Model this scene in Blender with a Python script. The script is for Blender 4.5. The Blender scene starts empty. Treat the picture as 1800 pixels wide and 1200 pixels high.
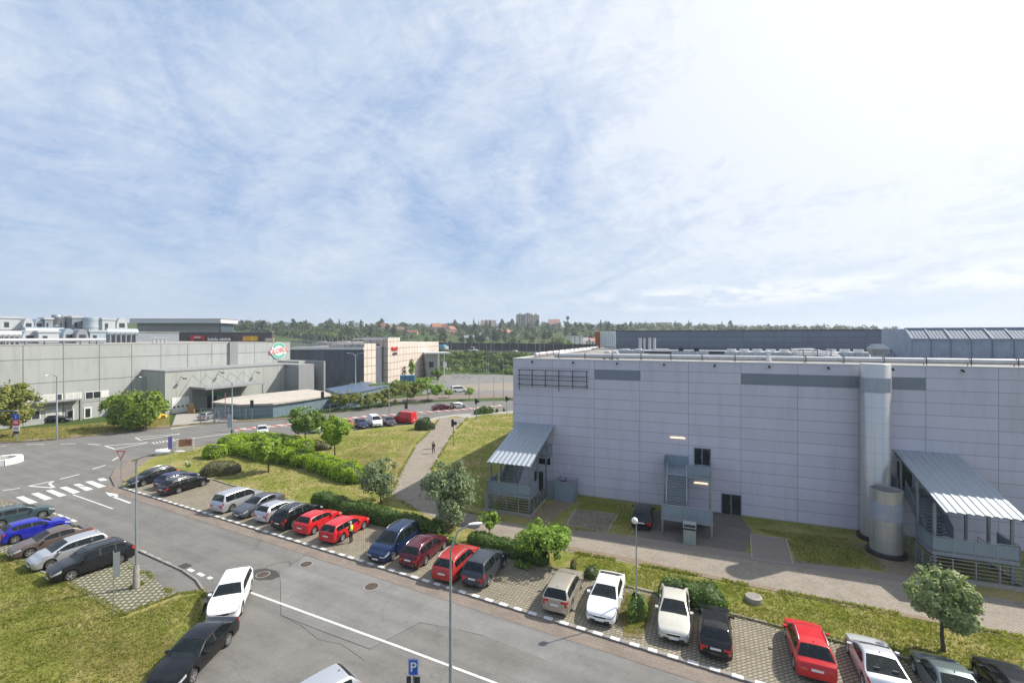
SUN_E = 5.0
EXPO = 0.5
# sky colours are multiplied by the 0.1 background strength
SKY_BASE = (1.6, 2.8, 5.1); SKY_MIX = .9
SKY_HOR = (3.1, 4.5, 5.7)
CLOUD_A = (5.1, 5.7, 6.6); CLOUD_B = (6.7, 6.95, 7.4); CLOUD_S = (8.6, 8.6, 8.6)
import bpy, bmesh, math, random
from mathutils import Vector, Matrix, noise as mnoise
SC = bpy.context.scene
COL = SC.collection
PI = math.pi
R = math.radians
F, CH, HV = 800.0, 17.0, 592.0      # focal length in photo pixels, camera height, horizon row

def G(u, v, z=0.0):
    """ground point (height z) measured at photo pixel u, v"""
    Y = F*(CH-z)/(v-HV)
    return Vector(((u-900)/F*Y, Y, z))
def P3(u, v, Y):
    return Vector(((u-900)/F*Y, Y, CH-(v-HV)*Y/F))

# ------------------------------------------------------------------ mesh helper
class MB:
    def __init__(s):
        s.v = []; s.f = []; s.m = []; s.sm = []
    def add(s, vs, fs, mi=0, smooth=False):
        b = len(s.v); s.v.extend([tuple(p) for p in vs])
        for f in fs:
            s.f.append(tuple(b+i for i in f)); s.m.append(mi); s.sm.append(smooth)
        return s
    def box(s, x0, x1, y0, y1, z0, z1, mi=0):
        if x0 > x1: x0, x1 = x1, x0
        if y0 > y1: y0, y1 = y1, y0
        if z0 > z1: z0, z1 = z1, z0
        vs = [(x0,y0,z0),(x1,y0,z0),(x1,y1,z0),(x0,y1,z0),(x0,y0,z1),(x1,y0,z1),(x1,y1,z1),(x0,y1,z1)]
        return s.add(vs, [(3,2,1,0),(4,5,6,7),(0,1,5,4),(1,2,6,5),(2,3,7,6),(3,0,4,7)], mi)
    def bar(s, p, q, w=.05, h=None, mi=0):
        h = h or w; p = Vector(p); q = Vector(q); d = (q-p).normalized()
        up = Vector((0,0,1)) if abs(d.z) < .95 else Vector((1,0,0))
        a = d.cross(up).normalized()*(w/2); b = a.cross(d).normalized()*(h/2)
        vs = [p-a-b,p+a-b,p+a+b,p-a+b,q-a-b,q+a-b,q+a+b,q-a+b]
        return s.add(vs, [(3,2,1,0),(4,5,6,7),(0,1,5,4),(1,2,6,5),(2,3,7,6),(3,0,4,7)], mi)
    def tube(s, pts, rad, n=8, mi=0, cap=True, smooth=True):
        pts = [Vector(p) for p in pts]
        if not isinstance(rad, (list, tuple)): rad = [rad]*len(pts)
        rings = []
        ref = None
        for i, p in enumerate(pts):
            d = (pts[min(i+1, len(pts)-1)]-pts[max(i-1, 0)]).normalized()
            if ref is None:
                ref = Vector((1,0,0)) if abs(d.x) < .9 else Vector((0,1,0))
            a = (ref-d*ref.dot(d)).normalized(); ref = a
            b = d.cross(a)
            rings.append([p+(a*math.cos(2*PI*k/n)+b*math.sin(2*PI*k/n))*rad[i] for k in range(n)])
        vs = [p for r_ in rings for p in r_]
        fs = []
        for i in range(len(pts)-1):
            for k in range(n):
                k2 = (k+1) % n
                fs.append((i*n+k, i*n+k2, (i+1)*n+k2, (i+1)*n+k))
        s.add(vs, fs, mi, smooth)
        if cap:
            s.add(rings[0], [tuple(range(n))[::-1]], mi); s.add(rings[-1], [tuple(range(n))], mi)
        return s
    def lathe(s, prof, n=24, c=(0,0,0), mi=0, smooth=True):
        vs = []; fs = []
        for (r_, z) in prof:
            for k in range(n):
                vs.append((c[0]+r_*math.cos(2*PI*k/n), c[1]+r_*math.sin(2*PI*k/n), c[2]+z))
        for i in range(len(prof)-1):
            for k in range(n):
                k2 = (k+1) % n
                fs.append((i*n+k, i*n+k2, (i+1)*n+k2, (i+1)*n+k))
        return s.add(vs, fs, mi, smooth)
    def disc(s, c, r_, n=24, mi=0, up=True):
        vs = [(c[0]+r_*math.cos(2*PI*k/n), c[1]+r_*math.sin(2*PI*k/n), c[2]) for k in range(n)]
        return s.add(vs, [tuple(range(n)) if up else tuple(range(n))[::-1]], mi)
    def prism(s, poly, z0, z1, mi=0, mi_side=None):
        """vertical prism over a plan polygon, either winding"""
        poly = [(p[0], p[1]) for p in poly]
        a = sum(poly[i][0]*poly[(i+1) % len(poly)][1]-poly[(i+1) % len(poly)][0]*poly[i][1] for i in range(len(poly)))
        if a < 0: poly = poly[::-1]
        n = len(poly)
        vs = [(x, y, z0) for x, y in poly]+[(x, y, z1) for x, y in poly]
        s.add(vs, [tuple(range(n, 2*n))], mi)
        s.add(vs, [(i, (i+1) % n, n+(i+1) % n, n+i) for i in range(n)], mi if mi_side is None else mi_side)
        return s
    def quad(s, a, b, c, d, mi=0):
        return s.add([a, b, c, d], [(0,1,2,3)], mi)
    def build(s, name, mats, parent=None, loc=None, rotz=0.0):
        me = bpy.data.meshes.new(name)
        me.from_pydata(s.v, [], s.f)
        if not isinstance(mats, (list, tuple)): mats = [mats]
        for m in mats: me.materials.append(m)
        me.polygons.foreach_set('material_index', s.m)
        me.polygons.foreach_set('use_smooth', s.sm)
        me.update()
        if any(s.sm): me.set_sharp_from_angle(angle=R(62))
        o = bpy.data.objects.new(name, me); COL.objects.link(o)
        if parent is not None: o.parent = parent
        if loc is not None: o.location = loc
        if rotz: o.rotation_euler = (0, 0, rotz)
        return o

def tag(o, label=None, cat=None, group=None, kind=None):
    if label: o['label'] = label
    if cat: o['category'] = cat
    if group: o['group'] = group
    if kind: o['kind'] = kind
    return o
def empty(name, loc=(0,0,0), rotz=0.0, label=None, cat=None, group=None):
    o = bpy.data.objects.new(name, None); COL.objects.link(o)
    o.empty_display_size = .3
    o.location = loc; o.rotation_euler = (0, 0, rotz)
    return tag(o, label, cat, group)
def struct(name, mb, mats):
    return tag(mb.build(name, mats), kind='structure')
def copy_tree(o, parent=None):
    c = o.copy(); COL.objects.link(c)
    c.parent = parent
    for ch in o.children: copy_tree(ch, c)
    return c

class Frame:
    """a wall line on the ground: local x along it, local -y out of it"""
    def __init__(s, o, ang):
        s.o = Vector((o[0], o[1], 0)); s.a = ang
        s.d = Vector((math.cos(ang), math.sin(ang), 0)); s.n = Vector((math.sin(ang), -math.cos(ang), 0))
    def wall(s, u, v, D=0.0):
        """(x, z) where the pixel meets the vertical plane D metres out of the wall"""
        o = s.o+s.n*D; k = (u-900)/F
        t = (k*o.y-o.x)/(s.d.x-k*s.d.y); Y = o.y+t*s.d.y
        return t, CH-(v-HV)*Y/F
    def gnd(s, u, v, z=0.0):
        r_ = G(u, v, z)-s.o
        return r_.dot(s.d), r_.dot(s.n)
    def w(s, x, D, z=0.0):
        p = s.o+s.d*x+s.n*D
        return Vector((p.x, p.y, z))

# ------------------------------------------------------------------ materials
def newmat(name):
    m = bpy.data.materials.new(name); m.use_nodes = True
    nt = m.node_tree
    return m, nt, nt.nodes['Principled BSDF']
def N(nt, t, **kw):
    n = nt.nodes.new(t)
    for k, v in kw.items():
        if k in n.inputs: n.inputs[k].default_value = v
        else: setattr(n, k, v)
    return n
def L(nt, a, b): nt.links.new(a, b)
def rgb(c): return (c[0], c[1], c[2], 1.0)
def noise_col(nt, cols, scale, detail=4, rough=.6, coords=None, lo=.3, hi=.7, dist=0.0):
    if coords is None:
        coords = N(nt, 'ShaderNodeTexCoord').outputs['Object']
    nz = N(nt, 'ShaderNodeTexNoise', Scale=scale, Detail=detail, Roughness=rough, Distortion=dist)
    L(nt, coords, nz.inputs['Vector'])
    cr = N(nt, 'ShaderNodeValToRGB'); L(nt, nz.outputs['Fac'], cr.inputs['Fac'])
    el = cr.color_ramp.elements
    el[0].position = lo; el[1].position = hi
    el[0].color = rgb(cols[0]); el[1].color = rgb(cols[-1])
    for i, c in enumerate(cols[1:-1]):
        e = el.new(lo+(hi-lo)*(i+1)/(len(cols)-1)); e.color = rgb(c)
    return cr.outputs['Color'], nz.outputs['Fac'], coords
def mixc(nt, a, b, fac, mode='MIX'):
    m = N(nt, 'ShaderNodeMix', data_type='RGBA', blend_type=mode)
    for sock, val in ((m.inputs['Factor'], fac), (m.inputs['A'], a), (m.inputs['B'], b)):
        pass
    fi = m.inputs[0]; ai = m.inputs[6]; bi = m.inputs[7]
    for sock, val in ((fi, fac), (ai, a), (bi, b)):
        if hasattr(val, 'links') or hasattr(val, 'is_linked'): L(nt, val, sock)
        elif isinstance(val, (int, float)): sock.default_value = val
        else: sock.default_value = rgb(val)
    return m.outputs[2]
def bump(nt, bs, h, strength=.3, dist=.02):
    b = N(nt, 'ShaderNodeBump', Strength=strength, Distance=dist)
    L(nt, h, b.inputs['Height']); L(nt, b.outputs['Normal'], bs.inputs['Normal'])

def plain(name, col, rough=.6, metal=0.0, var=.15, scale=3.0, spec=.5, coat=0.0, bmp=0.0):
    m, nt, bs = newmat(name)
    lo = tuple(max(0, c*(1-var)) for c in col); hi = tuple(min(1, c*(1+var)) for c in col)
    c, f, co = noise_col(nt, [lo, hi], scale, 5, .65)
    L(nt, c, bs.inputs['Base Color'])
    bs.inputs['Roughness'].default_value = rough; bs.inputs['Metallic'].default_value = metal
    bs.inputs['Specular IOR Level'].default_value = spec
    if coat:
        bs.inputs['Coat Weight'].default_value = coat; bs.inputs['Coat Roughness'].default_value = .04
    if bmp: bump(nt, bs, f, bmp, .05)
    return m
def weathered(name, col, dirt, rough=.6, metal=0.0, scale=.8, amount=.5, streak=True):
    """panel finish with soft dirt runs"""
    m, nt, bs = newmat(name)
    tc = N(nt, 'ShaderNodeTexCoord').outputs['Object']
    mp = N(nt, 'ShaderNodeMapping'); mp.inputs['Scale'].default_value = (1, 1, .18) if streak else (1, 1, 1)
    L(nt, tc, mp.inputs['Vector'])
    nz = N(nt, 'ShaderNodeTexNoise', Scale=scale*2, Detail=6, Roughness=.65); L(nt, mp.outputs[0], nz.inputs['Vector'])
    mr = N(nt, 'ShaderNodeMapRange'); mr.inputs[1].default_value = .45; mr.inputs[2].default_value = .8
    mr.inputs[3].default_value = 0; mr.inputs[4].default_value = amount
    L(nt, nz.outputs['Fac'], mr.inputs[0])
    c = mixc(nt, col, dirt, mr.outputs[0])
    c2, f, _ = noise_col(nt, [(.9,.9,.9), (1.06,1.06,1.06)], 12*scale, 4, .6, tc)
    L(nt, mixc(nt, c, c2, 1.0, 'MULTIPLY'), bs.inputs['Base Color'])
    bs.inputs['Roughness'].default_value = rough; bs.inputs['Metallic'].default_value = metal
    return m
def grid_panels(name, col, line, sx, sz, lw=.03, rough=.5, var=.05, metal=0.0, off=(0,0,0), dirt=.12):
    """cladding with thin joints in local x / z, each panel a slightly different tone"""
    m, nt, bs = newmat(name)
    tc = N(nt, 'ShaderNodeTexCoord').outputs['Object']
    sp = N(nt, 'ShaderNodeSeparateXYZ'); L(nt, tc, sp.inputs[0])
    ax = N(nt, 'ShaderNodeMath', operation='ADD'); L(nt, sp.outputs[0], ax.inputs[0]); L(nt, sp.outputs[1], ax.inputs[1])
    cb = N(nt, 'ShaderNodeCombineXYZ'); L(nt, ax.outputs[0], cb.inputs[0]); L(nt, sp.outputs[2], cb.inputs[1])
    ad = N(nt, 'ShaderNodeVectorMath', operation='ADD'); ad.inputs[1].default_value = (off[0], off[2], 0)
    L(nt, cb.outputs[0], ad.inputs[0])
    br = N(nt, 'ShaderNodeTexBrick', offset=0.0, squash=1.0)
    br.inputs['Scale'].default_value = 1.0; br.inputs['Brick Width'].default_value = sx; br.inputs['Row Height'].default_value = sz
    br.inputs['Mortar Size'].default_value = lw; br.inputs['Mortar Smooth'].default_value = 0.0; br.inputs['Bias'].default_value = 0
    br.inputs['Color1'].default_value = rgb([c*(1-var) for c in col]); br.inputs['Color2'].default_value = rgb([c*(1+var) for c in col])
    br.inputs['Mortar'].default_value = rgb(line)
    L(nt, ad.outputs[0], br.inputs['Vector'])
    mp = N(nt, 'ShaderNodeMapping'); mp.inputs['Scale'].default_value = (1, 1, .15); L(nt, tc, mp.inputs['Vector'])
    c2, f, _ = noise_col(nt, [(1-dirt,1-dirt,1-dirt*1.1), (1,1,1), (1.03,1.03,1.03)], .9, 7, .7, mp.outputs[0], .25, .75)
    L(nt, mixc(nt, br.outputs['Color'], c2, 1.0, 'MULTIPLY'), bs.inputs['Base Color'])
    bs.inputs['Roughness'].default_value = rough; bs.inputs['Metallic'].default_value = metal
    bump(nt, bs, br.outputs['Fac'], -.4, .02)
    return m

KERB_ANG = math.atan2(-29.0, 56.0)  # refined below
_a, _b = G(221, 859), G(1276, 1184)
KERB_ANG = math.atan2(_b.y-_a.y, _b.x-_a.x)


def m_asphalt(name, base, warm=1.0, speck=.25):
    m, nt, bs = newmat(name)
    c, f, co = noise_col(nt, [[b*.86 for b in base], base, [b*1.12 for b in base]], .35, 6, .6, None, .3, .72)
    c2, f2, _ = noise_col(nt, [(1-speck,)*3, (1+speck,)*3], 28, 3, .7, co, .25, .75)
    c3, f3, _ = noise_col(nt, [(.93,.93,.93), (1.05,1.04,1.02)], 2.3, 5, .65, co, .35, .65)
    # a few oil marks and damp dark spots
    vo = N(nt, 'ShaderNodeTexNoise', Scale=1.1, Detail=5, Roughness=.75); L(nt, co, vo.inputs['Vector'])
    mr = N(nt, 'ShaderNodeMapRange'); mr.inputs[1].default_value = .66; mr.inputs[2].default_value = .78; mr.inputs[4].default_value = .55
    L(nt, vo.outputs['Fac'], mr.inputs[0])
    a = mixc(nt, c, c2, 1.0, 'MULTIPLY'); a = mixc(nt, a, c3, 1.0, 'MULTIPLY')
    a = mixc(nt, a, [b*.6 for b in base], mr.outputs[0])
    # tyre-worn lanes run along the lot road
    wl = N(nt, 'ShaderNodeMapping', vector_type='TEXTURE'); wl.inputs['Rotation'].default_value = (0, 0, KERB_ANG); wl.inputs['Scale'].default_value = (14, .9, 1); L(nt, co, wl.inputs['Vector'])
    cw, fw, _ = noise_col(nt, [(.88,.88,.88), (1.07,1.07,1.06)], 1.0, 4, .55, wl.outputs[0], .35, .65)
    a = mixc(nt, a, cw, 1.0, 'MULTIPLY')
    # fine cracks
    vr = N(nt, 'ShaderNodeTexVoronoi', feature='DISTANCE_TO_EDGE', Scale=.16)
    nz = N(nt, 'ShaderNodeTexNoise', Scale=.8, Detail=6, Roughness=.7); L(nt, co, nz.inputs['Vector'])
    vm = N(nt, 'ShaderNodeVectorMath', operation='MULTIPLY_ADD'); vm.inputs[1].default_value = (3,3,0)
    L(nt, nz.outputs['Color'], vm.inputs[0]); L(nt, co, vm.inputs[2]); L(nt, vm.outputs[0], vr.inputs['Vector'])
    cm = N(nt, 'ShaderNodeMapRange'); cm.inputs[1].default_value = .0; cm.inputs[2].default_value = .006; cm.inputs[3].default_value = .45; cm.inputs[4].default_value = 0
    L(nt, vr.outputs['Distance'], cm.inputs[0])
    a = mixc(nt, a, [b*.4 for b in base], cm.outputs[0])
    L(nt, a, bs.inputs['Base Color']); bs.inputs['Roughness'].default_value = .88
    bs.inputs['Specular IOR Level'].default_value = .3
    bump(nt, bs, f2, .35, .01)
    return m
def m_pavers(name, base, joint, ang, bw=.4, bh=.2, mortar=.03, offset=.5, var=.12, moss=.0, mosscol=(.09,.1,.03)):
    m, nt, bs = newmat(name)
    tc = N(nt, 'ShaderNodeTexCoord').outputs['Object']
    mp = N(nt, 'ShaderNodeMapping'); mp.inputs['Rotation'].default_value = (0, 0, -ang); L(nt, tc, mp.inputs['Vector'])
    br = N(nt, 'ShaderNodeTexBrick', offset=offset, squash=1.0)
    br.inputs['Scale'].default_value = 1.0; br.inputs['Brick Width'].default_value = bw; br.inputs['Row Height'].default_value = bh
    br.inputs['Mortar Size'].default_value = mortar; br.inputs['Mortar Smooth'].default_value = .2
    br.inputs['Color1'].default_value = rgb([c*(1-var) for c in base]); br.inputs['Color2'].default_value = rgb([c*(1+var) for c in base])
    br.inputs['Mortar'].default_value = rgb(joint)
    L(nt, mp.outputs[0], br.inputs['Vector'])
    c2, f2, _ = noise_col(nt, [(.78,.77,.75), (1,1,1), (1.08,1.07,1.05)], .6, 7, .7, tc, .28, .72)
    a = mixc(nt, br.outputs['Color'], c2, 1.0, 'MULTIPLY')
    if moss:
        nz = N(nt, 'ShaderNodeTexNoise', Scale=.9, Detail=7, Roughness=.72); L(nt, tc, nz.inputs['Vector'])
        mr = N(nt, 'ShaderNodeMapRange'); mr.inputs[1].default_value = .56; mr.inputs[2].default_value = .72; mr.inputs[4].default_value = moss
        L(nt, nz.outputs['Fac'], mr.inputs[0])
        a = mixc(nt, a, mosscol, mr.outputs[0])
    L(nt, a, bs.inputs['Base Color']); bs.inputs['Roughness'].default_value = .9; bs.inputs['Specular IOR Level'].default_value = .25
    bump(nt, bs, br.outputs['Fac'], -.5, .02)
    return m
def m_lawn(name, greens, dry, dryness=.5, scale=.22):
    m, nt, bs = newmat(name)
    g, f, co = noise_col(nt, greens, 1.3, 7, .7, None, .3, .7)
    d, fd, _ = noise_col(nt, [[c*.75 for c in dry], dry, [c*1.25 for c in dry]], 5, 5, .7, co)
    nz = N(nt, 'ShaderNodeTexNoise', Scale=scale, Detail=8, Roughness=.68, Distortion=.4); L(nt, co, nz.inputs['Vector'])
    mr = N(nt, 'ShaderNodeMapRange'); mr.inputs[1].default_value = .62-dryness*.3; mr.inputs[2].default_value = .82-dryness*.3; mr.inputs[4].default_value = .9
    L(nt, nz.outputs['Fac'], mr.inputs[0])
    a = mixc(nt, g, d, mr.outputs[0])
    c2, f2, _ = noise_col(nt, [(.72,.72,.7), (1.0,1,1), (1.28,1.26,1.2)], 17, 5, .75, co, .25, .75)
    a = mixc(nt, a, c2, 1.0, 'MULTIPLY')
    L(nt, a, bs.inputs['Base Color']); bs.inputs['Roughness'].default_value = .95; bs.inputs['Specular IOR Level'].default_value = .15
    bump(nt, bs, f2, .8, .08)
    return m
def m_leaf(name, dark, light, scale=1.2, trans=.35, extra=None):
    """leaves: tone varies from clump to clump by noise"""
    m, nt, bs = newmat(name)
    tc = N(nt, 'ShaderNodeTexCoord').outputs['Object']
    cols = [dark, [(a+b)/2 for a, b in zip(dark, light)], light]
    c, f, _ = noise_col(nt, cols, scale, 4, .7, tc, .3, .7)
    c2, f2, _ = noise_col(nt, [(.7,.7,.7), (1.3,1.3,1.25)], 9*scale, 2, .6, tc)
    a = mixc(nt, c, c2, 1.0, 'MULTIPLY')
    L(nt, a, bs.inputs['Base Color']); bs.inputs['Roughness'].default_value = .55; bs.inputs['Specular IOR Level'].default_value = .3
    tr = N(nt, 'ShaderNodeBsdfTranslucent'); tint = mixc(nt, a, (1.0, 1.15, .55), 1.0, 'MULTIPLY'); L(nt, tint, tr.inputs['Color'])
    ms = N(nt, 'ShaderNodeMixShader', Fac=trans)
    L(nt, bs.outputs[0], ms.inputs[1]); L(nt, tr.outputs[0], ms.inputs[2])
    L(nt, ms.outputs[0], nt.nodes['Material Output'].inputs['Surface'])
    return m
def m_corr(name, col, pitch=.2, axis=0, rough=.35, metal=.6, var=.15):
    m, nt, bs = newmat(name)
    tc = N(nt, 'ShaderNodeTexCoord').outputs['Object']
    c, f, _ = noise_col(nt, [[x*(1-var) for x in col], [min(1, x*(1+var)) for x in col]], 1.2, 6, .7, tc)
    L(nt, c, bs.inputs['Base Color']); bs.inputs['Roughness'].default_value = rough; bs.inputs['Metallic'].default_value = metal
    sp = N(nt, 'ShaderNodeSeparateXYZ'); L(nt, tc, sp.inputs[0])
    mu = N(nt, 'ShaderNodeMath', operation='MULTIPLY'); mu.inputs[1].default_value = 2*PI/pitch; L(nt, sp.outputs[axis], mu.inputs[0])
    sn = N(nt, 'ShaderNodeMath', operation='SINE'); L(nt, mu.outputs[0], sn.inputs[0])
    bump(nt, bs, sn.outputs[0], .5, .02)
    return m
def m_emit(name, col, s):
    m, nt, bs = newmat(name)
    bs.inputs['Base Color'].default_value = rgb(col); bs.inputs['Emission Color'].default_value = rgb(col)
    bs.inputs['Emission Strength'].default_value = s
    return m

M = {}
M['asphalt'] = m_asphalt('asphalt', (.158,.152,.145))
M['asphalt_new'] = m_asphalt('asphalt_new', (.18,.176,.172), speck=.18)
M['asphalt_dark'] = m_asphalt('asphalt_dark', (.06,.058,.055))
M['crack'] = plain('crack', (.03,.03,.03), .9)
M['tan'] = m_pavers('gutter_paving', (.2,.165,.14), (.13,.11,.09), KERB_ANG, .5, .25, .012, .5, .08)
M['parking'] = m_pavers('parking_pavers', (.265,.232,.188), (.12,.108,.07), KERB_ANG+.785, .32, .18, .035, .5, .14, .4)
M['parking_open'] = m_pavers('grass_pavers', (.3,.28,.25), (.1,.1,.05), KERB_ANG+.6, .36, .36, .085, 0.0, .12, .3)
M['path'] = m_pavers('path_pavers', (.27,.235,.195), (.15,.13,.1), R(-21)+.785, .24, .12, .012, .5, .1, .2, (.13,.11,.07))
M['gravel'] = plain('gravel', (.2,.17,.15), .95, var=.5, scale=30, bmp=.6)
M['earth'] = plain('bare_earth', (.19,.145,.095), .95, var=.4, scale=6, bmp=.6)
M['concrete'] = plain('concrete', (.3,.28,.25), .85, var=.2, scale=4, bmp=.2)
M['kerbstone'] = plain('kerbstone', (.22,.2,.18), .85, var=.25, scale=5)
M['paint'] = weathered('road_paint', (.62,.62,.6), (.2,.195,.19), .7, 0, 4.0, .85, False)
M['lawn'] = m_lawn('lawn', [(.115,.14,.025), (.175,.19,.04), (.235,.23,.06)], (.33,.265,.125), .6)
M['lawn_dry'] = m_lawn('lawn_dry', [(.09,.105,.022), (.15,.15,.035), (.19,.18,.05)], (.26,.2,.09), .75)
M['field'] = m_lawn('field', [(.03,.055,.016), (.05,.08,.02), (.075,.105,.028)], (.11,.1,.045), .3, .03)
M['bark'] = plain('bark', (.085,.065,.048), .9, var=.4, scale=9, bmp=.6)
M['bark_pale'] = plain('bark_pale', (.16,.14,.11), .9, var=.4, scale=9, bmp=.6)
M['galv'] = weathered('galvanised_steel', (.36,.39,.41), (.22,.24,.25), .42, .65, 1.5, .5)
M['galv_dull'] = weathered('galvanised_dull', (.27,.3,.33), (.17,.19,.2), .5, .45, 1.5, .5)
M['steel_dark'] = plain('steel_dark', (.045,.05,.055), .5, .3)
M['white'] = weathered('white_paint', (.72,.72,.7), (.4,.39,.37), .5, 0, 1.0, .4)
M['offwhite'] = weathered('offwhite_pipe', (.54,.53,.53), (.3,.28,.26), .5, 0, 1.4, .5, False)
M['black'] = plain('black_plastic', (.012,.012,.013), .5, var=.2)
M['rubber'] = plain('rubber', (.018,.018,.018), .85)
M['red'] = plain('red_paint', (.55,.03,.025), .45)
M['blue'] = plain('blue_paint', (.02,.1,.45), .4)
M['green'] = plain('green_paint', (.02,.22,.06), .5)
M['yellow'] = plain('yellow_paint', (.75,.5,.02), .45)
M['orange'] = plain('orange_paint', (.7,.33,.02), .45)
M['stainless'] = None
# ------------------------------------------------------------------ camera, sun, sky
cam_d = bpy.data.cameras.new('camera'); cam = bpy.data.objects.new('camera', cam_d); COL.objects.link(cam)
cam.location = (0, 0, CH); cam.rotation_euler = (R(90), 0, 0)
cam_d.sensor_width = 36; cam_d.sensor_fit = 'HORIZONTAL'; cam_d.lens = 36*F/1800
cam_d.shift_y = (HV-600)/1800
cam_d.clip_start = .1; cam_d.clip_end = 12000
SC.camera = cam

SUN_EL, SUN_AZ = R(44), math.atan2(.93, .367)      # azimuth from +Y towards +X
sun_dir = Vector((math.sin(SUN_AZ)*math.cos(SUN_EL), math.cos(SUN_AZ)*math.cos(SUN_EL), math.sin(SUN_EL)))
sl = bpy.data.lights.new('sun', 'SUN'); so = bpy.data.objects.new('sun', sl); COL.objects.link(so)
sl.energy = SUN_E; sl.angle = R(.6); sl.color = (1.0, .945, .85)
so.rotation_euler = (-sun_dir).to_track_quat('-Z', 'Y').to_euler(); so.location = (60, 20, 60)

w = bpy.data.worlds.new('World'); SC.world = w; w.use_nodes = True
nt = w.node_tree; bg = nt.nodes['Background']
sky = N(nt, 'ShaderNodeTexSky', sky_type='NISHITA'); sky.sun_disc = False
sky.sun_elevation = SUN_EL; sky.sun_rotation = SUN_AZ; sky.altitude = 250; sky.air_density = 1.0; sky.dust_density = 1.2; sky.ozone_density = 1.0
tc = N(nt, 'ShaderNodeTexCoord').outputs['Generated']
nrm = N(nt, 'ShaderNodeVectorMath', operation='NORMALIZE'); L(nt, tc, nrm.inputs[0])
sp = N(nt, 'ShaderNodeSeparateXYZ'); L(nt, nrm.outputs[0], sp.inputs[0])
zz = N(nt, 'ShaderNodeMath', operation='MAXIMUM'); zz.inputs[1].default_value = 0.0; L(nt, sp.outputs[2], zz.inputs[0])
za = N(nt, 'ShaderNodeMath', operation='ADD'); za.inputs[1].default_value = .24; L(nt, zz.outputs[0], za.inputs[0])
dx = N(nt, 'ShaderNodeMath', operation='DIVIDE'); L(nt, sp.outputs[0], dx.inputs[0]); L(nt, za.outputs[0], dx.inputs[1])
dy = N(nt, 'ShaderNodeMath', operation='DIVIDE'); L(nt, sp.outputs[1], dy.inputs[0]); L(nt, za.outputs[0], dy.inputs[1])
cb = N(nt, 'ShaderNodeCombineXYZ'); L(nt, dx.outputs[0], cb.inputs[0]); L(nt, dy.outputs[0], cb.inputs[1])
def mathn(op, a, b=None, clamp=False):
    n = N(nt, 'ShaderNodeMath', operation=op, use_clamp=clamp)
    for i, x in enumerate((a, b)):
        if x is None: continue
        if isinstance(x, (int, float)): n.inputs[i].default_value = x
        else: L(nt, x, n.inputs[i])
    return n.outputs[0]
def mrange(x, a, b, c=0.0, d=1.0, smooth=True):
    n = N(nt, 'ShaderNodeMapRange'); n.interpolation_type = 'SMOOTHSTEP' if smooth else 'LINEAR'
    L(nt, x, n.inputs[0])
    for i, val in enumerate((a, b, c, d)): n.inputs[i+1].default_value = val
    return n.outputs[0]
def cloud(scale, rot, sx, sy, detail, rough, dist, off=0.0):
    mp = N(nt, 'ShaderNodeMapping', vector_type='TEXTURE'); mp.inputs['Rotation'].default_value = (0, 0, rot); mp.inputs['Scale'].default_value = (1/sx, 1/sy, 1)
    mp.inputs['Location'].default_value = (off, off*.7, 0)
    L(nt, cb.outputs[0], mp.inputs['Vector'])
    z = N(nt, 'ShaderNodeTexNoise', Scale=scale, Detail=detail, Roughness=rough, Distortion=dist); L(nt, mp.outputs[0], z.inputs['Vector'])
    return z.outputs['Fac']
broad = cloud(.8, R(30), 1.2, .8, 5, .55, .5, 3.1)
veil = cloud(1.6, R(28), 1.5, .7, 10, .62, 1.1, 1.7)
fine = cloud(4.6, R(-35), 1.5, .75, 10, .72, 1.3, 7.3)
ripple = cloud(15.0, R(-22), .8, 2.0, 7, .7, 1.0, 2.2)
# brightness towards the sun
dt = N(nt, 'ShaderNodeVectorMath', operation='DOT_PRODUCT'); dt.inputs[1].default_value = sun_dir; L(nt, nrm.outputs[0], dt.inputs[0])
tosun = mrange(dt.outputs['Value'], .3, 1.0)
c1 = mathn('ADD', mathn('MULTIPLY', broad, .55), mathn('MULTIPLY', veil, .6))
c1 = mathn('ADD', c1, mathn('MULTIPLY', fine, .42))
c1 = mathn('ADD', c1, mathn('MULTIPLY', ripple, .24))
c1 = mathn('ADD', c1, mathn('MULTIPLY', tosun, .2))
mask = mrange(c1, .72, 1.09, 0.08, 1.0, False)
mask = mathn('MULTIPLY', mask, mrange(sp.outputs[2], .0, .15, .45, 1.0))
# a low bank of small cumulus far off to the right
dirx = mrange(sp.outputs[0], .0, .35)
lowz = mathn('SUBTRACT', sp.outputs[2], mathn('MULTIPLY', sp.outputs[0], .035))
b1 = mathn('MULTIPLY', mrange(lowz, .035, .06), mrange(lowz, .075, .1, 1.0, 0.0))
mp = N(nt, 'ShaderNodeMapping'); mp.inputs['Scale'].default_value = (7, 7, 26); L(nt, nrm.outputs[0], mp.inputs['Vector'])
cz = N(nt, 'ShaderNodeTexNoise', Scale=1.6, Detail=8, Roughness=.6); L(nt, mp.outputs[0], cz.inputs['Vector'])
cum = mathn('MULTIPLY', mathn('MULTIPLY', b1, mrange(cz.outputs['Fac'], .44, .6)), mathn('MULTIPLY', dirx, 1.0))
skyc = mixc(nt, sky.outputs[0], (1, 1, 1), 0.0)
cloudc = mixc(nt, CLOUD_A, CLOUD_B, tosun)
a = mixc(nt, skyc, SKY_BASE, SKY_MIX)
hz = mrange(sp.outputs[2], .0, .3, 1.0, 0.0)
a = mixc(nt, a, SKY_HOR, mathn('MULTIPLY', hz, .6))
a = mixc(nt, a, cloudc, mathn('MULTIPLY', mask, .95))
a = mixc(nt, a, CLOUD_B, cum)
glow = mathn('POWER', mathn('MAXIMUM', dt.outputs['Value'], 0.0), 8.0)
a = mixc(nt, a, CLOUD_S, mathn('MULTIPLY', glow, 1.0))
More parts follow.
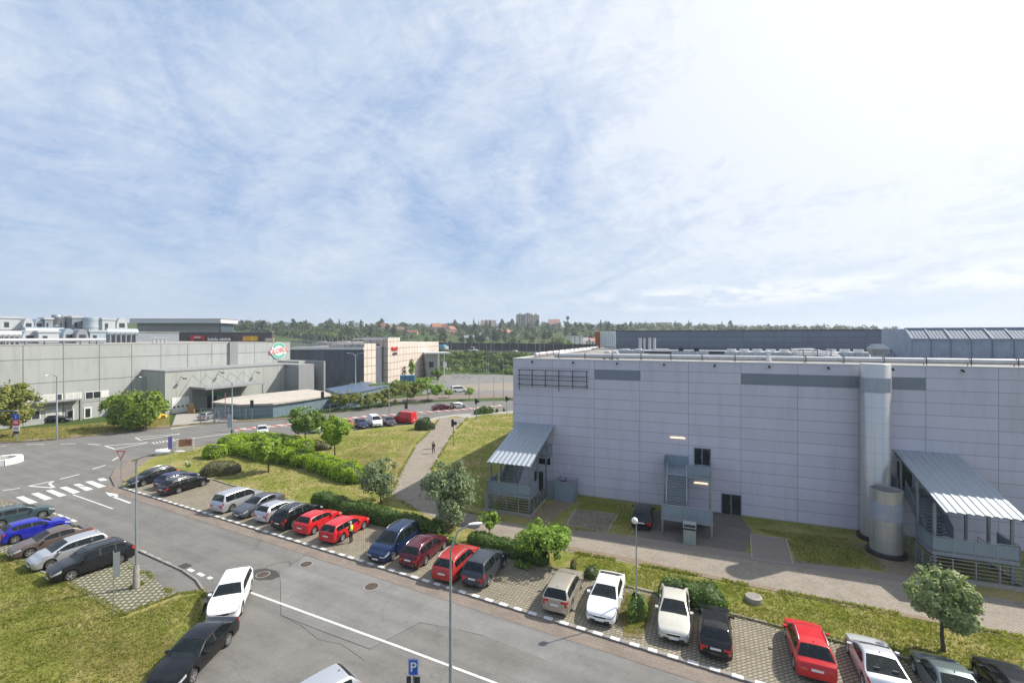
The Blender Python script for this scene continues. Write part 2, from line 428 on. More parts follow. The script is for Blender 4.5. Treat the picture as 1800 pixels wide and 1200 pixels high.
L(nt, a, bg.inputs['Color']); bg.inputs['Strength'].default_value = .1

SC.view_settings.view_transform = 'Standard'; SC.view_settings.look = 'None'
SC.view_settings.exposure = EXPO; SC.view_settings.gamma = 1.0
SC.render.engine = 'CYCLES'
SC.cycles.use_denoising = True
SC.cycles.max_bounces = 6; SC.cycles.transparent_max_bounces = 8
# ------------------------------------------------------------------ the long pale hall on the right
_th = math.atan2(F, 2072.0)
_b = G(1510, 934); _d = Vector((math.cos(_th), -math.sin(_th), 0)); _k = 2/F
_t = (_k*_b.y-_b.x)/(_d.x-_k*_d.y)
MF = Frame(_b+_d*_t, -_th)
RZ = 14.59
M['wall_panel'] = grid_panels('wall_panel', (.55,.525,.605), (.31,.3,.355), 4.63, 1.03, .026, .5, .035, 0, (.05, 0, .86), .15)
M['louvre'] = grid_panels('louvre', (.215,.24,.29), (.12,.13,.16), 4.63, .09, .012, .45, .03, 0, (.05,0,0), .06)
M['hall_dark'] = grid_panels('hall_dark', (.14,.168,.215), (.08,.095,.12), 9.4, 1.0, .03, .5, .12, .1)
M['roof_felt'] = plain('roof_felt', (.22,.21,.2), .9, var=.3, scale=.7)
M['coping'] = plain('coping', (.6,.58,.58), .45, .2)
M['glass_dark'] = plain('glass_dark', (.02,.026,.03), .06, var=.3, scale=1.0)
M['corr_grey'] = m_corr('corr_grey', (.26,.3,.37), .28, 0, .65, 0)
M['canopy'] = weathered('canopy_sheet', (.33,.37,.41), (.25,.28,.31), .5, .3, 1.0, .6)
M['tube_lit'] = m_emit('tube_lit', (1.0, .8, .55), .7)
mm, nt_, bs_ = newmat('duct_steel')
tcx = N(nt_, 'ShaderNodeTexCoord').outputs['Object']
mpx = N(nt_, 'ShaderNodeMapping'); mpx.inputs['Scale'].default_value = (2.2, 2.2, .05); L(nt_, tcx, mpx.inputs['Vector'])
c_, f_, _ = noise_col(nt_, [(.40,.43,.43), (.54,.51,.49), (.42,.45,.49)], 1.2, 4, .6, mpx.outputs[0])
brx = N(nt_, 'ShaderNodeSeparateXYZ'); L(nt_, tcx, brx.inputs[0])
wv = N(nt_, 'ShaderNodeMath', operation='PINGPONG'); wv.inputs[1].default_value = .62; L(nt_, brx.outputs[2], wv.inputs[0])
mrx = N(nt_, 'ShaderNodeMapRange'); mrx.inputs[1].default_value = 0; mrx.inputs[2].default_value = .02; mrx.inputs[3].default_value = .55; mrx.inputs[4].default_value = 1; L(nt_, wv.outputs[0], mrx.inputs[0])
L(nt_, mixc(nt_, c_, mrx.outputs[0], 1.0, 'MULTIPLY'), bs_.inputs['Base Color'])
bs_.inputs['Metallic'].default_value = .6; bs_.inputs['Roughness'].default_value = .36
bump(nt_, bs_, f_, .25, .05)
M['stainless'] = mm

hall = empty('warehouse_building', MF.o, MF.a, 'long windowless hall clad in pale lilac grey panels with roof pipes', 'building')
b = MB(); b.box(0, 78, 0, 58, 0, RZ-.06); b.build('wall', M['wall_panel'], hall)
b = MB(); b.box(.35, 77.6, .35, 57.6, RZ-.5, RZ-.055); b.build('roof', M['roof_felt'], hall)
b = MB()
b.box(-.05, 78, -.05, .35, RZ-.058, RZ+.03); b.box(-.05, .35, .353, 58, RZ-.058, RZ+.03); b.build('parapet', M['coping'], hall)
for x0, x1 in ((9.21, 13.9), (23.13, 32.0), (32.03, 37.0)):
    b = MB(); b.box(x0, x1, -.03, .02, 12.56, 13.56); b.build('louvre_panel', M['louvre'], hall)
b = MB()
for z in (13.35, 12.75, 12.3, 11.72): b.bar((.65, -.32, z), (8.6, -.32, z), .07)
for i in range(6):
    x = .85+i*1.52
    b.bar((x, -.34, 11.5 if i % 3 else 11.1), (x, -.34, 13.4), .07)
    b.bar((x, 0, 13.3), (x, -.32, 13.3), .05); b.bar((x, 0, 11.8), (x, -.32, 11.8), .05)
b.build('sign_frame', M['steel_dark'], hall)
for i in range(9):
    b = MB(); x = 2.3+i*4.63
    b.tube([(x, -.02, 14.28), (x, -.3, 14.2)], .09, 8); b.build('spotlight', M['black'], hall)
# upper door with its tube lamps, lower door
def double_door(x0, x1, z0, z1):
    b = MB(); b.box(x0, x1, -.05, .03, z0, z0+.06); b.box(x0, x1, -.05, .03, z1-.07, z1)
    for x in (x0, (x0+x1)/2-.06, x1-.07): b.box(x, x+.08, -.055, .03, z0+.06, z1-.07)
    d = b.build('double_door', M['galv_dull'], hall)
    for xa, xb in ((x0+.08, (x0+x1)/2-.06), ((x0+x1)/2+.02, x1-.07)):
        q = MB(); q.box(xa, xb, -.03, .02, z0+.06, z1-.07); q.build('door_pane', M['glass_dark'], d)
    q = MB(); q.bar(((x0+x1)/2-.12, -.09, z0+1.0), ((x0+x1)/2-.12, -.09, z0+1.3), .03); q.build('handle', M['galv'], d)
double_door(18.95, 20.5, 4.15, 6.2)
double_door(21.4, 23.15, .03, 2.05)
for x0, x1, z in ((16.75, 18.2, 7.0), (18.95, 20.25, 2.75)):
    b = MB(); b.tube([(x0, -.09, z), (x1, -.09, z)], .05, 8); b.box(x0+.1, x1-.1, -.05, .02, z-.03, z+.1); b.build('tube_lamp', M['tube_lit'], hall)
# rear hall that rises above the roof
lx, lz = MF.wall(1083, 582, -47)
b = MB(); b.box(lx, 78, 47, 57.9, RZ-.05, lz); b.build('upper_storey', M['hall_dark'], hall)
b = MB(); b.box(lx-.05, 78, 46.95, 57.9, lz+.002, lz+.12); b.build('upper_roof', M['steel_dark'], hall)
# corrugated penthouse on the roof's right
px, pz = MF.wall(1602, 596, -8.5)
pen = MB(); zt = pz+1.05
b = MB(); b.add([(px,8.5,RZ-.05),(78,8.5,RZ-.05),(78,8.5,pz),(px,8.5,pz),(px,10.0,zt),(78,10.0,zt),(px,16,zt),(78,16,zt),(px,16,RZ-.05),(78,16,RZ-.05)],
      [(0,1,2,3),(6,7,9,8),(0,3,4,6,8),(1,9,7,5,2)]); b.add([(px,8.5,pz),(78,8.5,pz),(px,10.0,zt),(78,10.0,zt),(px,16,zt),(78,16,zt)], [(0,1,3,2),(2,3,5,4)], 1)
pent = b.build('penthouse', [M['corr_grey'], m_corr('corr_roof_dimmed', (.15,.18,.235), .28, 0, .75, 0)], hall)  # slope gets a darkened copy of the sheet, toning down sunlight by colour
b = MB(); b.bar((px, 8.47, pz), (78, 8.47, pz), .12); b.bar((px, 8.47, RZ+.02), (78, 8.47, RZ+.02), .12); b.bar((px, 10.0, zt+.03), (78, 10.0, zt+.03), .14)
x = px+.05
while x < 77:
    b.bar((x, 8.46, RZ), (x, 8.46, pz-.05), .14, .06); b.bar((x, 8.5, pz+.06), (x, 10.0, zt+.04), .14, .05); x += 1.53
b.build('penthouse_ribs', plain('rib_grey', (.22,.26,.32), .7), pent)
b = MB(); b.tube([(px+16, 12, zt), (px+16, 12, zt+1.6)], .035, 6); b.build('mast', M['steel_dark'], hall)

# ---- ducts in front of the wall
def duct(x, D, r_, h, bz0, bz1, label, open_top):
    root = empty('ventilation_duct', MF.w(x, D), MF.a, label, 'duct', 'steel ducts at the pale hall')
    b = MB()
    if open_top:
        b.lathe([(r_, .03), (r_, h), (r_-.02, h+.01), (r_-.05, h), (r_-.05, h-2.6)], 40); b.disc((0,0,h-2.6), r_-.05, 40)
    else:
        b.lathe([(r_, .03), (r_, h), (r_-.03, h+.02)], 40); b.disc((0,0,h+.02), r_-.03, 40)
    b.build('shell', M['stainless'], root)
    b = MB(); b.lathe([(r_+.01, bz0), (r_+.03, bz0), (r_+.03, bz1), (r_+.01, bz1)], 40)
    b.build('band', M['band'], root)
    b = MB(); b.lathe([(r_, .42), (r_+.28, .34), (r_+.3, .0)], 40); b.build('base_collar', M['black'], root)
M['band'] = weathered('duct_band', (.36,.38,.45), (.25,.26,.3), .45, .2, 1.5, .5)
duct(33.1, 1.4, 1.03, 14.75, 12.45, 13.6, 'tall round steel duct rising past the roof edge of the pale hall', False)
duct(32.85, 4.35, 1.03, 5.15, 2.9, 4.2, 'short round open topped steel duct in front of the tall one', True)

# ---- outside stairs
def rail_run(b, pts, h=1.08, panel=True, mi=0):
    for i in range(len(pts)-1):
        p, q = Vector(pts[i]), Vector(pts[i+1]); up = Vector((0,0,h))
        b.tube([p+up, q+up], .03, 6, mi); b.bar(p+Vector((0,0,.1)), q+Vector((0,0,.1)), .03, .03, mi)
        n_ = max(1, round((q-p).length/1.3))
        for k in range(n_+1):
            c_ = p.lerp(q, k/n_); b.bar(c_, c_+up, .045, .045, mi)
        if panel:
            b.quad(p+Vector((0,0,.14)), q+Vector((0,0,.14)), q+up*.93, p+up*.93, 1)
M['sheet'] = weathered('rail_sheet', (.25,.31,.37), (.17,.2,.24), .5, .3, 1.6, .5)
M['tread'] = weathered('stair_grating', (.3,.34,.38), (.17,.19,.21), .5, .4, 2, .5)
def flight(b, x0, x1, D0, z0, D1, z1, n_):
    """treads between two levels, with stringers"""
    for i in range(n_):
        t = (i+.5)/n_; D = D0+(D1-D0)*t; z = z0+(z1-z0)*(i+1)/n_
        b.box(x0, x1, -D-.15, -D+.15, z-.05, z)
        b.box(x0, x1, -D+.10*(1 if D1 < D0 else -1), -D+.115*(1 if D1 < D0 else -1), z-.2, z-.05)
    for x in (x0-.04, x1+.04):
        b.bar((x, -D0, z0+.02), (x, -D1, z1+.02), .06, .28)
def stair_tower(x0, W, label, can0, can1):
    root = empty('outside_staircase', MF.w(x0, 0), MF.a, label, 'staircase', 'outside stairs of the pale hall')
    ztop = 7.42; slope = (7.42-5.12)/8.45
    b = MB(); n_ = int((can1-can0)/.115); D1 = 8.45
    # corrugated sheet of real folds
    vs = []
    for i in range(n_+1):
        x = can0+(can1-can0)*i/n_; h = .024 if (i//2) % 2 else -.024
        for D in (.02, 2.8, 5.6, D1): vs.append((x, -D, ztop-slope*D+h))
    fs = [(i*4+j, i*4+j+1, (i+1)*4+j+1, (i+1)*4+j) for i in range(n_) for j in range(3)]
    b.add(vs, fs)
    c = b.build('canopy_roof', M['canopy'], root)
    md = c.modifiers.new('thick', 'SOLIDIFY'); md.thickness = .012
    b = MB()
    for D in (.3, 3.0, 5.8, 8.2): b.bar((can0+.05, -D, ztop-slope*D-.12), (can1-.05, -D, ztop-slope*D-.12), .1, .14)
    for x in (can0+.12, can1-.12): b.bar((x, -.1, ztop-slope*.1-.25), (x, -8.2, ztop-slope*8.2-.25), .1, .16)
    b.build('canopy_frame', M['galv_dull'], root)
    for x, D in ((.22, 7.0), (W-.22, 7.0), (W-.22, 4.4), (.22, 4.4), (W-.22, 1.5), (.22, 1.5)):
        b = MB(); b.bar((x, -D, 0), (x, -D, ztop-slope*D-.3), .16, .16); b.box(x-.16, x+.16, -D-.16, -D+.16, .0, .03); b.build('post', M['galv_dull'], root)
    for D0, D1, z in ((.05, 1.55, 4.3), (4.9, 7.3, 1.9)):
        b = MB(); b.box(0, W, -D1, -D0, z-.06, z); b.box(0, W, -D1-.05, -D1, z-.24, z+.02); b.box(-.05, 0, -D1, -D0, z-.24, z+.02); b.box(W, W+.05, -D1, -D0, z-.24, z+.02)
        b.build('landing', M['tread'], root)
    b = MB(); flight(b, .55, 2.15, 4.9, 1.9, 1.55, 4.3, 13); b.build('stair_flight', M['tread'], root)
    b = MB(); flight(b, 2.55, 4.0, 1.9, 0, 4.9, 1.9, 11); b.build('stair_flight', M['tread'], root)
    b = MB(); rail_run(b, [(-.02,-4.9,1.9), (-.02,-7.33,1.9), (W+.02,-7.33,1.9), (W+.02,-4.9,1.9)])
    b.build('railing', [M['galv'], M['sheet']], root)
    b = MB(); rail_run(b, [(-.02,-1.6,4.3), (-.02,-.1,4.3)]); b.build('railing', [M['galv'], M['sheet']], root)
    b = MB(); rail_run(b, [(2.3,-1.6,4.3), (W+.02,-1.6,4.3), (W+.02,-.1,4.3)])
    b.build('railing', [M['galv'], M['sheet']], root)
    b = MB()
    for x in (.5, 2.2): rail_run(b, [(x,-4.85,1.9), (x,-1.6,4.3)], 1.0)
    b.build('stair_railing', [M['galv'], M['sheet']], root)
    b = MB(); h = 1.62
    def fence(p, q):
        p = Vector(p); q = Vector(q); n2 = max(1, round((q-p).length/1.15))
        for k in range(n2+1):
            c_ = p.lerp(q, k/n2); b.bar(c_, c_+Vector((0,0,h)), .06, .06)
        for z in [.12+.25*i for i in range(7)]: b.bar(p+Vector((0,0,z)), q+Vector((0,0,z)), .03, .045)
    fence((-.25,-7.6,0), (W+.1,-7.6,0)); fence((W+.1,-7.6,0), (W+.1,-2.4,0)); fence((-.25,-7.6,0), (-.25,-3.2,0))
    b.build('fence', M['galv'], root)
    b = MB(); b.box(-.35, W+.2, -7.75, -7.62, 0, .35); b.box(W+.14, W+.2, -7.6, -2.4, 0, .35); b.build('plinth', M['concrete'], root)
    # doors and dark windows seen below the roof
    b = MB(); b.box(W*.55, W*.55+1.0, -.06, -.01, .1, 2.15); b.build('stair_door', M['steel_dark'], root)
    b = MB(); b.box(.5, 1.5, -.06, -.01, 4.35, 6.4); b.build('stair_door', M['steel_dark'], root)
    b = MB(); b.box(W*.62, W*.62+1.5, -.05, -.01, 3.0, 3.95); b.build('window', M['glass_dark'], root)
    return root
stair_tower(.1, 4.45, 'outside stair under a ribbed sheet roof at the left corner of the pale hall', .45, 4.75)
stair_tower(34.55, 4.6, 'outside stair under a ribbed sheet roof beside the two round steel ducts', .25, 4.5)

ms = empty('outside_staircase', MF.w(16.3, 0), MF.a, 'roofless outside stair with two landings in the middle of the pale hall', 'staircase', 'outside stairs of the pale hall')
W = 4.05
b = MB(); b.box(0, W, -2.75, -.05, 4.07, 4.15); b.box(0, W, -2.8, -2.75, 3.9, 4.17); b.box(W, W+.05, -2.75, -.05, 3.9, 4.17); b.build('landing', M['tread'], ms)
b = MB(); b.box(0, W, -6.5, -5.0, 1.37, 1.45); b.box(0, W, -6.56, -6.5, 1.2, 1.48); b.box(-.06, 0, -6.5, -5, 1.2, 1.48); b.box(W, W+.06, -6.5, -5, 1.2, 1.48); b.build('landing', M['tread'], ms)
b = MB(); flight(b, .35, 1.95, 5.0, 1.45, 2.75, 4.15, 13); b.build('stair_flight', M['tread'], ms)
b = MB(); flight(b, 2.3, 3.7, 3.0, 0, 5.0, 1.45, 8); b.build('stair_flight', M['tread'], ms)
for x, D, z in ((.06, 6.45, 1.4), (W-.06, 6.45, 5.3), (W-.06, 2.7, 4.1), (.06, 2.7, 4.1)):
    b = MB(); b.bar((x,-D,0), (x,-D,z), .14, .14); b.box(x-.16, x+.16, -D-.16, -D+.16, 0, .03); b.build('post', M['galv'], ms)
b = MB(); rail_run(b, [(-.03,-5.0,1.45), (-.03,-6.53,1.45), (W+.03,-6.53,1.45), (W+.03,-5.0,1.45)]); b.build('railing', [M['galv'], M['sheet']], ms)
b = MB(); rail_run(b, [(2.1,-2.78,4.15), (W+.03,-2.78,4.15), (W+.03,-.1,4.15)]); b.build('railing', [M['galv'], M['sheet']], ms); b = MB(); rail_run(b, [(-.03,-2.78,4.15), (-.03,-.1,4.15)])
b.quad((0,-.06,4.2), (2.2,-.06,4.2), (2.2,-.06,5.25), (0,-.06,5.25), 1); b.build('railing', [M['galv'], M['sheet']], ms)
b = MB()
for x in (.3, 2.0): rail_run(b, [(x,-4.95,1.45), (x,-2.8,4.15)], 1.0, False)
b.build('stair_railing', [M['galv'], M['sheet']], ms)

# ---- things standing by the wall
def wthing(name, x, D, label, cat, group=None, dz=0.0): return empty(name, MF.w(x, D, dz), MF.a, label, cat, group)
bx = wthing('metal_enclosure', 5.6, .35, 'open topped grey sheet metal enclosure against the hall wall', 'enclosure')
b = MB(); h = 2.1
b.box(0,1.9,-2.2,-2.14,0,h); b.box(1.84,1.9,-2.14,0,0,h); b.box(0,.06,-2.14,0,0,h); b.build('panels', M['sheet'], bx)
b = MB(); b.box(.06,1.84,-2.14,-.02,.02,1.0); b.box(.35,.8,-1.6,-.9,1.0,1.9); b.build('machine', M['black'], bx)
b = MB()
for x in (0,1.9): b.bar((x,-2.2,0),(x,-2.2,h+.03),.08)
b.bar((0,-2.2,h+.02),(1.9,-2.2,h+.02),.06); b.tube([(.9,-1.2,1.9),(.9,-1.2,2.35)],.12,8); b.build('frame', M['galv'], bx)
fp = wthing('metal_fence', 4.75, 2.3, 'short grey sheet fence joining the left stair and the enclosure', 'fence')
b = MB(); b.box(0,.84,-.03,.03,.1,1.9); b.build('panel', M['sheet'], fp)
b = MB(); b.bar((0,0,0),(0,0,2.0),.07); b.bar((.84,0,0),(.84,0,2.0),.07); b.build('posts', M['galv'], fp)
cb_ = wthing('collection_bin', 18.55, 7.85, 'upright grey metal bin with a black slot before the middle stair', 'bin')
b = MB(); b.box(-.48,.48,-.45,.45,.12,1.28); b.box(-.42,.42,-.4,.4,0,.12); b.build('body', weathered('bin_metal', (.33,.38,.36), (.2,.22,.2), .5, .3, 2, .6), cb_)
b = MB(); b.add([(-.5,-.5,1.5),(.5,-.5,1.5),(.5,.47,1.72),(-.5,.47,1.72),(-.5,-.5,1.46),(.5,-.5,1.46),(.5,.47,1.68),(-.5,.47,1.68)],
               [(0,1,2,3),(7,6,5,4),(0,4,5,1),(1,5,6,2),(2,6,7,3),(3,7,4,0)]); b.build('lid', M['galv'], cb_)
b = MB(); b.box(-.44,.44,-.4,.42,1.28,1.6); b.build('slot', M['black'], cb_)

# ---- rooftop plant
def rthing(name, u, v, D, label, cat, group=None):
    x, z = MF.wall(u, v, -D)
    return empty(name, MF.w(x, -D, RZ-.055), MF.a, label, cat, group), x, z-RZ+.055
pp = wthing('roof_pipe', 0, -1.3, 'long white insulated pipe on brackets along the hall roof edge', 'pipe', None, RZ-.055)
b = MB(); b.tube([(4.5,0,.42),(78,0,.42)], .24, 12); b.build('pipe', M['offwhite'], pp)
b = MB(); x = 5.0
while x < 77:
    b = MB(); b.bar((x,-.27,0),(x,-.27,.7),.05); b.bar((x,.27,0),(x,.27,.7),.05); b.bar((x,-.27,.7),(x,.27,.7),.05); x += 2.95
    b.build('bracket', M['steel_dark'], pp)
pp = wthing('roof_pipe', 1.6, -1.0, 'white insulated pipe running back along the left edge of the hall roof', 'pipe', None, RZ-.055)
b = MB(); b.tube([(0,2,.4),(0,44,.4)], .22, 10); b.tube([(1.0,8,.3),(1.0,30,.3)], .14, 8); b.build('pipe', M['offwhite'], pp)
b = MB()
for i in range(14): b = MB(); b.bar((-.3,3+i*3,.0),(-.3,3+i*3,.62),.05); b.bar((.3,3+i*3,0),(.3,3+i*3,.62),.05); b.bar((-.3,3+i*3,.62),(.3,3+i*3,.62),.05); b.build('bracket', M['steel_dark'], pp)
lp, lx_, lz_ = rthing('expansion_loop', 1062, 630, 2.0, 'pair of white looped pipes near the roof corner', 'pipe')
b = MB()
for dx_ in (0, .8):
    b.tube([(dx_,0,0),(dx_,0,.55),(dx_+.12,0,.75),(dx_+.35,0,.82),(dx_+.58,0,.75),(dx_+.7,0,.55),(dx_+.7,0,0)], .16, 10)
b.tube([(-1.6,.1,.25),(1.6,.1,.25)], .14, 8); b.build('pipe', M['offwhite'], lp)
def chiller(u0, u1, v, D, nf, label):
    root, x0, z1 = rthing('chiller_unit', u0, v, D, label, 'chiller', 'fan topped cooling units on the hall roof')
    x1, _ = MF.wall(u1, v, -D); Wd = x1-x0; h = z1-.35
    b = MB(); b.box(0, Wd, 0, 2.2, .1, h); b.build('casing', M['unit'], root)
    b = MB()
    for i in range(1, nf): b.box(Wd*i/nf-.03, Wd*i/nf+.03, -.02, 0, .12, h-.02)
    b.box(0, Wd, -.04, .0, .1, .3); b.build('frame', M['galv_dull'], root)
    for i in range(nf):
        b = MB(); c_ = (Wd*(i+.5)/nf, 1.1, h); r_ = Wd/nf*.36
        b.lathe([(r_*1.05, .0), (r_, .28), (r_*1.02, .34), (r_-.05, .34), (r_-.08, .1)], 20, c_); b.disc((c_[0], c_[1], h+.1), r_-.06, 20); b.build('fan', M['white'], root)
M['unit'] = grid_panels('unit_panels', (.42,.46,.5), (.2,.22,.25), .5, 2.0, .02, .5, .08, .2)
chiller(1276, 1394, 613, 13, 5, 'long pale cooling unit with five roof fans left of the tangled pipes')
chiller(1454, 1528, 613.5, 12, 3, 'pale cooling unit with three roof fans right of the tangled pipes')
chiller(1552, 1602, 614.5, 12.5, 2, 'short cooling unit with two fans beside the corrugated penthouse')
ahu, x_, z_ = rthing('air_handler', 1180, 615.5, 16, 'low grey air handler with dark grilles on the hall roof', 'air handler')
b = MB(); b.box(0, 4.6, 0, 2, .05, z_); b.build('casing', M['unit'], ahu)
for gx in (.9, 2.8): b = MB(); b.box(gx,gx+.6,-.02,0,.6,1.0); b.build('grille', M['black'], ahu)
for u, wd, nm in ((1133, 4.0, 'dark flat intake box behind the white stacks'), (1226, 4.4, 'dark flat intake box left of the five fan unit')):
    r_, x_, z_ = rthing('intake_box', u, 616, 18, nm, 'vent box'); b = MB(); b.box(0,wd,0,1.6,.25,z_-.1); b.build('body', M['steel_dark'], r_)
    b = MB(); b.box(-.1,wd+.1,-.1,1.7,z_-.1,z_); b.box(.5,wd-.5,.1,1.4,0,.25); b.build('cover', M['unit'], r_)
r_, x_, z_ = rthing('air_handler', 1086, 613, 22, 'long pale cabinet at the left end of the hall roof', 'air handler')
b = MB(); b.box(0,4.6,0,2,.05,z_-.15); b.build('casing', M['unit'], r_)
b = MB(); b.box(.5,1.5,.5,1.5,z_-.15,z_); b.box(2.5,3.4,.5,1.5,z_-.15,z_+.02); b.build('fan', M['white'], r_)
for i, (u, v, g) in enumerate(((1125,593.5,0),(1132.5,594,1),(1142,593,2),(1150.5,593.5,3))):
    r_, x_, z_ = rthing('exhaust_stack', u, v, 30, ['leftmost of the four white stacks','thin second of the four white stacks','tall third white stack with an elbow at its foot','rightmost of the four white stacks'][i], 'stack', 'four white stacks on the hall roof')
    b = MB(); rr = .22 if g != 1 else .16
    b.tube([(0,0,.2),(0,0,z_)], rr, 10); b.build('pipe', M['offwhite'], r_)
    b = MB(); b.lathe([(rr*1.15,z_-.12),(rr*1.15,z_+.02),(rr*.8,z_+.02)], 10); b.build('cap', M['galv'], r_)
    if g == 2:
        b = MB(); b.tube([(0,0,.5),(.3,-.1,.35),(3.0,-.1,.35)], .2, 8); b.build('elbow', M['offwhite'], r_)
fv, x_, z_ = rthing('vent_hood', 1543, 605, 4.5, 'funnel shaped galvanised vent hood behind the tall duct', 'vent')
b = MB(); b.box(-.42,.42,-.42,.42,0,.75); b.build('stem', M['galv'], fv)
b = MB(); s_ = z_/1.95
b.add([(-.45,-.45,.75),(.45,-.45,.75),(.45,.45,.75),(-.45,.45,.75),(-.72,-.72,1.35),(.72,-.72,1.35),(.72,.72,1.35),(-.72,.72,1.35),(-.4,-.4,z_),(.4,-.4,z_),(.4,.4,z_),(-.4,.4,z_)],
      [(0,1,5,4),(1,2,6,5),(2,3,7,6),(3,0,4,7),(4,5,9,8),(5,6,10,9),(6,7,11,10),(7,4,8,11),(8,9,10,11)]); b.build('hood', M['galv_dull'], fv)
wf, x_, z_ = rthing('vent_flue', 1351, 617, .9, 'small white capped flue at the hall roof edge', 'vent')
b = MB(); b.lathe([(.26,0),(.22,.3),(.13,.42),(.13,z_-.2)], 12); b.build('flue', M['white'], wf)
b = MB(); b.lathe([(.13,z_-.22),(.2,z_-.2),(.22,z_),(.02,z_+.06)], 12); b.build('cap', M['white'], wf)
random.seed(5)
r_, x_, z_ = rthing('pipe_bundle', 1400, 620, 9, 'tangle of white pipes between two cooling units on the hall roof', 'pipes')
b = MB()
for i in range(9):
    y = i*.4; z = .3+.16*(i % 4)
    b.tube([(0,y,z+.2),(1.4+random.random(),y-.2,z+.25),(2.6+random.random()*.6,y-.9,z),(3.8,y-1.1,z*.8)], .11+.05*(i % 2), 8)
b.build('pipe', M['offwhite'], r_)
b = MB()
for x in (.5, 1.8, 3.0):
    b.bar((x,-.6,0),(x,-.6,1.1),.06); b.bar((x,3,0),(x,3,1.1),.06); b.bar((x,-.6,1.1),(x,3,1.1),.06)
b.build('support', M['steel_dark'], r_)
# white lattice box on the far roof corner
r_, x_, z_ = rthing('advert_frame', 1055, 583, 44, 'white lattice sign box seen from behind with a brown end', 'sign box')
x2, _ = MF.wall(1081, 583, -44); wd = x2-x_
b = MB(); b.box(0,wd,.25,.5,.6,z_); b.build('panel', plain('pale_blue_sheet', (.5,.6,.62), .5), r_)
b = MB()
for i in range(9): b.bar((wd*i/8,.15,.2),(wd*i/8,.15,z_+.1),.12)
for i in range(4): b.bar((0,.1,.7+i*(z_-.7)/3),(wd,.1,.7+i*(z_-.7)/3),.12)
b.build('lattice', M['white'], r_)
b = MB(); b.box(-1.0,-.02,.0,1.5,.2,z_); b.build('end_panel', plain('rust_brown', (.3,.1,.05), .7), r_)
# ------------------------------------------------------------------ terrain, roads, lots, lawns
def sstep(a, b, x):
    t = max(0., min(1., (x-a)/(b-a))); return t*t*(3-2*t)
def hgt(x, y):
    """gentle rise beyond the highway"""
    if y < 200: return 0.0
    r_ = math.hypot(x, y); k = max(.35, 1-.5*sstep(200, 900, x))
    h = 33*sstep(220, 850, r_)*k+7*sstep(900, 2600, r_)
    h += sstep(300, 600, r_)*4*mnoise.noise(Vector((x/260, y/260, 1.3)))
    h += sstep(230, 420, r_)*3*mnoise.noise(Vector((x/90, y/90, 4.3)))
    return h
ys = [-150, -60, 0, 50, 100, 150, 200]+[220+20*i for i in range(14)]+[500+40*i for i in range(14)]+[1100+160*i for i in range(12)]+[3200, 4200, 6000]
xs = [-5000, -3000, -2000]+[-1500+60*i for i in range(51)]+[2000, 3000, 5000]
b = MB()
vs = [(x, y, hgt(x, y)) for y in ys for x in xs]; nx = len(xs)
b.add(vs, [(j*nx+i, j*nx+i+1, (j+1)*nx+i+1, (j+1)*nx+i) for j in range(len(ys)-1) for i in range(nx-1)], 0, True)
struct('ground', b, M['field'])

def px(lst, z=0.0): return [G(u, v, z) for u, v in lst]
# asphalt: junction on the left, the far road, the lot road and the yard
a_poly = px([(-900, 790), (0, 779), (77, 775), (187, 764), (257, 755), (350, 746), (420, 739), (512, 735), (600, 725), (637, 719), (700, 712), (775, 706), (905, 704)])
a_poly += [Vector((40, 101, 0)), Vector((40, 80, 0))] + px([(905, 724), (905, 745), (700, 800), (1000, 1000), (1276, 1186), (2600, 1595), (900, 1700), (-300, 1500), (-900, 900)])
b = MB(); b.prism(a_poly, -.05, .02); struct('road', b, M['asphalt'])
# car park and side road beyond the junction
b = MB(); b.prism(px([(640, 706), (760, 694), (905, 690), (905, 698), (775, 702), (700, 708)])+[], -.05, .012); struct('verge_path', b, M['tan'])
far_lot = px([(770, 662), (905, 660), (905, 691), (770, 694)]); far_lot += []
b = MB(); b.prism([Vector((-27, 136, 0)), Vector((60, 136, 0)), Vector((60, 205, 0)), Vector((-34, 205, 0))], -.05, .016); struct('car_park', b, M['asphalt_new'])
b = MB(); b.prism(px([(800, 676), (905, 672), (905, 686), (830, 686), (800, 684)]), 0, .022); struct('pale_paving', b, M['path'])
b = MB(); b.prism(px([(300, 755), (310, 727), (372, 727), (400, 735), (420, 739), (350, 747)]), -.05, .024); struct('yard_pavement', b, M['concrete'])
# lawn between car park and hall (raised on a kerb)
park_back = [(225, 847), (300, 822), (375, 844), (402, 853), (641, 917.5), (691, 928), (894, 981), (1157, 1046.5), (1300, 1086), (1489, 1134), (2300, 1345)]
LZ = .12
isl = px([(212, 847), (233, 812), (280, 799), (338, 788), (400, 776), (445, 769), (550, 763.5), (622, 757.5), (680, 750.5), (735, 745.5), (765, 735), (800, 730), (837, 728.5), (905, 724)])
isl += [Vector((30, 96, 0)), Vector((95, 96, 0)), Vector((95, 5, 0))]+px(park_back[::-1])
b = MB(); b.prism(isl, -.05, LZ, 0, 1); struct('lawn', b, [M['lawn'], M['kerbstone']])
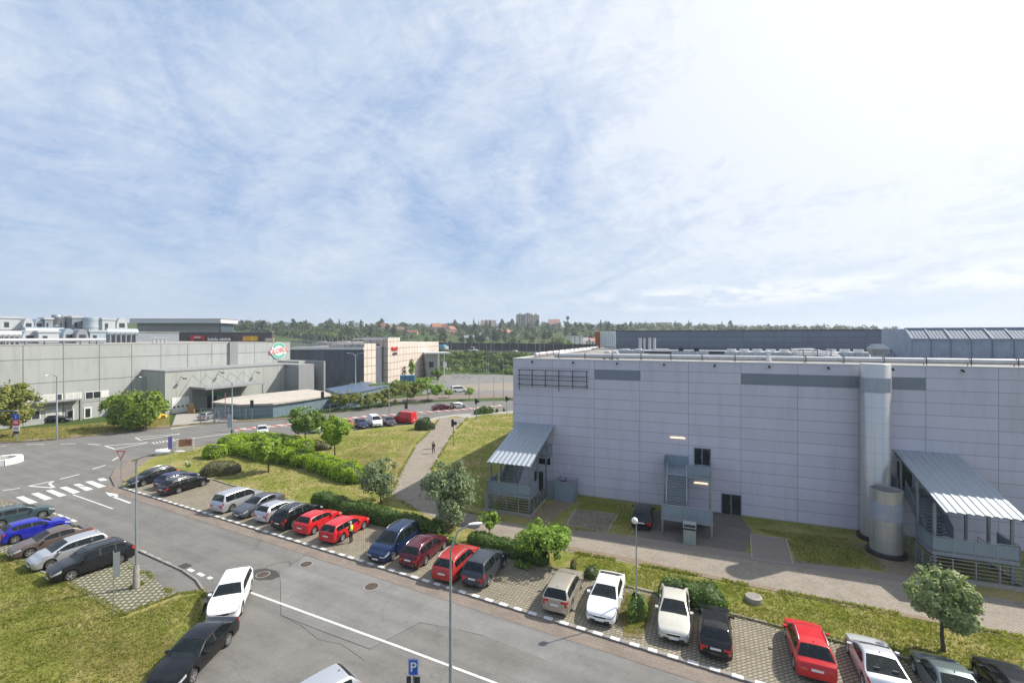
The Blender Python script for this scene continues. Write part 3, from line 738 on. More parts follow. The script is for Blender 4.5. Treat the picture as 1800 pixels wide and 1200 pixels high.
# left lawn
b = MB(); b.prism(px([(-700, 890), (-200, 892), (0, 977), (108, 1023), (216, 1084), (310, 1047), (352, 1042), (364, 1062), (356, 1092), (330, 1130), (262, 1195), (235, 1250), (100, 1500), (-900, 1500)]), -.05, LZ, 0, 1)
struct('lawn_corner', b, [M['lawn'], M['kerbstone']])
b = MB(); b.prism(px([(-200, 882), (0, 882), (60, 893), (100, 906), (190, 950), (228, 988), (304, 1045), (216, 1082), (108, 1021), (0, 975), (-200, 890)]), -.05, .10, 0, 1); struct('left_parking_bays', b, [M['parking_open'], M['kerbstone']])
b = MB(); b.prism(px([(-300, 874), (0, 879), (26, 881), (48, 890), (90, 903), (60, 893), (0, 882.5), (-300, 880)]), -.05, .09); struct('left_pavement', b, M['tan'])
# far verge on the junction's upper side
b = MB(); b.prism(px([(-900, 789), (0, 778), (77, 774), (187, 763), (257, 754), (298, 749), (298, 728), (200, 742), (0, 757), (-900, 765)]), -.05, .10, 0, 1); struct('verge_lawn', b, [M['lawn_dry'], M['kerbstone']])
b = MB(); b.prism(px([(-900, 790), (0, 779), (77, 775), (187, 764), (257, 755), (350, 746.5), (512, 736), (600, 726), (600, 725), (512, 734.5), (350, 744), (257, 752.5), (187, 761), (77, 771.5), (0, 775.5), (-900, 786)]), .0, .125); struct('verge_kerb', b, M['earth'])
# pavement round the corner with the give way sign
b = MB(); b.prism(px([(201, 855), (194, 840), (201, 827), (233, 808), (280, 796), (300, 795), (262, 808), (244, 822), (232, 838), (214, 848)]), -.05, .14); struct('pavement', b, M['tan'])
b = MB(); b.prism(px([(280, 797), (338, 787), (400, 775), (445, 768), (445, 770), (400, 777.5), (338, 790), (290, 798.5)]), 0, .15); struct('kerb', b, M['kerbstone'])
b = MB(); b.prism(px([(735, 745), (765, 734), (800, 729), (837, 727), (905, 722.5), (905, 727), (850, 729.5), (822, 736), (800, 732), (770, 737), (748, 746)]), 0, .15); struct('pavement_strip', b, M['concrete'])

# parking bays on the right of the road
k0, k1 = G(221, 859), G(1276, 1184); kd = (k1-k0).normalized(); kn = Vector((kd.y, -kd.x, 0))   # kn points to the road
if kn.y > 0: kn = -kn
ks = k0-kd*1.2; ke = k1+kd*18
back = px(park_back)
b = MB(); b.prism([ks, ke]+back[::-1], -.05, .09, 0, 1); struct('parking_bays', b, [M['parking'], M['kerbstone']])
def strip(p, q, w0, w1, z0, z1, mb):
    mb.prism([p+kn*w0, q+kn*w0, q+kn*w1, p+kn*w1], z0, z1)
b = MB(); strip(ks, ke, -.04, .2, 0, .14, b); struct('kerb', b, M['kerbstone'])
b = MB(); b.prism([ks+kn*.205-kd*1.5, ke+kn*.205, ke+kn*1.25, ks+kn*1.25-kd*1.5], 0, .035); struct('gutter_strip', b, M['tan'])
b = MB(); n_ = int((ke-ks).length/1.02); rnd = random.Random(3)
for i in range(n_):
    p = ks+kd*(1.1+i*1.02+rnd.uniform(-.03, .03)); q = p+kd*(.53+rnd.uniform(-.04, .04))
    strip(p, q, -.05, .212, .1, .146, b)
struct('kerb_marking', b, M['paint'])
def edging(lst, z, w, name, mat, closed=False, z0=0):
    b = MB(); pts = [p if isinstance(p, Vector) else G(*p) for p in lst]
    for i in range(len(pts)-1):
        d_ = (pts[i+1]-pts[i]).normalized(); n2 = Vector((d_.y, -d_.x, 0))*w/2
        b.prism([pts[i]+n2-d_*.02*(i % 2), pts[i+1]+n2, pts[i+1]-n2, pts[i]-n2-d_*.02*(i % 2)], z0, z+.002*(i % 2))
    return struct(name, b, mat)
edging(park_back[2:], .19, .14, 'kerb_edging', M['kerbstone'])
edging([(-200, 890), (0, 976), (108, 1022), (216, 1083), (307, 1046)], .16, .12, 'kerb_edging', M['kerbstone'])
edging([(190, 948), (228, 962), (280, 985), (320, 1003), (345, 1020), (359, 1040), (362, 1062), (352, 1092)], .12, .13, 'kerb_edging', M['kerbstone'])
b = MB()
for u, v, u2, v2 in ((88,900,97,903.5),(101,904,110,907.5),(113,908.5,121,912),(125,913,133,916.5),(187,945,195,948),(203,950.5,211,954),(217,957,226,960),(231,962,239,965.5),(245,968,255,971.5),(258,974,268,978),(272,980,281,984),(287,987,297,991),(331,1000,340,1004),(348,1007,358,1012),(366,1014,372,1017)):
    p, q = G(u, v), G(u2, v2); d_ = (q-p).normalized(); n2 = Vector((d_.y, -d_.x, 0))*.13; b.prism([p+n2, q+n2, q-n2, p-n2], 0, .026)
struct('kerb_marking', b, M['paint'])

# ---- road repairs and cracks
def sheet(name, lst, z, mat, z0=0.0): b = MB(); b.prism(px(lst), z0, z); return struct(name, b, mat)
sheet('road_patch', [(491,1004),(515,992),(537,977),(640,1008),(760,1047),(880,1084),(990,1119),(1000,1140),(960,1160),(850,1117),(738,1094),(651,1140),(560,1106),(494,1081)], .024, M['asphalt_new'])
sheet('road_patch', [(1000,1122),(1060,1141),(1120,1160),(1090,1200),(1180,1260),(1100,1290),(980,1225),(900,1190),(960,1163)], .0235, m_asphalt('asphalt_mid', (.165,.162,.158)))
def crack(lst, w): return edging(lst, .0265, w*.55, 'road_crack', M['crack'])
crack([(463,1003),(470,995),(492,988),(508,987),(512,993),(505,997)], .07)
crack([(490,1003),(493,1022),(494,1081),(560,1107),(651,1141)], .05)
crack([(512,992),(537,976)], .04)
crack([(651,1140),(738,1094),(790,1103),(850,1117)], .035)
crack([(494,1081),(530,1100),(560,1124),(600,1132),(640,1160)], .03)
sheet('road_stain', [(440,1006),(452,1000),(468,999),(486,1003),(492,1013),(478,1019),(455,1020),(442,1015)], .0245, M['asphalt_dark'])

# ---- painted markings
MZ = .03
def mark(lst): b = MB(); b.prism(px(lst), .0, MZ); struct('road_marking', b, M['paint'])
def line(u0, v0, u1, v1, w=.14):
    p, q = G(u0, v0), G(u1, v1); d_ = (q-p).normalized(); n2 = Vector((d_.y, -d_.x, 0))*w/2
    b = MB(); b.prism([p+n2, q+n2, q-n2, p-n2], 0, MZ); struct('road_marking', b, M['paint'])
line(429, 1037, 700, 1136, .15); line(700, 1136.05, 1060, 1272, .15)
line(129, 869.5, 198, 894, .13); line(196, 872, 229, 884, .22)
mark([(185,865),(206,868),(208,873),(196,873.5),(190,870)])
for q in (((83,222),(122,215),(198,248),(155,257)),((163,203),(203,197),(278,228),(235,237)),((240,187),(275,181),(352,210),(312,220)),((313,171),(350,165),(423,193),(385,203)),((385,155),(420,150),(492,178),(455,188)),((447,140),(485,135),(560,163),(520,172)),((513,125),(545,120),(570,130),(530,137))):
    mark([(u/3, 800+v/3) for u, v in q])
C8 = lambda u, v: (u/4.286, 640+v/4.286)
for a_ in ((20,952,150,934),(450,866,598,829),(700,790,795,760),(848,725,890,700),(195,606,330,603),(455,600,570,598),(665,602,752,607),(0,620,45,617)):
    line(*C8(a_[0], a_[1]), *C8(a_[2], a_[3]), .2)
for lst in (((213,918),(405,880)),((405,880),(372,900)),((372,900),(410,932)),((410,932),(213,918)),((790,615),(1110,590)),((790,615),(865,640)),((865,640),(1110,593)),((1020,552),(1060,572)),((1045,549),(1355,525)),((1060,570),(1355,527)),((1210,590),(1780,515))):
    line(*C8(*lst[0]), *C8(*lst[1]), .22)
for k in range(7):
    line(*C8(1150+k*25, 588-k*4), *C8(1165+k*25, 600-k*4.5), .15)
line(560, 741, 630, 734.5, .15)

# ---- path from the far road to the hall and along it
PZ = LZ+.012
path = [(822,735),(800,757),(777,795),(757,830),(752,860),(790,893),(850,910),(880,918),(1010,940),(1150,960),(1300,983),(1545,1019),(1800,1061),(2400,1158),(2400,1235),(1800,1124),(1545,1076),(1300,1029),(1150,1000),(1010,974),(900,952),(800,926),(735,900),(700,880),(690,866),(705,830),(732,782),(760,755),(773,735)]
sheet('path', path, PZ, M['path'], .05)
# trodden verges, gravel beds, dirt by the stairs
rnd = random.Random(11)
def ragged(lst, amp, n=4):
    out = []
    for i in range(len(lst)):
        p = Vector((lst[i][0], lst[i][1], 0)); q = Vector((lst[(i+1) % len(lst)][0], lst[(i+1) % len(lst)][1], 0))
        for k in range(n): c_ = p.lerp(q, k/n); out.append((c_.x+rnd.uniform(-amp, amp), c_.y+rnd.uniform(-amp, amp)*.4))
    return out
sheet('bare_earth', ragged([(762,738),(732,770),(706,822),(694,860),(700,885),(680,880),(676,850),(700,800),(725,762),(748,744)], 2.5), LZ+.006, M['lawn_dry'], .05)
sheet('bare_earth', ragged([(600,800),(660,778),(690,790),(668,812),(630,830),(600,822)], 6), LZ+.005, M['lawn_dry'], .05)
sheet('bare_earth', ragged([(1000,962),(1150,992),(1300,1024),(1500,1066),(1500,1071),(1300,1030),(1150,998),(1000,969)], 1.6, 8), PZ+.02, M['earth'], .05)
sheet('bare_earth', ragged([(1500,1064),(1800,1121),(2100,1178),(2100,1186),(1800,1129),(1500,1070)], 1.6, 8), PZ+.021, M['earth'], .05)
sheet('gravel_strip', ragged([(1000,930),(1150,950),(1300,972),(1545,1008),(1700,1032),(1700,1045),(1545,1020),(1300,984),(1150,962),(1000,942)], 1.2, 6), PZ+.006, M['gravel'], .05)
sheet('dirt_patch', [(1140,905),(1180,893),(1300,905),(1320,935),(1312,972),(1240,966),(1140,950),(1110,940)], LZ+.008, m_asphalt('stained_paving', (.13,.115,.105)), .05)
sheet('dirt_patch', ragged([(925,915),(985,872),(1020,880),(985,905),(960,930)], 2), LZ+.007, M['earth'], .05)
sheet('dirt_patch', ragged([(1500,955),(1600,975),(1650,1040),(1560,1010),(1530,990)], 3), LZ+.007, M['earth'], .05)
sheet('gravel_bed', [(1012,897),(1086,906),(1068,937),(995,925)], LZ+.014, M['gravel'], .05)
sheet('gravel_bed', [(1319,941),(1382,950),(1394,994),(1322,985)], LZ+.014, M['gravel'], .05)
edging([(1012,897),(1086,906),(1068,937),(995,925),(1012,897)], LZ+.05, .08, 'kerb_edging', M['concrete'], z0=.05)
edging([(1319,941),(1382,950),(1394,994),(1322,985),(1319,941)], LZ+.05, .08, 'kerb_edging', M['concrete'], z0=.05)
# the planted gap between two groups of bays
sheet('planted_gap', ragged([(1098,1042),(1150,1050),(1146,1085),(1128,1125),(1096,1120),(1088,1085)], 3, 6), .115, m_lawn('planted_soil', [(.09,.1,.03), (.15,.14,.05), (.2,.18,.07)], (.2,.15,.1), .8, .9), .02)
sheet('planted_gap', ragged([(214,853),(238,838),(246,842),(226,858)], 1), .115, M['lawn'], .02)
# worn end of the left lawn
sheet('bare_earth', ragged([(190,1120),(300,1118),(312,1135),(262,1190),(240,1200),(180,1190),(60,1150),(100,1120)], 8), LZ+.005, M['lawn_dry'], .05)
# ------------------------------------------------------------------ cars
def pchip(knots):
    xs = [k[0] for k in knots]; zs = [k[1] for k in knots]; n = len(xs)
    dl = [(zs[i+1]-zs[i])/(xs[i+1]-xs[i]) for i in range(n-1)]
    m = [dl[0]]+[0 if dl[i-1]*dl[i] <= 0 else 2*dl[i-1]*dl[i]/(dl[i-1]+dl[i]) for i in range(1, n-1)]+[dl[-1]]
    def f(x):
        x = max(xs[0], min(xs[-1], x)); i = 0
        while i < n-2 and x > xs[i+1]: i += 1
        h = xs[i+1]-xs[i]; t = (x-xs[i])/h
        return ((2*t**3-3*t*t+1)*zs[i]+(t**3-2*t*t+t)*h*m[i]+(3*t*t-2*t**3)*zs[i+1]+(t**3-t*t)*h*m[i+1])
    return f
STY = {
 'estate': dict(L=4.62,W=1.79,H=1.47,wb=2.62,fo=.90,r=.315,tc=1.12,zc=1.0,trf=1.98,trr=4.02,tgb=4.50,zgb=1.0,zn=.62,zbf=.93,zbr=1.0,win=((1.55,2.42),(2.52,3.32),(3.40,4.12))),
 'hatch': dict(L=4.2,W=1.77,H=1.47,wb=2.58,fo=.87,r=.315,tc=1.08,zc=1.02,trf=1.95,trr=3.55,tgb=4.05,zgb=1.02,zn=.64,zbf=.95,zbr=1.05,win=((1.5,2.4),(2.5,3.25),(3.3,3.62))),
 'mpv': dict(L=4.4,W=1.82,H=1.64,wb=2.66,fo=.90,r=.32,tc=.95,zc=1.08,trf=1.95,trr=3.85,tgb=4.28,zgb=1.05,zn=.66,zbf=.98,zbr=1.06,win=((1.25,2.3),(2.4,3.25),(3.32,4.0))),
 'suv': dict(L=4.5,W=1.83,H=1.68,wb=2.64,fo=.90,r=.355,tc=1.15,zc=1.15,trf=1.95,trr=3.85,tgb=4.36,zgb=1.12,zn=.74,zbf=1.08,zbr=1.16,win=((1.6,2.45),(2.55,3.35),(3.42,4.0)),clad=True),
 'sedan': dict(L=4.68,W=1.80,H=1.44,wb=2.72,fo=.90,r=.325,tc=1.25,zc=.98,trf=2.12,trr=3.35,tgb=4.12,zgb=1.02,zn=.62,zbf=.92,zbr=.98,win=((1.68,2.55),(2.64,3.5))),
 'lift': dict(L=4.67,W=1.81,H=1.45,wb=2.68,fo=.90,r=.325,tc=1.2,zc=1.0,trf=2.08,trr=3.3,tgb=4.36,zgb=1.04,zn=.63,zbf=.94,zbr=1.02,win=((1.62,2.5),(2.6,3.4))),
 'coupe': dict(L=4.15,W=1.82,H=1.38,wb=2.5,fo=.86,r=.33,tc=1.2,zc=.98,trf=2.0,trr=2.75,tgb=3.75,zgb=.98,zn=.6,zbf=.92,zbr=.97,win=((1.62,2.62),(2.68,3.1))),
 'beetle': dict(L=4.2,W=1.81,H=1.49,wb=2.53,fo=.88,r=.34,tc=1.18,zc=1.02,trf=1.9,trr=2.8,tgb=3.85,zgb=.98,zn=.62,zbf=.95,zbr=.98,win=((1.5,2.55),(2.6,3.1))),
 'minivan': dict(L=4.75,W=1.9,H=1.74,wb=2.85,fo=.92,r=.32,tc=.95,zc=1.08,trf=1.95,trr=4.3,tgb=4.64,zgb=1.08,zn=.66,zbf=.98,zbr=1.05,win=((1.25,2.35),(2.45,3.4),(3.48,4.35))),
 'van': dict(L=4.9,W=1.92,H=2.15,wb=3.0,fo=.92,r=.33,tc=.85,zc=1.2,trf=1.75,trr=4.72,tgb=4.86,zgb=1.3,zn=.72,zbf=1.12,zbr=1.2,win=((1.15,1.95),),noglass=True),
 'minibus': dict(L=4.9,W=1.92,H=1.95,wb=3.0,fo=.92,r=.33,tc=.8,zc=1.15,trf=1.7,trr=4.6,tgb=4.84,zgb=1.2,zn=.7,zbf=1.08,zbr=1.15,win=((1.1,1.95),(2.05,3.2),(3.3,4.5))),
}
mg_, ntg, bsg = newmat('car_glass')
bsg.inputs['Base Color'].default_value = (.012,.018,.02,1); bsg.inputs['Roughness'].default_value = .03; bsg.inputs['Specular IOR Level'].default_value = .6
trg = N(ntg, 'ShaderNodeBsdfTransparent'); trg.inputs['Color'].default_value = (.75,.88,.86,1)
mxg = N(ntg, 'ShaderNodeMixShader', Fac=.42); L(ntg, bsg.outputs[0], mxg.inputs[1]); L(ntg, trg.outputs[0], mxg.inputs[2]); L(ntg, mxg.outputs[0], ntg.nodes['Material Output'].inputs['Surface'])
M['car_glass'] = mg_
M['seat'] = plain('seat_cloth', (.055,.055,.06), .9, var=.3)
M['lamp_glass'] = plain('lamp_glass', (.42,.44,.46), .08, .25, var=.2, scale=8, coat=.8)
M['tail_red'] = plain('tail_red', (.45,.012,.012), .12, var=.15, scale=8, coat=.8)
M['alloy'] = plain('alloy', (.5,.5,.51), .3, .8)
M['steel_rim'] = plain('steel_rim', (.3,.3,.31), .4, .6)
M['plate'] = plain('number_plate', (.68,.68,.66), .4)
M['trim'] = plain('dark_trim', (.02,.02,.021), .55)
M['chrome'] = plain('chrome', (.6,.6,.61), .15, .9)
def paintmat(name, col, metal=0.0, rough=.32, dust=.05):
    m, nt, bs = newmat(name)
    tcx = N(nt, 'ShaderNodeTexCoord').outputs['Object']
    nz = N(nt, 'ShaderNodeTexNoise', Scale=2.2, Detail=6, Roughness=.7); L(nt, tcx, nz.inputs['Vector'])
    mr = N(nt, 'ShaderNodeMapRange'); mr.inputs[1].default_value = .42; mr.inputs[2].default_value = .75; mr.inputs[4].default_value = dust*1.6
    L(nt, nz.outputs['Fac'], mr.inputs[0])
    L(nt, mixc(nt, col, (.24,.22,.19), mr.outputs[0]), bs.inputs['Base Color'])
    bs.inputs['Metallic'].default_value = metal; bs.inputs['Roughness'].default_value = rough
    bs.inputs['Coat Weight'].default_value = .55; bs.inputs['Coat Roughness'].default_value = .04; bs.inputs['Specular IOR Level'].default_value = .2
    return m
PAINT = {k: paintmat('car_paint_'+k, *v) for k, v in dict(
    black=((.005,.005,.006), 0, .25, .025), navy=((.008,.022,.07), .2, .3, .03), darkblue=((.012,.016,.075), .1, .3, .03), blue=((.012,.018,.33), .15, .28, .03),
    silver=((.5,.51,.54), .55, .32), lightsilver=((.6,.61,.63), .45, .32), grey=((.1,.105,.125), .4, .34), darkgrey=((.045,.05,.065), .3, .32),
    red=((.5,.012,.018), 0, .28), brick=((.4,.03,.025), .15, .3), maroon=((.085,.008,.018), .2, .28), white=((.75,.76,.78), 0, .3, .03),
    beige=((.4,.36,.3), .45, .34, .1), cream=((.6,.57,.5), .3, .33, .1), brown=((.13,.095,.08), .35, .32, .1), teal=((.05,.085,.1), .4, .3), greengrey=((.16,.2,.205), .5, .3),
    coal=((.012,.013,.017), .2, .25, .03), purple=((.06,.035,.055), .3, .3), pink=((.5,.09,.07), 0, .35), pale=((.66,.68,.72), .3, .3), yellow=((.75,.5,.02), 0, .35), burgundy=((.11,.015,.03), .2, .3)).items()}

_wheel = {}
def wheel_meshes(r_, kind):
    key = (r_, kind)
    if key in _wheel: return _wheel[key]
    def rot(mb):   # lathe axis z -> car's y
        mb.v = [(x, -z, y) for x, y, z in mb.v]; return mb
    t = MB(); w = .105
    t.lathe([(r_*.62, -w), (r_*.93, -w), (r_, -w*.7), (r_, w*.7), (r_*.93, w), (r_*.62, w)], 22); t.disc((0,0,-w*.6), r_*.63, 22, up=False)
    rm = MB(); rr = r_*.66
    rm.lathe([(rr, w*.55), (rr, w*1.0), (rr*.9, w*1.02), (rr*.86, w*.7)], 22)
    rm.disc((0,0,w*.35), rr, 22, 1)
    if kind == 'alloy':
        for k in range(5):
            a = 2*PI*k/5; c, s_ = math.cos(a), math.sin(a)
            rm.bar((c*.03, s_*.03, w*.8), (c*rr*.92, s_*rr*.92, w*.8), rr*.3, .03)
        rm.lathe([(rr*.28, w*.7), (rr*.24, w*1.0), (.001, w*1.02)], 10)
    else:
        rm.lathe([(rr*.9, w*.75), (rr*.6, w*.95), (rr*.3, w*.8), (.001, w*.85)], 16)
    a = rot(t).build('wheel', M['rubber']); b_ = rot(rm).build('rim', [M['alloy'] if kind == 'alloy' else M['steel_rim'], M['black']])
    ma, mb_ = a.data, b_.data
    bpy.data.objects.remove(a); bpy.data.objects.remove(b_)
    _wheel[key] = (ma, mb_); return ma, mb_

def make_car(label, style, paint, anchor, uv, vp=1220, away=True, gz=.09, rims='alloy', rails=None, group='cars parked in the bays', cat='car', name='parked_car', small=False, **over):
    S = dict(STY[style]); S.update(over)
    Ln, W, H, wb, fo, r_ = S['L'], S['W'], S['H'], S['wb'], S['fo'], S['r']
    tc_, trf, trr, tgb = S['tc'], S['trf'], S['trr'], S['tgb']; hw = W/2
    d_ = Vector((vp-900, F, 0)).normalized()
    if not away: d_ = -d_
    ang = math.atan2(d_.y, d_.x)
    xf, xr = Ln/2-fo, Ln/2-fo-wb; yw = hw-.09
    loc = {'rr': (xr, -yw), 'rl': (xr, yw), 'fl': (xf, yw), 'fr': (xf, -yw), 'fc': (Ln/2, 0), 'rc': (-Ln/2, 0), 'c': (0, 0)}[anchor]
    p = G(uv[0], uv[1], gz)
    left = Vector((-d_.y, d_.x, 0))
    o = p-d_*loc[0]-left*loc[1]; o.z = gz
    root = empty(name, o, ang, label, cat, group)
    zn, zc, zgb = S['zn'], S['zc'], S['zgb']
    kn_ = [(0, zn), (.07, zn+.075), (.25, zn+.14), (tc_*.6, zc-.075), (tc_, zc), (trf, H-.065), (trf+.4, H-.02), ((trf+.4+trr)/2, H), (trr, H-.045), (tgb, zgb)]
    if tgb < Ln-.3: kn_ += [(Ln-.14, zgb-.03), (Ln, zgb-.2)]
    else: kn_ += [(Ln-.03, zgb-.1), (Ln, zgb-.22)]
    ztop = pchip(kn_)
    def plan(t):
        p_ = 1.0
        if t < .8: p_ -= .12*(1-t/.8)**2
        if t < .16: p_ -= .09*(1-t/.16)**2
        q = Ln-t
        if q < .7: p_ -= .07*(1-q/.7)**2
        if q < .12: p_ -= .06*(1-q/.12)**2
        return p_
    tw = (fo, fo+wb); Ra = r_+.075
    ts = {0, .04, .1, .2, .32, .45, Ln, Ln-.04, Ln-.1, Ln-.2, Ln-.32, tc_, tc_+.05, trf-.03, trf, trr, trr+.04, tgb-.04, tgb}
    for a_, b2 in S['win']: ts |= {a_, b2}
    for t0 in tw: ts |= {t0+Ra*math.cos(PI*k/8) for k in range(9)}; ts |= {t0-Ra-.01, t0+Ra+.01}
    n_ = 22 if not small else 12
    ts |= {Ln*i/n_ for i in range(n_+1)}
    ts = sorted(t for t in ts if 0 <= t <= Ln); tt = [ts[0]]
    for t in ts[1:]:
        if t-tt[-1] > .012: tt.append(t)
    tt[-1] = Ln; ts = tt
    sill = .2 if not S.get('clad') else .26
    crown = .035
    secs = []
    for t in ts:
        zt = ztop(t); f_ = (t-tc_)/(tgb-tc_); zbelt = S['zbf']+(S['zbr']-S['zbf'])*max(0, min(1, f_))
        zb = min(zbelt, zt-.03); h = zt-zb; k = max(0, min(1, (h-.03)/(H-zbelt-.06)))
        zlo = sill+(.06 if t < .06 or t > Ln-.06 else 0)
        for t0 in tw:
            dx_ = abs(t-t0)
            if dx_ <= Ra+.001: zlo = max(zlo, r_+math.sqrt(max(0, Ra*Ra-dx_*dx_)))
        pl = plan(t)*hw; wb_ = .955*pl; we = wb_+(.755*hw*min(1, plan(t)+.03)-wb_)*k
        rows = [(.90*pl, zlo), (.965*pl, zlo+.035), (.995*pl, .40), (1.0*pl, .64*zb), (.985*pl, .84*zb), (wb_, zb)]
        def on(z): a_ = (z-zb)/max(.001, h); return (wb_+(we-wb_)*a_, z)
        rows += [on(zb+min(.03, .2*h)), on(zt-max(.01, min(.085, .3*h))), (we-.004*k, zt-.03*k-.004), (we-.035*k-.01, zt), (we-.10*k-.06*(1-k), zt+.012), ((we-.1)*.5, zt+crown*.8), (0, zt+crown)]
        for i in range(1, 5):
            z = max(rows[i][1], rows[i-1][1]+.012); z = min(z, zb-.004*(5-i)); rows[i] = (rows[i][0], max(z, rows[i-1][1]+.001))
        secs.append([(Ln/2-t, y, z) for y, z in rows])
    bins = {}
    def put(name_, quad, side=0): bins.setdefault((name_, side), []).append(quad)
    wins = S['win']; noglass = S.get('noglass')
    dsplit = [tc_+.12, wins[0][1]+.05, (wins[1][1]+.04 if len(wins) > 1 else wins[0][1]+.06)]
    for i in range(len(ts)-1):
        tm = (ts[i]+ts[i+1])/2
        for j in range(12):
            for sd in (1, -1):
                q = [secs[i][j], secs[i+1][j], secs[i+1][j+1], secs[i][j+1]]
                if sd < 0: q = [(x, -y, z) for x, y, z in q][::-1]
                hgt_ = secs[i][8][2]-secs[i][5][2]; nm = 'body'; key = 0
                if j == 6:
                    for wi, (a_, b2) in enumerate(wins):
                        if a_ < tm < b2: nm, key = 'side_window', sd*(wi+1)
                    if nm == 'body' and len(wins) > 1 and wins[0][1] <= tm <= wins[-1][0]: nm = 'pillar_trim'
                elif j in (10, 11):
                    if tc_+.04 < tm < trf-.02: nm = 'windscreen'
                    elif trr+.03 < tm < tgb-.03 and not (noglass): nm = 'rear_window'
                    elif j and .3 < tm < tc_-.02: nm = 'bonnet'
                elif j == 9 and .3 < tm < tc_-.02: nm = 'bonnet'
                elif j == 4 and tm < .45: nm, key = 'headlight', sd
                elif j == 4 and tm > Ln-.2: nm, key = 'tail_light', sd
                elif j in (0,) and S.get('clad'): nm = 'cladding'
                elif 1 <= j <= 4 and not small:
                    if dsplit[0] < tm < dsplit[1]: nm, key = 'door', sd
                    elif len(wins) > 1 and dsplit[1] < tm < min(dsplit[2], tw[1]-.1): nm, key = 'door', 2*sd
                put(nm, q, key)
    # end caps
    cols = [-1, -.82, -.52, -.26, .26, .52, .82, 1]
    for end, sg in ((0, 1), (-1, -1)):
        sec = secs[end]; x0 = sec[0][0]; bl = .075 if sg > 0 else .05
        grid = [[(x0+sg*bl*(1-f_*f_)*(1 if r_i < 5 else .8), f_*sec[r_i][1], sec[r_i][2]+(.012*(1-f_*f_) if r_i == 5 else 0)) for f_ in cols] for r_i in range(6)]
        grid.append([(x0, f_*sec[5][1], sec[9][2]+crown*.6*(1-f_*f_)) for f_ in cols])
        for r_i in range(6):
            for c_ in range(7):
                q = [grid[r_i][c_], grid[r_i][c_+1], grid[r_i+1][c_+1], grid[r_i+1][c_]]
                if sg < 0: q = q[::-1]
                nm = 'body'; key = 0; outer = c_ in (0, 1, 5, 6)
                if r_i == 4 and outer: nm, key = ('headlight' if sg > 0 else 'tail_light'), (1 if c_ > 3 else -1)
                elif r_i == 3 and c_ in (0, 6) and sg < 0: nm, key = 'tail_light', (1 if c_ > 3 else -1)
                elif sg > 0 and r_i == 4 and c_ in (2, 3, 4): nm = 'grille'
                elif sg > 0 and r_i == 1 and 1 <= c_ <= 5: nm = 'grille'
                elif r_i == 0: nm, key = 'bumper_lip', sg
                put(nm, q, key)
    mats = {'body': PAINT[paint], 'door': PAINT[paint], 'bonnet': PAINT[paint], 'windscreen': M['car_glass'], 'rear_window': M['car_glass'], 'side_window': M['car_glass'], 'pillar_trim': M['trim'],
            'headlight': M['lamp_glass'], 'tail_light': M['tail_red'], 'grille': M['trim'], 'bumper_lip': M['trim'], 'cladding': M['trim']}
    if small:
        mg = {}
        for (nm, key), qs in bins.items():
            k2 = nm if nm in ('windscreen', 'rear_window') else ('side_window', key > 0) if nm == 'side_window' else (nm, key) if nm in ('headlight', 'tail_light') else 'body' if mats[nm] == PAINT[paint] else 'trim'
            mg.setdefault((k2 if isinstance(k2, str) else k2[0], 0 if isinstance(k2, str) else k2[1]), []).extend(qs)
        bins = mg; mats['trim'] = M['trim']
    made = {}
    for (nm, key), qs in bins.items():
        vmap = {}; vs = []; fs = []
        for q in qs:
            f_ = []
            for p_ in q:
                kk = (round(p_[0], 4), round(p_[1], 4), round(p_[2], 4))
                if kk not in vmap: vmap[kk] = len(vs); vs.append(p_)
                if vmap[kk] not in f_: f_.append(vmap[kk])
            if len(f_) > 2: fs.append(tuple(f_))
        mb = MB(); mb.add(vs, fs, 0, True)
        ob = mb.build(nm, mats[nm], root); ob.data.set_sharp_from_angle(angle=R(38)); made[(nm, key)] = ob
    # underside, wheels, mirrors, plates
    b = MB(); b.box(-Ln/2+.15, Ln/2-.15, -hw+.24, hw-.24, .17, .62); b.box(-Ln/2+.5, Ln/2-1.0, -hw+.1, hw-.1, .60, zc*.62) ; b.build('underbody', M['black'], root)
    if not small:
        b = MB(); zf = zc*.62; xs_ = Ln/2-tc_
        for xq in (xs_-1.15, xs_-2.0):
            for yq in (-.36, .36):
                b.box(xq-.05, xq+.42, yq-.25, yq+.25, zf, zf+.1); b.add([(xq-.02,yq-.24,zf+.05),(xq-.02,yq+.24,zf+.05),(xq-.2,yq+.21,H-.45),(xq-.2,yq-.21,H-.45),(xq-.13,yq-.24,zf+.05),(xq-.13,yq+.24,zf+.05),(xq-.3,yq+.21,H-.45),(xq-.3,yq-.21,H-.45)], [(0,1,2,3),(5,4,7,6),(3,2,6,7),(1,5,6,2),(4,0,3,7)])
                b.box(xq-.31, xq-.22, yq-.12, yq+.12, H-.43, H-.22)
        b.box(xs_-.55, xs_-.12, -hw+.2, hw-.2, zf, zc*.9)
        b.build('seats', M['seat'], root)
    mt, mr_ = wheel_meshes(r_, rims)
    for x in (xf, xr):
        for sd in (1, -1):
            o1 = bpy.data.objects.new('wheel', mt); COL.objects.link(o1); o1.parent = root; o1.location = (x, sd*(hw-.125), r_)
            if sd > 0: o1.rotation_euler = (0, 0, PI)
            o2 = bpy.data.objects.new('rim', mr_); COL.objects.link(o2); o2.parent = o1
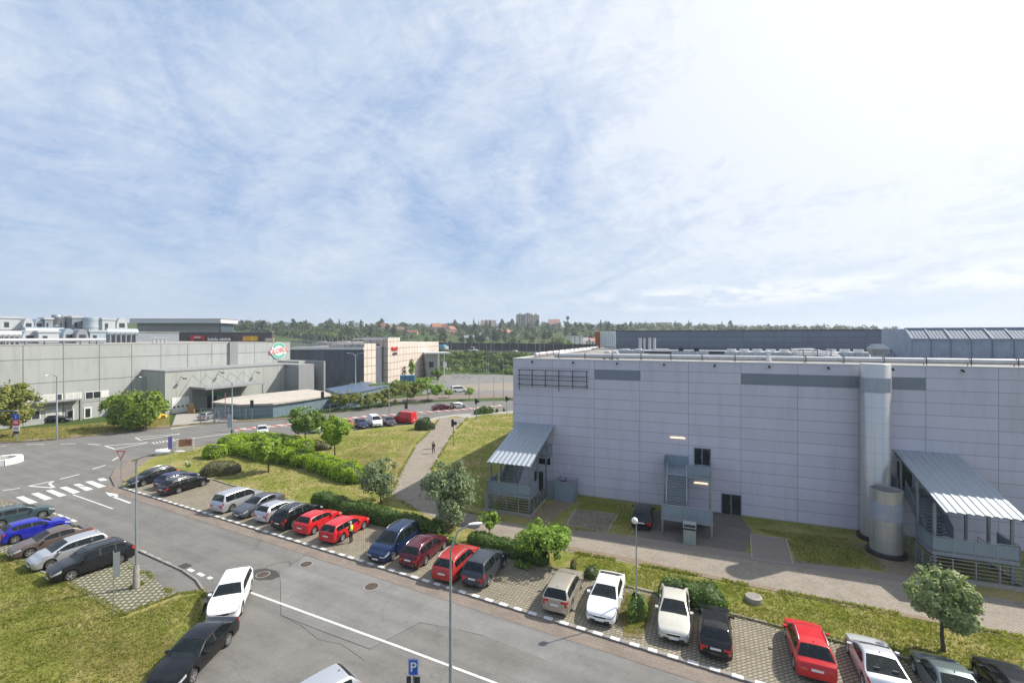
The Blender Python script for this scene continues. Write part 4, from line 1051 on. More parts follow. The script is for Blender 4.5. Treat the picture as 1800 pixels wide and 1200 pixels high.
    for sd in (1, -1):
        b = MB(); x = Ln/2-(tc_+.42); z = S['zbf']+.07
        vs = []; 
        for (dx_, sc) in ((-.10, .8), (.02, 1.0), (.09, .55)):
            vs += [(x+dx_, sd*(hw+.09-.1*sc), z-.06*sc), (x+dx_, sd*(hw+.09+.1*sc), z-.05*sc), (x+dx_, sd*(hw+.09+.1*sc), z+.07*sc), (x+dx_, sd*(hw+.09-.1*sc), z+.07*sc)]
        fs = [(i*4+k, i*4+(k+1) % 4, (i+1)*4+(k+1) % 4, (i+1)*4+k) for i in range(2) for k in range(4)]+[(0,1,2,3), (8,9,10,11)]
        b.add(vs, fs, 0, True); b.bar((x, sd*(hw-.06), z-.03), (x, sd*(hw+.03), z-.02), .05)
        b.build('mirror', PAINT[paint], root)
    for sg, z in ((1, .40), (-1, .70 if tgb > Ln-.5 and not small else .66)):
        b = MB(); xx = sg*(Ln/2+(.075 if sg > 0 else .05)+.002); b.box(xx, xx+sg*.012, -.26, .26, z-.055, z+.055); b.build('number_plate', M['plate'], root)
    if not small:
        for sd in (1, -1):
            for kk, t in ((1, dsplit[1]-.16), (2, dsplit[2]-.16)):
                dr = made.get(('door', kk*sd))
                if dr:
                    b = MB(); zz_ = S['zbf']*.86; b.box(Ln/2-t-.09, Ln/2-t+.09, sd*(hw*.985), sd*(hw*.985+.025), zz_-.015, zz_+.015); b.build('handle', PAINT[paint] if paint not in ('brick',) else M['trim'], dr)
    if rails:
        for sd in (1, -1):
            b = MB(); y = sd*.70*hw; pts = []
            for i in range(7):
                t = trf+.2+(trr-trf-.3)*i/6; pts.append((Ln/2-t, y, ztop(t)+(.075 if 0 < i < 6 else .01)))
            b.tube(pts, .022, 6); b.build('roof_rail', M[rails], root)
    if style not in ('van', 'minibus') and not small:
        b = MB(); t = trr-.12; z = ztop(t)+crown
        b.add([(Ln/2-t, .03, z-.01), (Ln/2-t, -.03, z-.01), (Ln/2-t+.16, 0, z-.005), (Ln/2-t-.02, 0, z+.06)], [(0,1,3), (1,2,3), (2,0,3)], 0, True); b.build('aerial', M['trim'], root)
    return root

RB = 'cars in the long row of paved bays'
make_car('black estate nose out at the head of the right bays beside the give way sign', 'estate', 'coal', 'fl', (251.7,854), away=False, group=RB, rails='chrome')
make_car('dark blue hatchback between two black estates at the head of the bays', 'hatch', 'darkblue', 'rr', (298,858.5), group=RB)
make_car('black estate with chrome roof rails and window trim, tail to the road', 'estate', 'black', 'rr', (314,867), group=RB, L=4.77, rails='chrome')
make_car('silver people carrier with its tail to the road beside the empty bays', 'minivan', 'silver', 'rr', (407.5,898.5), group=RB)
make_car('grey saloon nosed out between the silver carrier and the small silver hatchback', 'sedan', 'grey', 'fl', (443.3,908), away=False, group=RB)
make_car('small silver grey hatchback between the grey saloon and black off roader', 'hatch', 'silver', 'rr', (479,918), group=RB, L=4.1)
make_car('black off roader with roof rails left of the two bright red cars', 'suv', 'black', 'rr', (515.8,928.5), group=RB, rails='galv')
make_car('bright red hatchback between black off roader and red estate', 'hatch', 'red', 'rr', (551.7,938.5), group=RB, rims='steel')
make_car('bright red estate with a person in a yellow vest beside it', 'estate', 'red', 'rr', (601.7,951), group=RB, L=4.5, rims='steel')
make_car('navy blue people carrier with chrome rails, nose to the road', 'minivan', 'navy', 'fl', (690.5,984.5), away=False, group=RB, rails='chrome')
make_car('dark maroon estate between the navy carrier and red estate', 'estate', 'maroon', 'rr', (748,992), group=RB, rails='chrome')
make_car('brick red estate with silver roof rails behind the bent lamp post', 'estate', 'brick', 'rr', (808,1016), group=RB, rails='galv', H=1.5)
make_car('dark grey people carrier right of the brick red estate', 'mpv', 'darkgrey', 'rr', (858,1029), group=RB, L=4.35)
make_car('beige silver estate with its tail to the road left of the white liftback', 'estate', 'beige', 'rr', (1004,1071.5), group=RB, L=4.5, W=1.74)
make_car('white liftback nosed out left of the planted gap', 'lift', 'white', 'fl', (1083,1090), away=False, group=RB)
make_car('cream liftback nosed out right of the planted gap', 'lift', 'cream', 'fc', (1184,1133), vp=1195, away=False, group=RB, L=4.5, W=1.74)
make_car('black compact with its tail to the road beside the cream liftback', 'hatch', 'black', 'rc', (1258,1163), vp=1235, group=RB, W=1.72, L=4.21)
make_car('bright red tall hatchback with silver roof rails right of the empty bay', 'hatch', 'red', 'rc', (1437,1203), vp=1235, group=RB, rails='galv', L=4.3, H=1.55, W=1.8)
make_car('pale silver coupe cut by the bottom edge beside the tall red hatchback', 'coupe', 'lightsilver', 'fl', (1492,1148), vp=1235, group=RB)
make_car('green grey rounded car by the bushy tree at the frame bottom', 'beetle', 'greengrey', 'fl', (1609,1182), vp=1235, group=RB)
make_car('black hatchback in the bottom right corner', 'hatch', 'coal', 'fl', (1718,1192), vp=1235, group=RB)
LB = 'cars in the left bays'
make_car('teal grey estate half out of frame at the back of the left bays', 'estate', 'teal', 'fr', (74,910), vp=1400, group=LB, gz=.1, rails='chrome')
make_car('vivid blue hatchback showing its red tail lamp in the left bays', 'hatch', 'blue', 'rr', (26,955), vp=1400, group=LB, gz=.1)
make_car('brown saloon nosed onto the lawn in the left bays', 'sedan', 'brown', 'fl', (51.7,979), vp=1400, away=False, group=LB, gz=.1)
make_car('silver people carrier wedged between brown saloon and dark off roader', 'mpv', 'silver', 'fl', (88,999.5), vp=1400, away=False, group=LB, gz=.1, H=1.56)
make_car('dark charcoal off roader with silver wheels beside the open grass pavers', 'suv', 'coal', 'fl', (124,1020.5), vp=1400, away=False, group=LB, gz=.1, rails='black', L=4.56)
YB = 'cars by the lawn corner'
make_car('white crossover facing the camera at the lawn corner', 'suv', 'white', 'fl', (424,1079), vp=620, away=False, group=YB, gz=.02, H=1.58, L=4.4)
make_car('black saloon with silver wheels parked along the lawn edge', 'sedan', 'black', 'fl', (338,1200), vp=909, away=False, group=YB, gz=.02, L=4.75, W=1.85)
make_car('silver estate cut off by the bottom edge in the yard', 'estate', 'silver', 'rc', (622,1217), vp=1620, away=False, group=YB, gz=.02, W=1.8)
FB = 'vehicles in the far bays by the striped barrier'
P4 = dict(vp=399, away=False, group=FB, gz=.12)
make_car('pale silver car mostly hidden behind the hedge by the far road', 'hatch', 'pale', 'c', (461,763), **P4)
make_car('pale blue white car glimpsed between two chestnut trees', 'hatch', 'pale', 'c', (552,757), **P4)
make_car('grey car hidden behind the lime coloured tree', 'sedan', 'grey', 'c', (585,754.5), **P4)
make_car('faded red car right behind the lime coloured tree', 'hatch', 'pink', 'c', (609,751), **P4)
make_car('dark navy hatchback beside the white delivery van', 'hatch', 'darkblue', 'c', (635,750), **P4)
make_car('white delivery van with black windows in the far bays', 'van', 'white', 'c', (659,747), cat='van', name='delivery_van', vp=440, away=False, group=FB, gz=.12, H=1.9)
make_car('purple brown saloon between white van and red van', 'sedan', 'purple', 'c', (683,745.5), **P4)
make_car('bright red panel van by the round bush', 'van', 'red', 'c', (711,742), cat='van', name='delivery_van', vp=399-1000, away=True, group=FB, gz=.12, H=2.2)
make_car('burgundy saloon driving along the far road', 'sedan', 'burgundy', 'c', (777,720), vp=2177, away=True, group='moving cars on the far road', gz=.02, name='moving_car')
make_car('pale grey hatchback driving ahead of the burgundy saloon', 'hatch', 'silver', 'c', (806,717), vp=1900, away=True, group='moving cars on the far road', gz=.02, name='moving_car', L=3.7)
make_car('dark estate parked in shade under the middle stair', 'estate', 'black', 'c', (1131,915), vp=1195, away=True, group=None, gz=.13, H=1.55)
make_car('yellow car peeping out behind the big willow bush', 'hatch', 'yellow', 'c', (271,737), vp=1300, group=None, gz=.03)
make_car('grey car behind the yard gate', 'hatch', 'silver', 'c', (366,736), vp=900, group=None, gz=.03)
make_car('dark car by the glazed doors of the left warehouse', 'estate', 'coal', 'c', (97,742), vp=2600, group=None, gz=.03)
make_car('white minibus in the distant car park', 'minibus', 'white', 'c', (806,689), vp=2500, group=None, gz=.02, small=True, cat='van', name='minibus')
# ------------------------------------------------------------------ trees, hedges, bushes
LEAF = {
 'chestnut': m_leaf('leaf_chestnut', (0.07, 0.14, 0.018), (0.21, 0.31, 0.05), .9),
 'lime': m_leaf('leaf_lime', (0.13, 0.23, 0.018), (0.34, 0.47, 0.05), .9),
 'silver': m_leaf('leaf_silver', (.085,.125,.05), (.31,.37,.2), 1.6, .25),
 'pale': m_leaf('leaf_pale', (.15,.21,.065), (.44,.49,.24), 1.5, .3),
 'fresh': m_leaf('leaf_fresh', (0.12, 0.22, 0.025), (0.33, 0.45, 0.075), 1.1),
 'willow': m_leaf('leaf_willow', (0.1, 0.17, 0.02), (0.28, 0.36, 0.055), .5),
 'olive': m_leaf('leaf_olive', (0.13, 0.15, 0.035), (0.31, 0.32, 0.075), .5),
 'hedge': m_leaf('leaf_hedge', (0.045, 0.095, 0.015), (0.13, 0.22, 0.03), .9, .25),
 'hedge_lime': m_leaf('leaf_hedge_lime', (.17,.28,.012), (.42,.55,.025), .8, .35),
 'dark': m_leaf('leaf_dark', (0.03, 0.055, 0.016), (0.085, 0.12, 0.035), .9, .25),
 'brown': m_leaf('leaf_brown', (.07,.065,.03), (.14,.135,.06), .8, .2),
 'purple': m_leaf('leaf_purple', (.05,.022,.025), (.12,.06,.05), 1.5, .2),
 'blossom': plain('blossom', (.72,.7,.6), .8),
 'far_a': m_leaf('leaf_far_a', (0.035, 0.07, 0.02), (0.1, 0.15, 0.035), .16, .2),
 'far_b': m_leaf('leaf_far_b', (0.07, 0.12, 0.022), (0.18, 0.24, 0.05), .16, .25),
 'far_c': m_leaf('leaf_far_c', (0.022, 0.045, 0.02), (0.055, 0.085, 0.035), .2, .15),
 'far_d': m_leaf('leaf_far_d', (0.08, 0.09, 0.035), (0.17, 0.17, 0.065), .16, .2),
}
def rsph(rn):
    while True:
        v = Vector((rn.uniform(-1,1), rn.uniform(-1,1), rn.uniform(-1,1)))
        if .05 < v.length < 1: return v.normalized()
def leafcard(vs, fs, c, nrm_, s, rn, asp=1.0, up=None):
    """one small folded leaf"""
    a = nrm_.cross(up if up is not None else rsph(rn))
    if a.length < .05: a = nrm_.cross(Vector((.3,.9,.2)))
    a.normalize(); b_ = nrm_.cross(a).normalized()
    a *= s*.5; b_ *= s*.5*asp; k = len(vs)
    vs += [c-b_, c+a*.9-nrm_*s*.12, c+b_, c-a*.9-nrm_*s*.12]
    fs += [(k, k+1, k+2), (k, k+2, k+3)]
def lobes_crown(rn, rx, ry, rz, cz, nl, lr, ncard, size, asp=1.0, top=0.0, flat=.5):
    """leaf cards on the shells of many lobes placed through an ellipsoid"""
    lobes = []
    for i in range(nl):
        d_ = rsph(rn); q = rn.uniform(.45, 1.0) if i else .1; spur = i % 5 == 4
        if spur: q = rn.uniform(1.05, 1.22); d_ = (d_+Vector((0,0,.5))).normalized()
        c = Vector((d_.x*rx*q, d_.y*ry*q, cz+d_.z*rz*q+top*(1-abs(d_.x))*rz*.2))
        k = 1-.35*max(0, d_.z)*1.0
        lobes.append((c, lr*(rn.uniform(.4, .6) if spur else rn.uniform(.55, 1.2))*k))
    tot = sum(r_*r_ for _, r_ in lobes); vs = []; fs = []
    for c, r_ in lobes:
        for i in range(int(1.25*ncard*r_*r_/tot)):
            d_ = rsph(rn)
            if d_.z < -.4 and rn.random() < .5: d_.z *= -1
            p = c+Vector((d_.x, d_.y, d_.z*.85))*r_*rn.uniform(.72, 1.12)
            n2 = (d_+rsph(rn)*.75+Vector((0,0,flat))).normalized()
            leafcard(vs, fs, p, n2, size*rn.uniform(.6, 1.35), rn, asp)
    return vs, fs, lobes
def tree(name, label, u, v, topv, hwpx, leaf, seed, gz=.13, trunk_r=.1, clear=.28, nl=16, ncard=3400, size=.22, lobe=.42, bark='bark', group=None, blossom=0, cat='tree', stems=1, asp=1.0, squash=1.0):
    rn = random.Random(seed); o = G(u, v, gz); h = (v-topv)*o.y/F; rx = hwpx*o.y/F*math.cos(math.atan((u-900)/F))*1.05
    root = empty(name, o, rn.uniform(0, 6), label, cat, group)
    z0 = h*clear; rz = (h-z0)/2*.93; cz = z0+rz; ry = rx*squash
    lr = min(rx, ry, rz)*lobe; vs, fs, lobes = lobes_crown(rn, rx-lr*.62, ry-lr*.62, rz-lr*.62, cz, nl, lr, ncard, size, asp)
    # stray twigs break the outline
    for i in range(int(ncard*.07)):
        d_ = rsph(rn); d_.z = abs(d_.z)*.9-.3*rn.random(); p = Vector((d_.x*rx, d_.y*ry, cz+d_.z*rz))*1.0
        p = Vector((p.x*rn.uniform(.85,1.1), p.y*rn.uniform(.85,1.1), cz+(p.z-cz)*rn.uniform(.9,1.12)))
        leafcard(vs, fs, p, (d_+rsph(rn)).normalized(), size*rn.uniform(.5,1.1), rn, asp)
    b = MB(); b.add(vs, fs); b.build('crown', LEAF[leaf], root)
    b = MB()
    for s_ in range(stems):
        off = Vector((rn.uniform(-.3,.3), rn.uniform(-.3,.3), 0))*(stems > 1)*rx*.5
        t1 = Vector((rn.uniform(-.06,.06), rn.uniform(-.06,.06), z0*.9))+off*1.5; t2 = Vector((0, 0, cz+rz*.35))+off*1.2
        b.tube([off-Vector((0,0,.1)), off+Vector((0,0,.12)), t1, t2], [trunk_r*1.5, trunk_r*1.08, trunk_r*.85, trunk_r*.3], 8)
    for c, r_ in lobes[:12]:
        st = Vector((0, 0, z0*rn.uniform(.8, 1.0)+max(0, c.z-z0)*.45)); mid = st.lerp(c, .55)+Vector((0,0,-.08*h*.3))
        b.tube([st, mid, c], [trunk_r*.5, trunk_r*.32, trunk_r*.1], 5, cap=False)
    b.build('trunk', M[bark], root)
    if blossom:
        vs = []; fs = []
        for i in range(blossom):
            c, r_ = rn.choice(lobes); d_ = rsph(rn); d_.z = abs(d_.z); p = c+d_*r_*1.1
            for k in range(4): leafcard(vs, fs, p+Vector((0,0,k*.06)), rsph(rn), .15-.02*k, rn)
        b = MB(); b.add(vs, fs); b.build('blossom', LEAF['blossom'], root)
    return root
tree('chestnut_tree', 'chestnut tree with cream blossom candles at the far end of the hedge', 536, 779, 707, 34, 'chestnut', 1, clear=.22, nl=20, ncard=3600, size=.36, blossom=70)
tree('chestnut_tree', 'bright lime green chestnut tree at the bend of the lime hedge', 589, 806, 722, 33, 'lime', 2, clear=.27, nl=20, ncard=3400, size=.36, blossom=14)
tree('chestnut_tree', 'round lime green chestnut tree in front of the lime hedge', 472, 829, 757, 30, 'lime', 3, clear=.18, nl=20, ncard=3200, size=.32, blossom=18)
tree('whitebeam_tree', 'smaller silvery leaved tree over the dark clipped hedge', 670, 884, 796, 39, 'silver', 4, clear=.1, nl=22, ncard=5200, size=.17, lobe=.4)
tree('whitebeam_tree', 'large silvery leaved tree beside the paved path', 793, 927, 798, 53, 'silver', 5, clear=.05, nl=30, ncard=8500, size=.18, lobe=.38, trunk_r=.13)
tree('young_tree', 'slim young bright green tree between hedge and left stair', 859, 944, 892, 20, 'fresh', 6, clear=.2, nl=12, ncard=1300, size=.17, trunk_r=.035)
tree('young_tree', 'broad bright green shrubby tree at the end of the clipped hedge', 957, 992, 906, 44, 'fresh', 7, clear=.06, nl=24, ncard=4200, size=.2, trunk_r=.06, stems=3, cat='shrub')
tree('whitebeam_tree', 'pale bushy tree on the lawn behind the green grey car', 1658, 1143, 981, 66, 'pale', 8, clear=.2, nl=34, ncard=8000, size=.17, lobe=.34, trunk_r=.1)
tree('willow_bush', 'wide willow bush of many shoots before the left warehouse', 235, 752, 676, 88, 'willow', 9, gz=.1, clear=.02, nl=34, ncard=9000, size=.4, lobe=.5, stems=5, asp=2.0, squash=.5, cat='bush')
tree('cherry_tree', 'leafy tree at the left edge of the verge', 16, 768, 660, 62, 'olive', 10, gz=.1, clear=.1, nl=30, ncard=7000, size=.38, lobe=.36, stems=2, asp=1.6, trunk_r=.16)
for i, (u, v, tv, w_, lf, lb) in enumerate([(607,720,684,22,'olive','olive tree standing alone at the end of the corrugated shed'),(648,718,688,22,'olive','low orchard tree beneath the blue roofed shed'),
    (682,713,682,26,'olive','orchard tree behind the double armed lamp'),(716,708,668,28,'olive','orchard tree in front of the blue container'),(752,704,660,27,'fresh','tallest yellowish orchard tree nearest the car park'),
    (664,700,672,20,'willow','bush between the blue roof and the tiled facade'),(700,690,668,18,'willow','bush at the foot of the tiled tower'),(630,690,672,18,'willow','bush behind the blue roofed shed')]):
    tree('orchard_tree', lb, u, v, tv-3, w_*1.25, lf, 20+i, gz=0, clear=.14, nl=18, ncard=1700, size=.5, group='low trees by the shed', lobe=.4)
for u, v, tv, w_, sd, lb in ((789,699,680,9,31,'thin young tree left of the white minibus'),(825,703,676,12,32,'thin young tree right of the white minibus')):
    tree('young_tree', lb, u, v, tv, w_, 'fresh', sd, gz=0, clear=.2, nl=9, ncard=500, size=.4, trunk_r=.06)
tree('round_tree', 'round dark green tree at the grey entrance canopy', 768, 672, 640, 11, 'chestnut', 33, gz=0, clear=.12, nl=12, ncard=1000, size=.6)
tree('poplar_tree', 'slim tree climbing the tiled facade', 724, 668, 625, 6, 'fresh', 34, gz=0, clear=.02, nl=12, ncard=900, size=.6, lobe=.7)
tree('poplar_tree', 'narrow dark conifer left of the slim tree', 711, 667, 640, 3, 'dark', 35, gz=0, clear=.02, nl=9, ncard=500, size=.5, lobe=.7)

def mound(rn, poly_fn, n, size, vs, fs, asp=1.0):
    for i in range(n):
        p, nn = poly_fn(rn); leafcard(vs, fs, p, (nn+rsph(rn)*.7).normalized(), size*rn.uniform(.6,1.3), rn, asp)
def hedge(label, pts, w_, h, leaf, seed, dens=130, size=.16, rough=.12, name='hedge', gz=.12, cat='hedge', topleaf=None):
    """leaf cards over a rounded body that follows a line; a lumpy inner body keeps it opaque"""
    rn = random.Random(seed); P_ = [G(u, v, gz) for u, v in pts]
    root = empty(name, P_[0], 0, label, cat); o = P_[0]
    seg = []
    for i in range(len(P_)-1): seg.append(((P_[i+1]-P_[i]).length, i))
    tot = sum(s_[0] for s_ in seg); vs = []; fs = []
    def at(s_):
        for ln, i in seg:
            if s_ <= ln or i == len(seg)-1:
                d_ = (P_[i+1]-P_[i]).normalized(); return P_[i]+d_*min(s_, ln), d_
            s_ -= ln
    sd = seed*7.7
    def hw_(s_, k): # local height / width wobble
        e = min(1, (s_+.15)/(w_*.45), (tot-s_+.15)/(w_*.45)); e = math.sqrt(max(.03, e))
        return e*(1+rough*2.2*mnoise.noise(Vector((s_*.55+sd, k, 0)))+rough*mnoise.noise(Vector((s_*1.9+sd, k, 3))))
    ns = max(8, int(tot/.5)); na = 11
    bvs = []
    for i in range(ns+1):
        s_ = tot*i/ns; p, d_ = at(s_); lf = Vector((-d_.y, d_.x, 0))
        for k in range(na):
            a = PI*k/(na-1); y = math.copysign(abs(math.cos(a))**.55, math.cos(a))*w_/2*hw_(s_, 1)*.92; z = (max(0, math.sin(a))**.6)*h*hw_(s_, 9)*.93
            q = p+lf*y-o; bvs.append((q.x, q.y, z))
    bf = [(i*na+k, i*na+k+1, (i+1)*na+k+1, (i+1)*na+k) for i in range(ns) for k in range(na-1)]
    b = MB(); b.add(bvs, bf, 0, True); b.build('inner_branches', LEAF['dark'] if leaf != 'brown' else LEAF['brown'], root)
    for i in range(int(dens*tot*(w_+2*h)/3)):
        s_ = rn.uniform(-.1, tot+.1); p, d_ = at(max(0, min(tot, s_))); lf = Vector((-d_.y, d_.x, 0)); a = PI*rn.random()
        y = math.copysign(abs(math.cos(a))**.55, math.cos(a))*w_/2*hw_(s_, 1); z = (math.sin(a)**.6)*h*hw_(s_, 9)
        nn = (lf*math.cos(a)+Vector((0,0,1))*math.sin(a)).normalized(); j = rn.uniform(-.07, .1)
        q = p+lf*y+nn*j-o; q = Vector((q.x, q.y, max(.02, z+nn.z*j)))
        leafcard(vs, fs, q, (nn+rsph(rn)*.8).normalized(), size*rn.uniform(.55,1.35), rn)
    b = MB(); b.add(vs, fs); b.build('foliage', LEAF[leaf], root)
    return root
hedge('bright lime hedge sweeping from the notice board past the chestnut trees', [(366,808),(392,797),(430,795),(470,806),(520,812),(560,822),(600,836),(637,849)], 3.2, 1.6, 'hedge_lime', 1, 210, .17, .17)
hedge('lime green back hedge behind the chestnut trees', [(388,790),(420,779),(455,776),(500,783),(545,795)], 3.0, 1.5, 'hedge_lime', 2, 180, .18, .17)
hedge('grey brown spreading juniper beside the three dark cars', [(352,834),(385,831),(420,830)], 3.6, 1.35, 'brown', 3, 130, .16, .2, cat='bush', name='juniper_bush')
hedge('thin brown hedge on the bank below the hidden silver car', [(480,778),(520,783),(560,788),(580,790)], 2.0, 1.0, 'brown', 4, 70, .22, .3)
hedge('dark clipped hedge along the back of the bays left of the large silvery tree', [(552,884),(600,898),(650,911),(700,925),(745,936),(775,942)], 1.5, 1.25, 'hedge', 5, 260, .14, .13)
hedge('dark clipped hedge along the back of the bays right of the large silvery tree', [(826,950),(860,961),(900,973),(940,985),(962,992)], 1.4, .95, 'hedge', 6, 260, .14, .14)
hedge('loose wide hedge behind the cream liftback', [(1158,1044),(1200,1053),(1240,1062),(1276,1074)], 1.7, 1.1, 'hedge', 7, 260, .13, .3)
hedge('round dark bush right of the red van', [(733,752),(748,754),(764,753)], 3.0, 1.9, 'dark', 8, 100, .24, .2, cat='bush', name='round_bush')
hedge('small clipped hedge beside the traffic light mast', [(834,728),(850,727),(866,725)], 1.6, 1.3, 'hedge', 9, 90, .25, .25, name='low_hedge')
hedge('dark bush between tail of the low hedge and far road', [(871,724),(876,724)], 1.2, .9, 'dark', 10, 90, .2, .2, cat='bush', name='small_bush')
hedge('last small bush by the far road before the pale hall', [(884,722.5),(888,722.5)], 1.2, .9, 'dark', 11, 90, .2, .2, cat='bush', name='small_bush')
for lb, pts, w_, h, lf, sd in (('small reddish shrub left of the parked white liftback', [(1003,1000),(1012,1001)], .8, .7, 'purple', 12), ('small dark shrub behind the beige estate', [(1030,1010),(1048,1016)], .9, .75, 'dark', 13),
    ('reddish shrub behind the roof of the white liftback', [(1083,1020),(1092,1022)], .9, .8, 'purple', 14), ('small yellow green plant below the large silvery tree', [(765,951),(800,956)], .8, .55, 'fresh', 15), ('low plant under the broad shrubby tree', [(905,993),(930,999)],.8,.3,'fresh',19)):
    hedge(lb, pts, w_, h, lf, sd, 260, .12, .3, cat='bush', name='small_shrub')
hedge('bright green weeds round the foot of the globe lamp', [(1104,1083),(1119,1085),(1128,1080)], 1.0, 1.15, 'fresh', 16, 330, .12, .45, gz=.11, cat='plant', name='weed_clump')
tree('young_tree', 'light green sapling leaning over the left wall of the parking gap', 1117, 1076, 1040, 12, 'fresh', 37, gz=.11, clear=.1, nl=10, ncard=700, size=.12, trunk_r=.02, cat='plant')
tree('twiggy_plant', 'pale flowering shrub on the lawn beside the dark blue hatchback', 329, 826, 808, 8, 'fresh', 38, clear=.15, nl=8, ncard=260, size=.14, trunk_r=.02, blossom=22, cat='shrub')
# tall grass: blades over the lawns that face the camera
def inpoly(x, y, pl):
    c = False; j = len(pl)-1
    for i in range(len(pl)):
        if (pl[i].y > y) != (pl[j].y > y) and x < (pl[j].x-pl[i].x)*(y-pl[i].y)/(pl[j].y-pl[i].y)+pl[i].x: c = not c
        j = i
    return c
def grass(pl, n, seed, h, z=LZ):
    rn = random.Random(seed); P_ = px(pl); x0, x1 = min(p.x for p in P_), max(p.x for p in P_); y0, y1 = min(p.y for p in P_), max(p.y for p in P_)
    vs = []; fs = []; cnt = 0
    while cnt < n:
        x, y = rn.uniform(x0, x1), rn.uniform(y0, y1)
        if not inpoly(x, y, P_): continue
        cnt += 1
        if mnoise.noise(Vector((x*.5, y*.5, seed))) < -.15 and rn.random() < .4: continue
        for k in range(2):
            a = rn.uniform(0, 6.3); d_ = Vector((math.cos(a), math.sin(a), 0)); s_ = h*rn.uniform(.5, 1.4); c = Vector((x+rn.uniform(-.06,.06), y+rn.uniform(-.06,.06), z)); i = len(vs)
            l_ = Vector((rn.uniform(-.5,.5), rn.uniform(-.5,.5), 0))*s_
            vs += [c-d_*s_*.25, c+d_*s_*.25, c+l_+Vector((0,0,s_))]; fs.append((i, i+1, i+2))
    b = MB(); b.add(vs, fs); return b
def edge_grass(lst, n, seed, h, z, spread=.12):
    rn = random.Random(seed); P_ = px(lst); seg = [(P_[i+1]-P_[i]).length for i in range(len(P_)-1)]; tot = sum(seg); vs = []; fs = []
    for c_ in range(n):
        s_ = rn.uniform(0, tot)
        if mnoise.noise(Vector((s_*.35, seed, 0))) < -.1: continue
        for i, ln in enumerate(seg):
            if s_ <= ln: break
            s_ -= ln
        p = P_[i].lerp(P_[i+1], min(1, s_/seg[i])); x, y = p.x+rn.gauss(0, spread), p.y+rn.gauss(0, spread)
        for k in range(3):
            a = rn.uniform(0, 6.3); d_ = Vector((math.cos(a), math.sin(a), 0)); q = h*rn.uniform(.4, 1.5); c = Vector((x+rn.uniform(-.05,.05), y+rn.uniform(-.05,.05), z)); i2 = len(vs)
            l_ = Vector((rn.uniform(-.7,.7), rn.uniform(-.7,.7), 0))*q; vs += [c-d_*q*.28, c+d_*q*.28, c+l_+Vector((0,0,q))]; fs.append((i2, i2+1, i2+2))
    b = MB(); b.add(vs, fs); return b
M['blade'] = m_leaf('grass_blade', (.17,.19,.036), (.34,.32,.1), .5, .5)
gm = MB()
for pl, n_, sd, h in (([(0,985),(108,1030),(216,1091),(310,1054),(350,1048),(358,1090),(330,1128),(262,1190),(235,1210),(0,1210)], 16000, 1, .09),
    ([(300,800),(400,778),(560,768),(700,755),(725,760),(700,800),(690,866),(690,920),(641,912),(402,850),(380,840),(330,815)], 16000, 2, .12),
    ([(1010,978),(1300,1033),(1800,1128),(1800,1205),(1489,1130),(1300,1082),(1157,1042),(1000,1000)], 14000, 3, .1),
    ([(905,728),(840,730),(800,765),(775,805),(760,840),(765,870),(800,885),(850,895),(905,900)], 9000, 4, .12),
    ([(1020,880),(1110,890),(1110,940),(1000,935)], 2500, 5, .1), ([(1322,930),(1400,940),(1500,950),(1560,1000),(1545,1005),(1400,992),(1385,950)], 4000, 6, .1),
    ([(1100,1046),(1146,1052),(1142,1085),(1126,1118),(1098,1114),(1090,1085)], 1300, 8, .09), ([(0,778),(77,772),(187,762),(257,753),(298,748),(298,735),(200,742),(0,757)], 6000, 7, .14)):
    q = grass(pl, n_, sd, h); gm.add(q.v, q.f)
for ln, n_, sd, h, z in (([(402,853),(641,917.5),(691,928),(894,981),(1157,1046.5),(1300,1086),(1489,1134),(1800,1215)], 2600, 31, .12, .12), ([(1010,974),(1150,1000),(1300,1029),(1545,1076),(1800,1124)], 1800, 32, .13, .13),
    ([(0,977),(108,1023),(216,1084),(310,1047),(352,1042),(364,1062),(356,1092),(330,1130),(262,1195)], 2400, 33, .12, .1), ([(773,735),(760,755),(732,782),(705,830),(690,866),(700,880),(735,900)], 1200, 34, .12, .12), ([(822,735),(800,757),(777,795),(757,830),(752,860),(790,893),(880,918)], 1200, 35, .14, .12),
    ([(233,812),(280,799),(338,788),(400,776),(445,769)], 500, 36, .14, .14), ([(0,778),(77,774),(187,763),(257,754),(350,746)], 700, 37, .16, .12), ([(225,1000),(262,1010),(300,1044)], 260, 38, .1, .1), ([(232,1036),(250,1028)], 120, 39, .16, .1)):
    q = edge_grass(ln, n_, sd, h, z); gm.add(q.v, q.f)
tag(gm.build('grass', M['blade']), kind='stuff', label='short rough grass blades on the lawns', cat='grass')
# ------------------------------------------------------------------ left warehouse
LF = Frame(G(154, 735), math.atan2(800, 400))
def Dat(fr, x, u):
    k = (u-900)/F; p = fr.o+fr.d*x
    return -(p.x-k*p.y)/(fr.n.x-k*fr.n.y)
xL = -46.0; xR, _ = LF.wall(510, 600); zT = LF.wall(220, 605)[1]
xj = [LF.wall(u, 640)[0] for u in (40.5, 112, 175.5, 232.5, 283)]; pw = (xj[-1]-xj[0])/4
M['conc_panel'] = grid_panels('conc_panel', (.36,.375,.365), (.17,.18,.18), pw, 4.6, .09, .8, .04, 0, (-xj[0]+pw*20, 0, 1.2), .22)
M['annex_panel'] = grid_panels('annex_panel', (.36,.375,.35), (.2,.2,.19), pw*.9, 20, .06, .8, .05, 0, (3, 0, 5), .2)
M['grey_render'] = weathered('grey_render', (.25,.255,.26), (.17,.17,.17), .8, 0, .7, .5)
M['conc_roof'] = plain('conc_roof', (.3,.29,.27), .9, var=.25, scale=.5)
M['glass_sky'] = plain('glass_sky', (.05,.06,.07), .08, var=.4, scale=.6)
M['blind'] = plain('blind', (.5,.49,.46), .7, var=.15, scale=2)
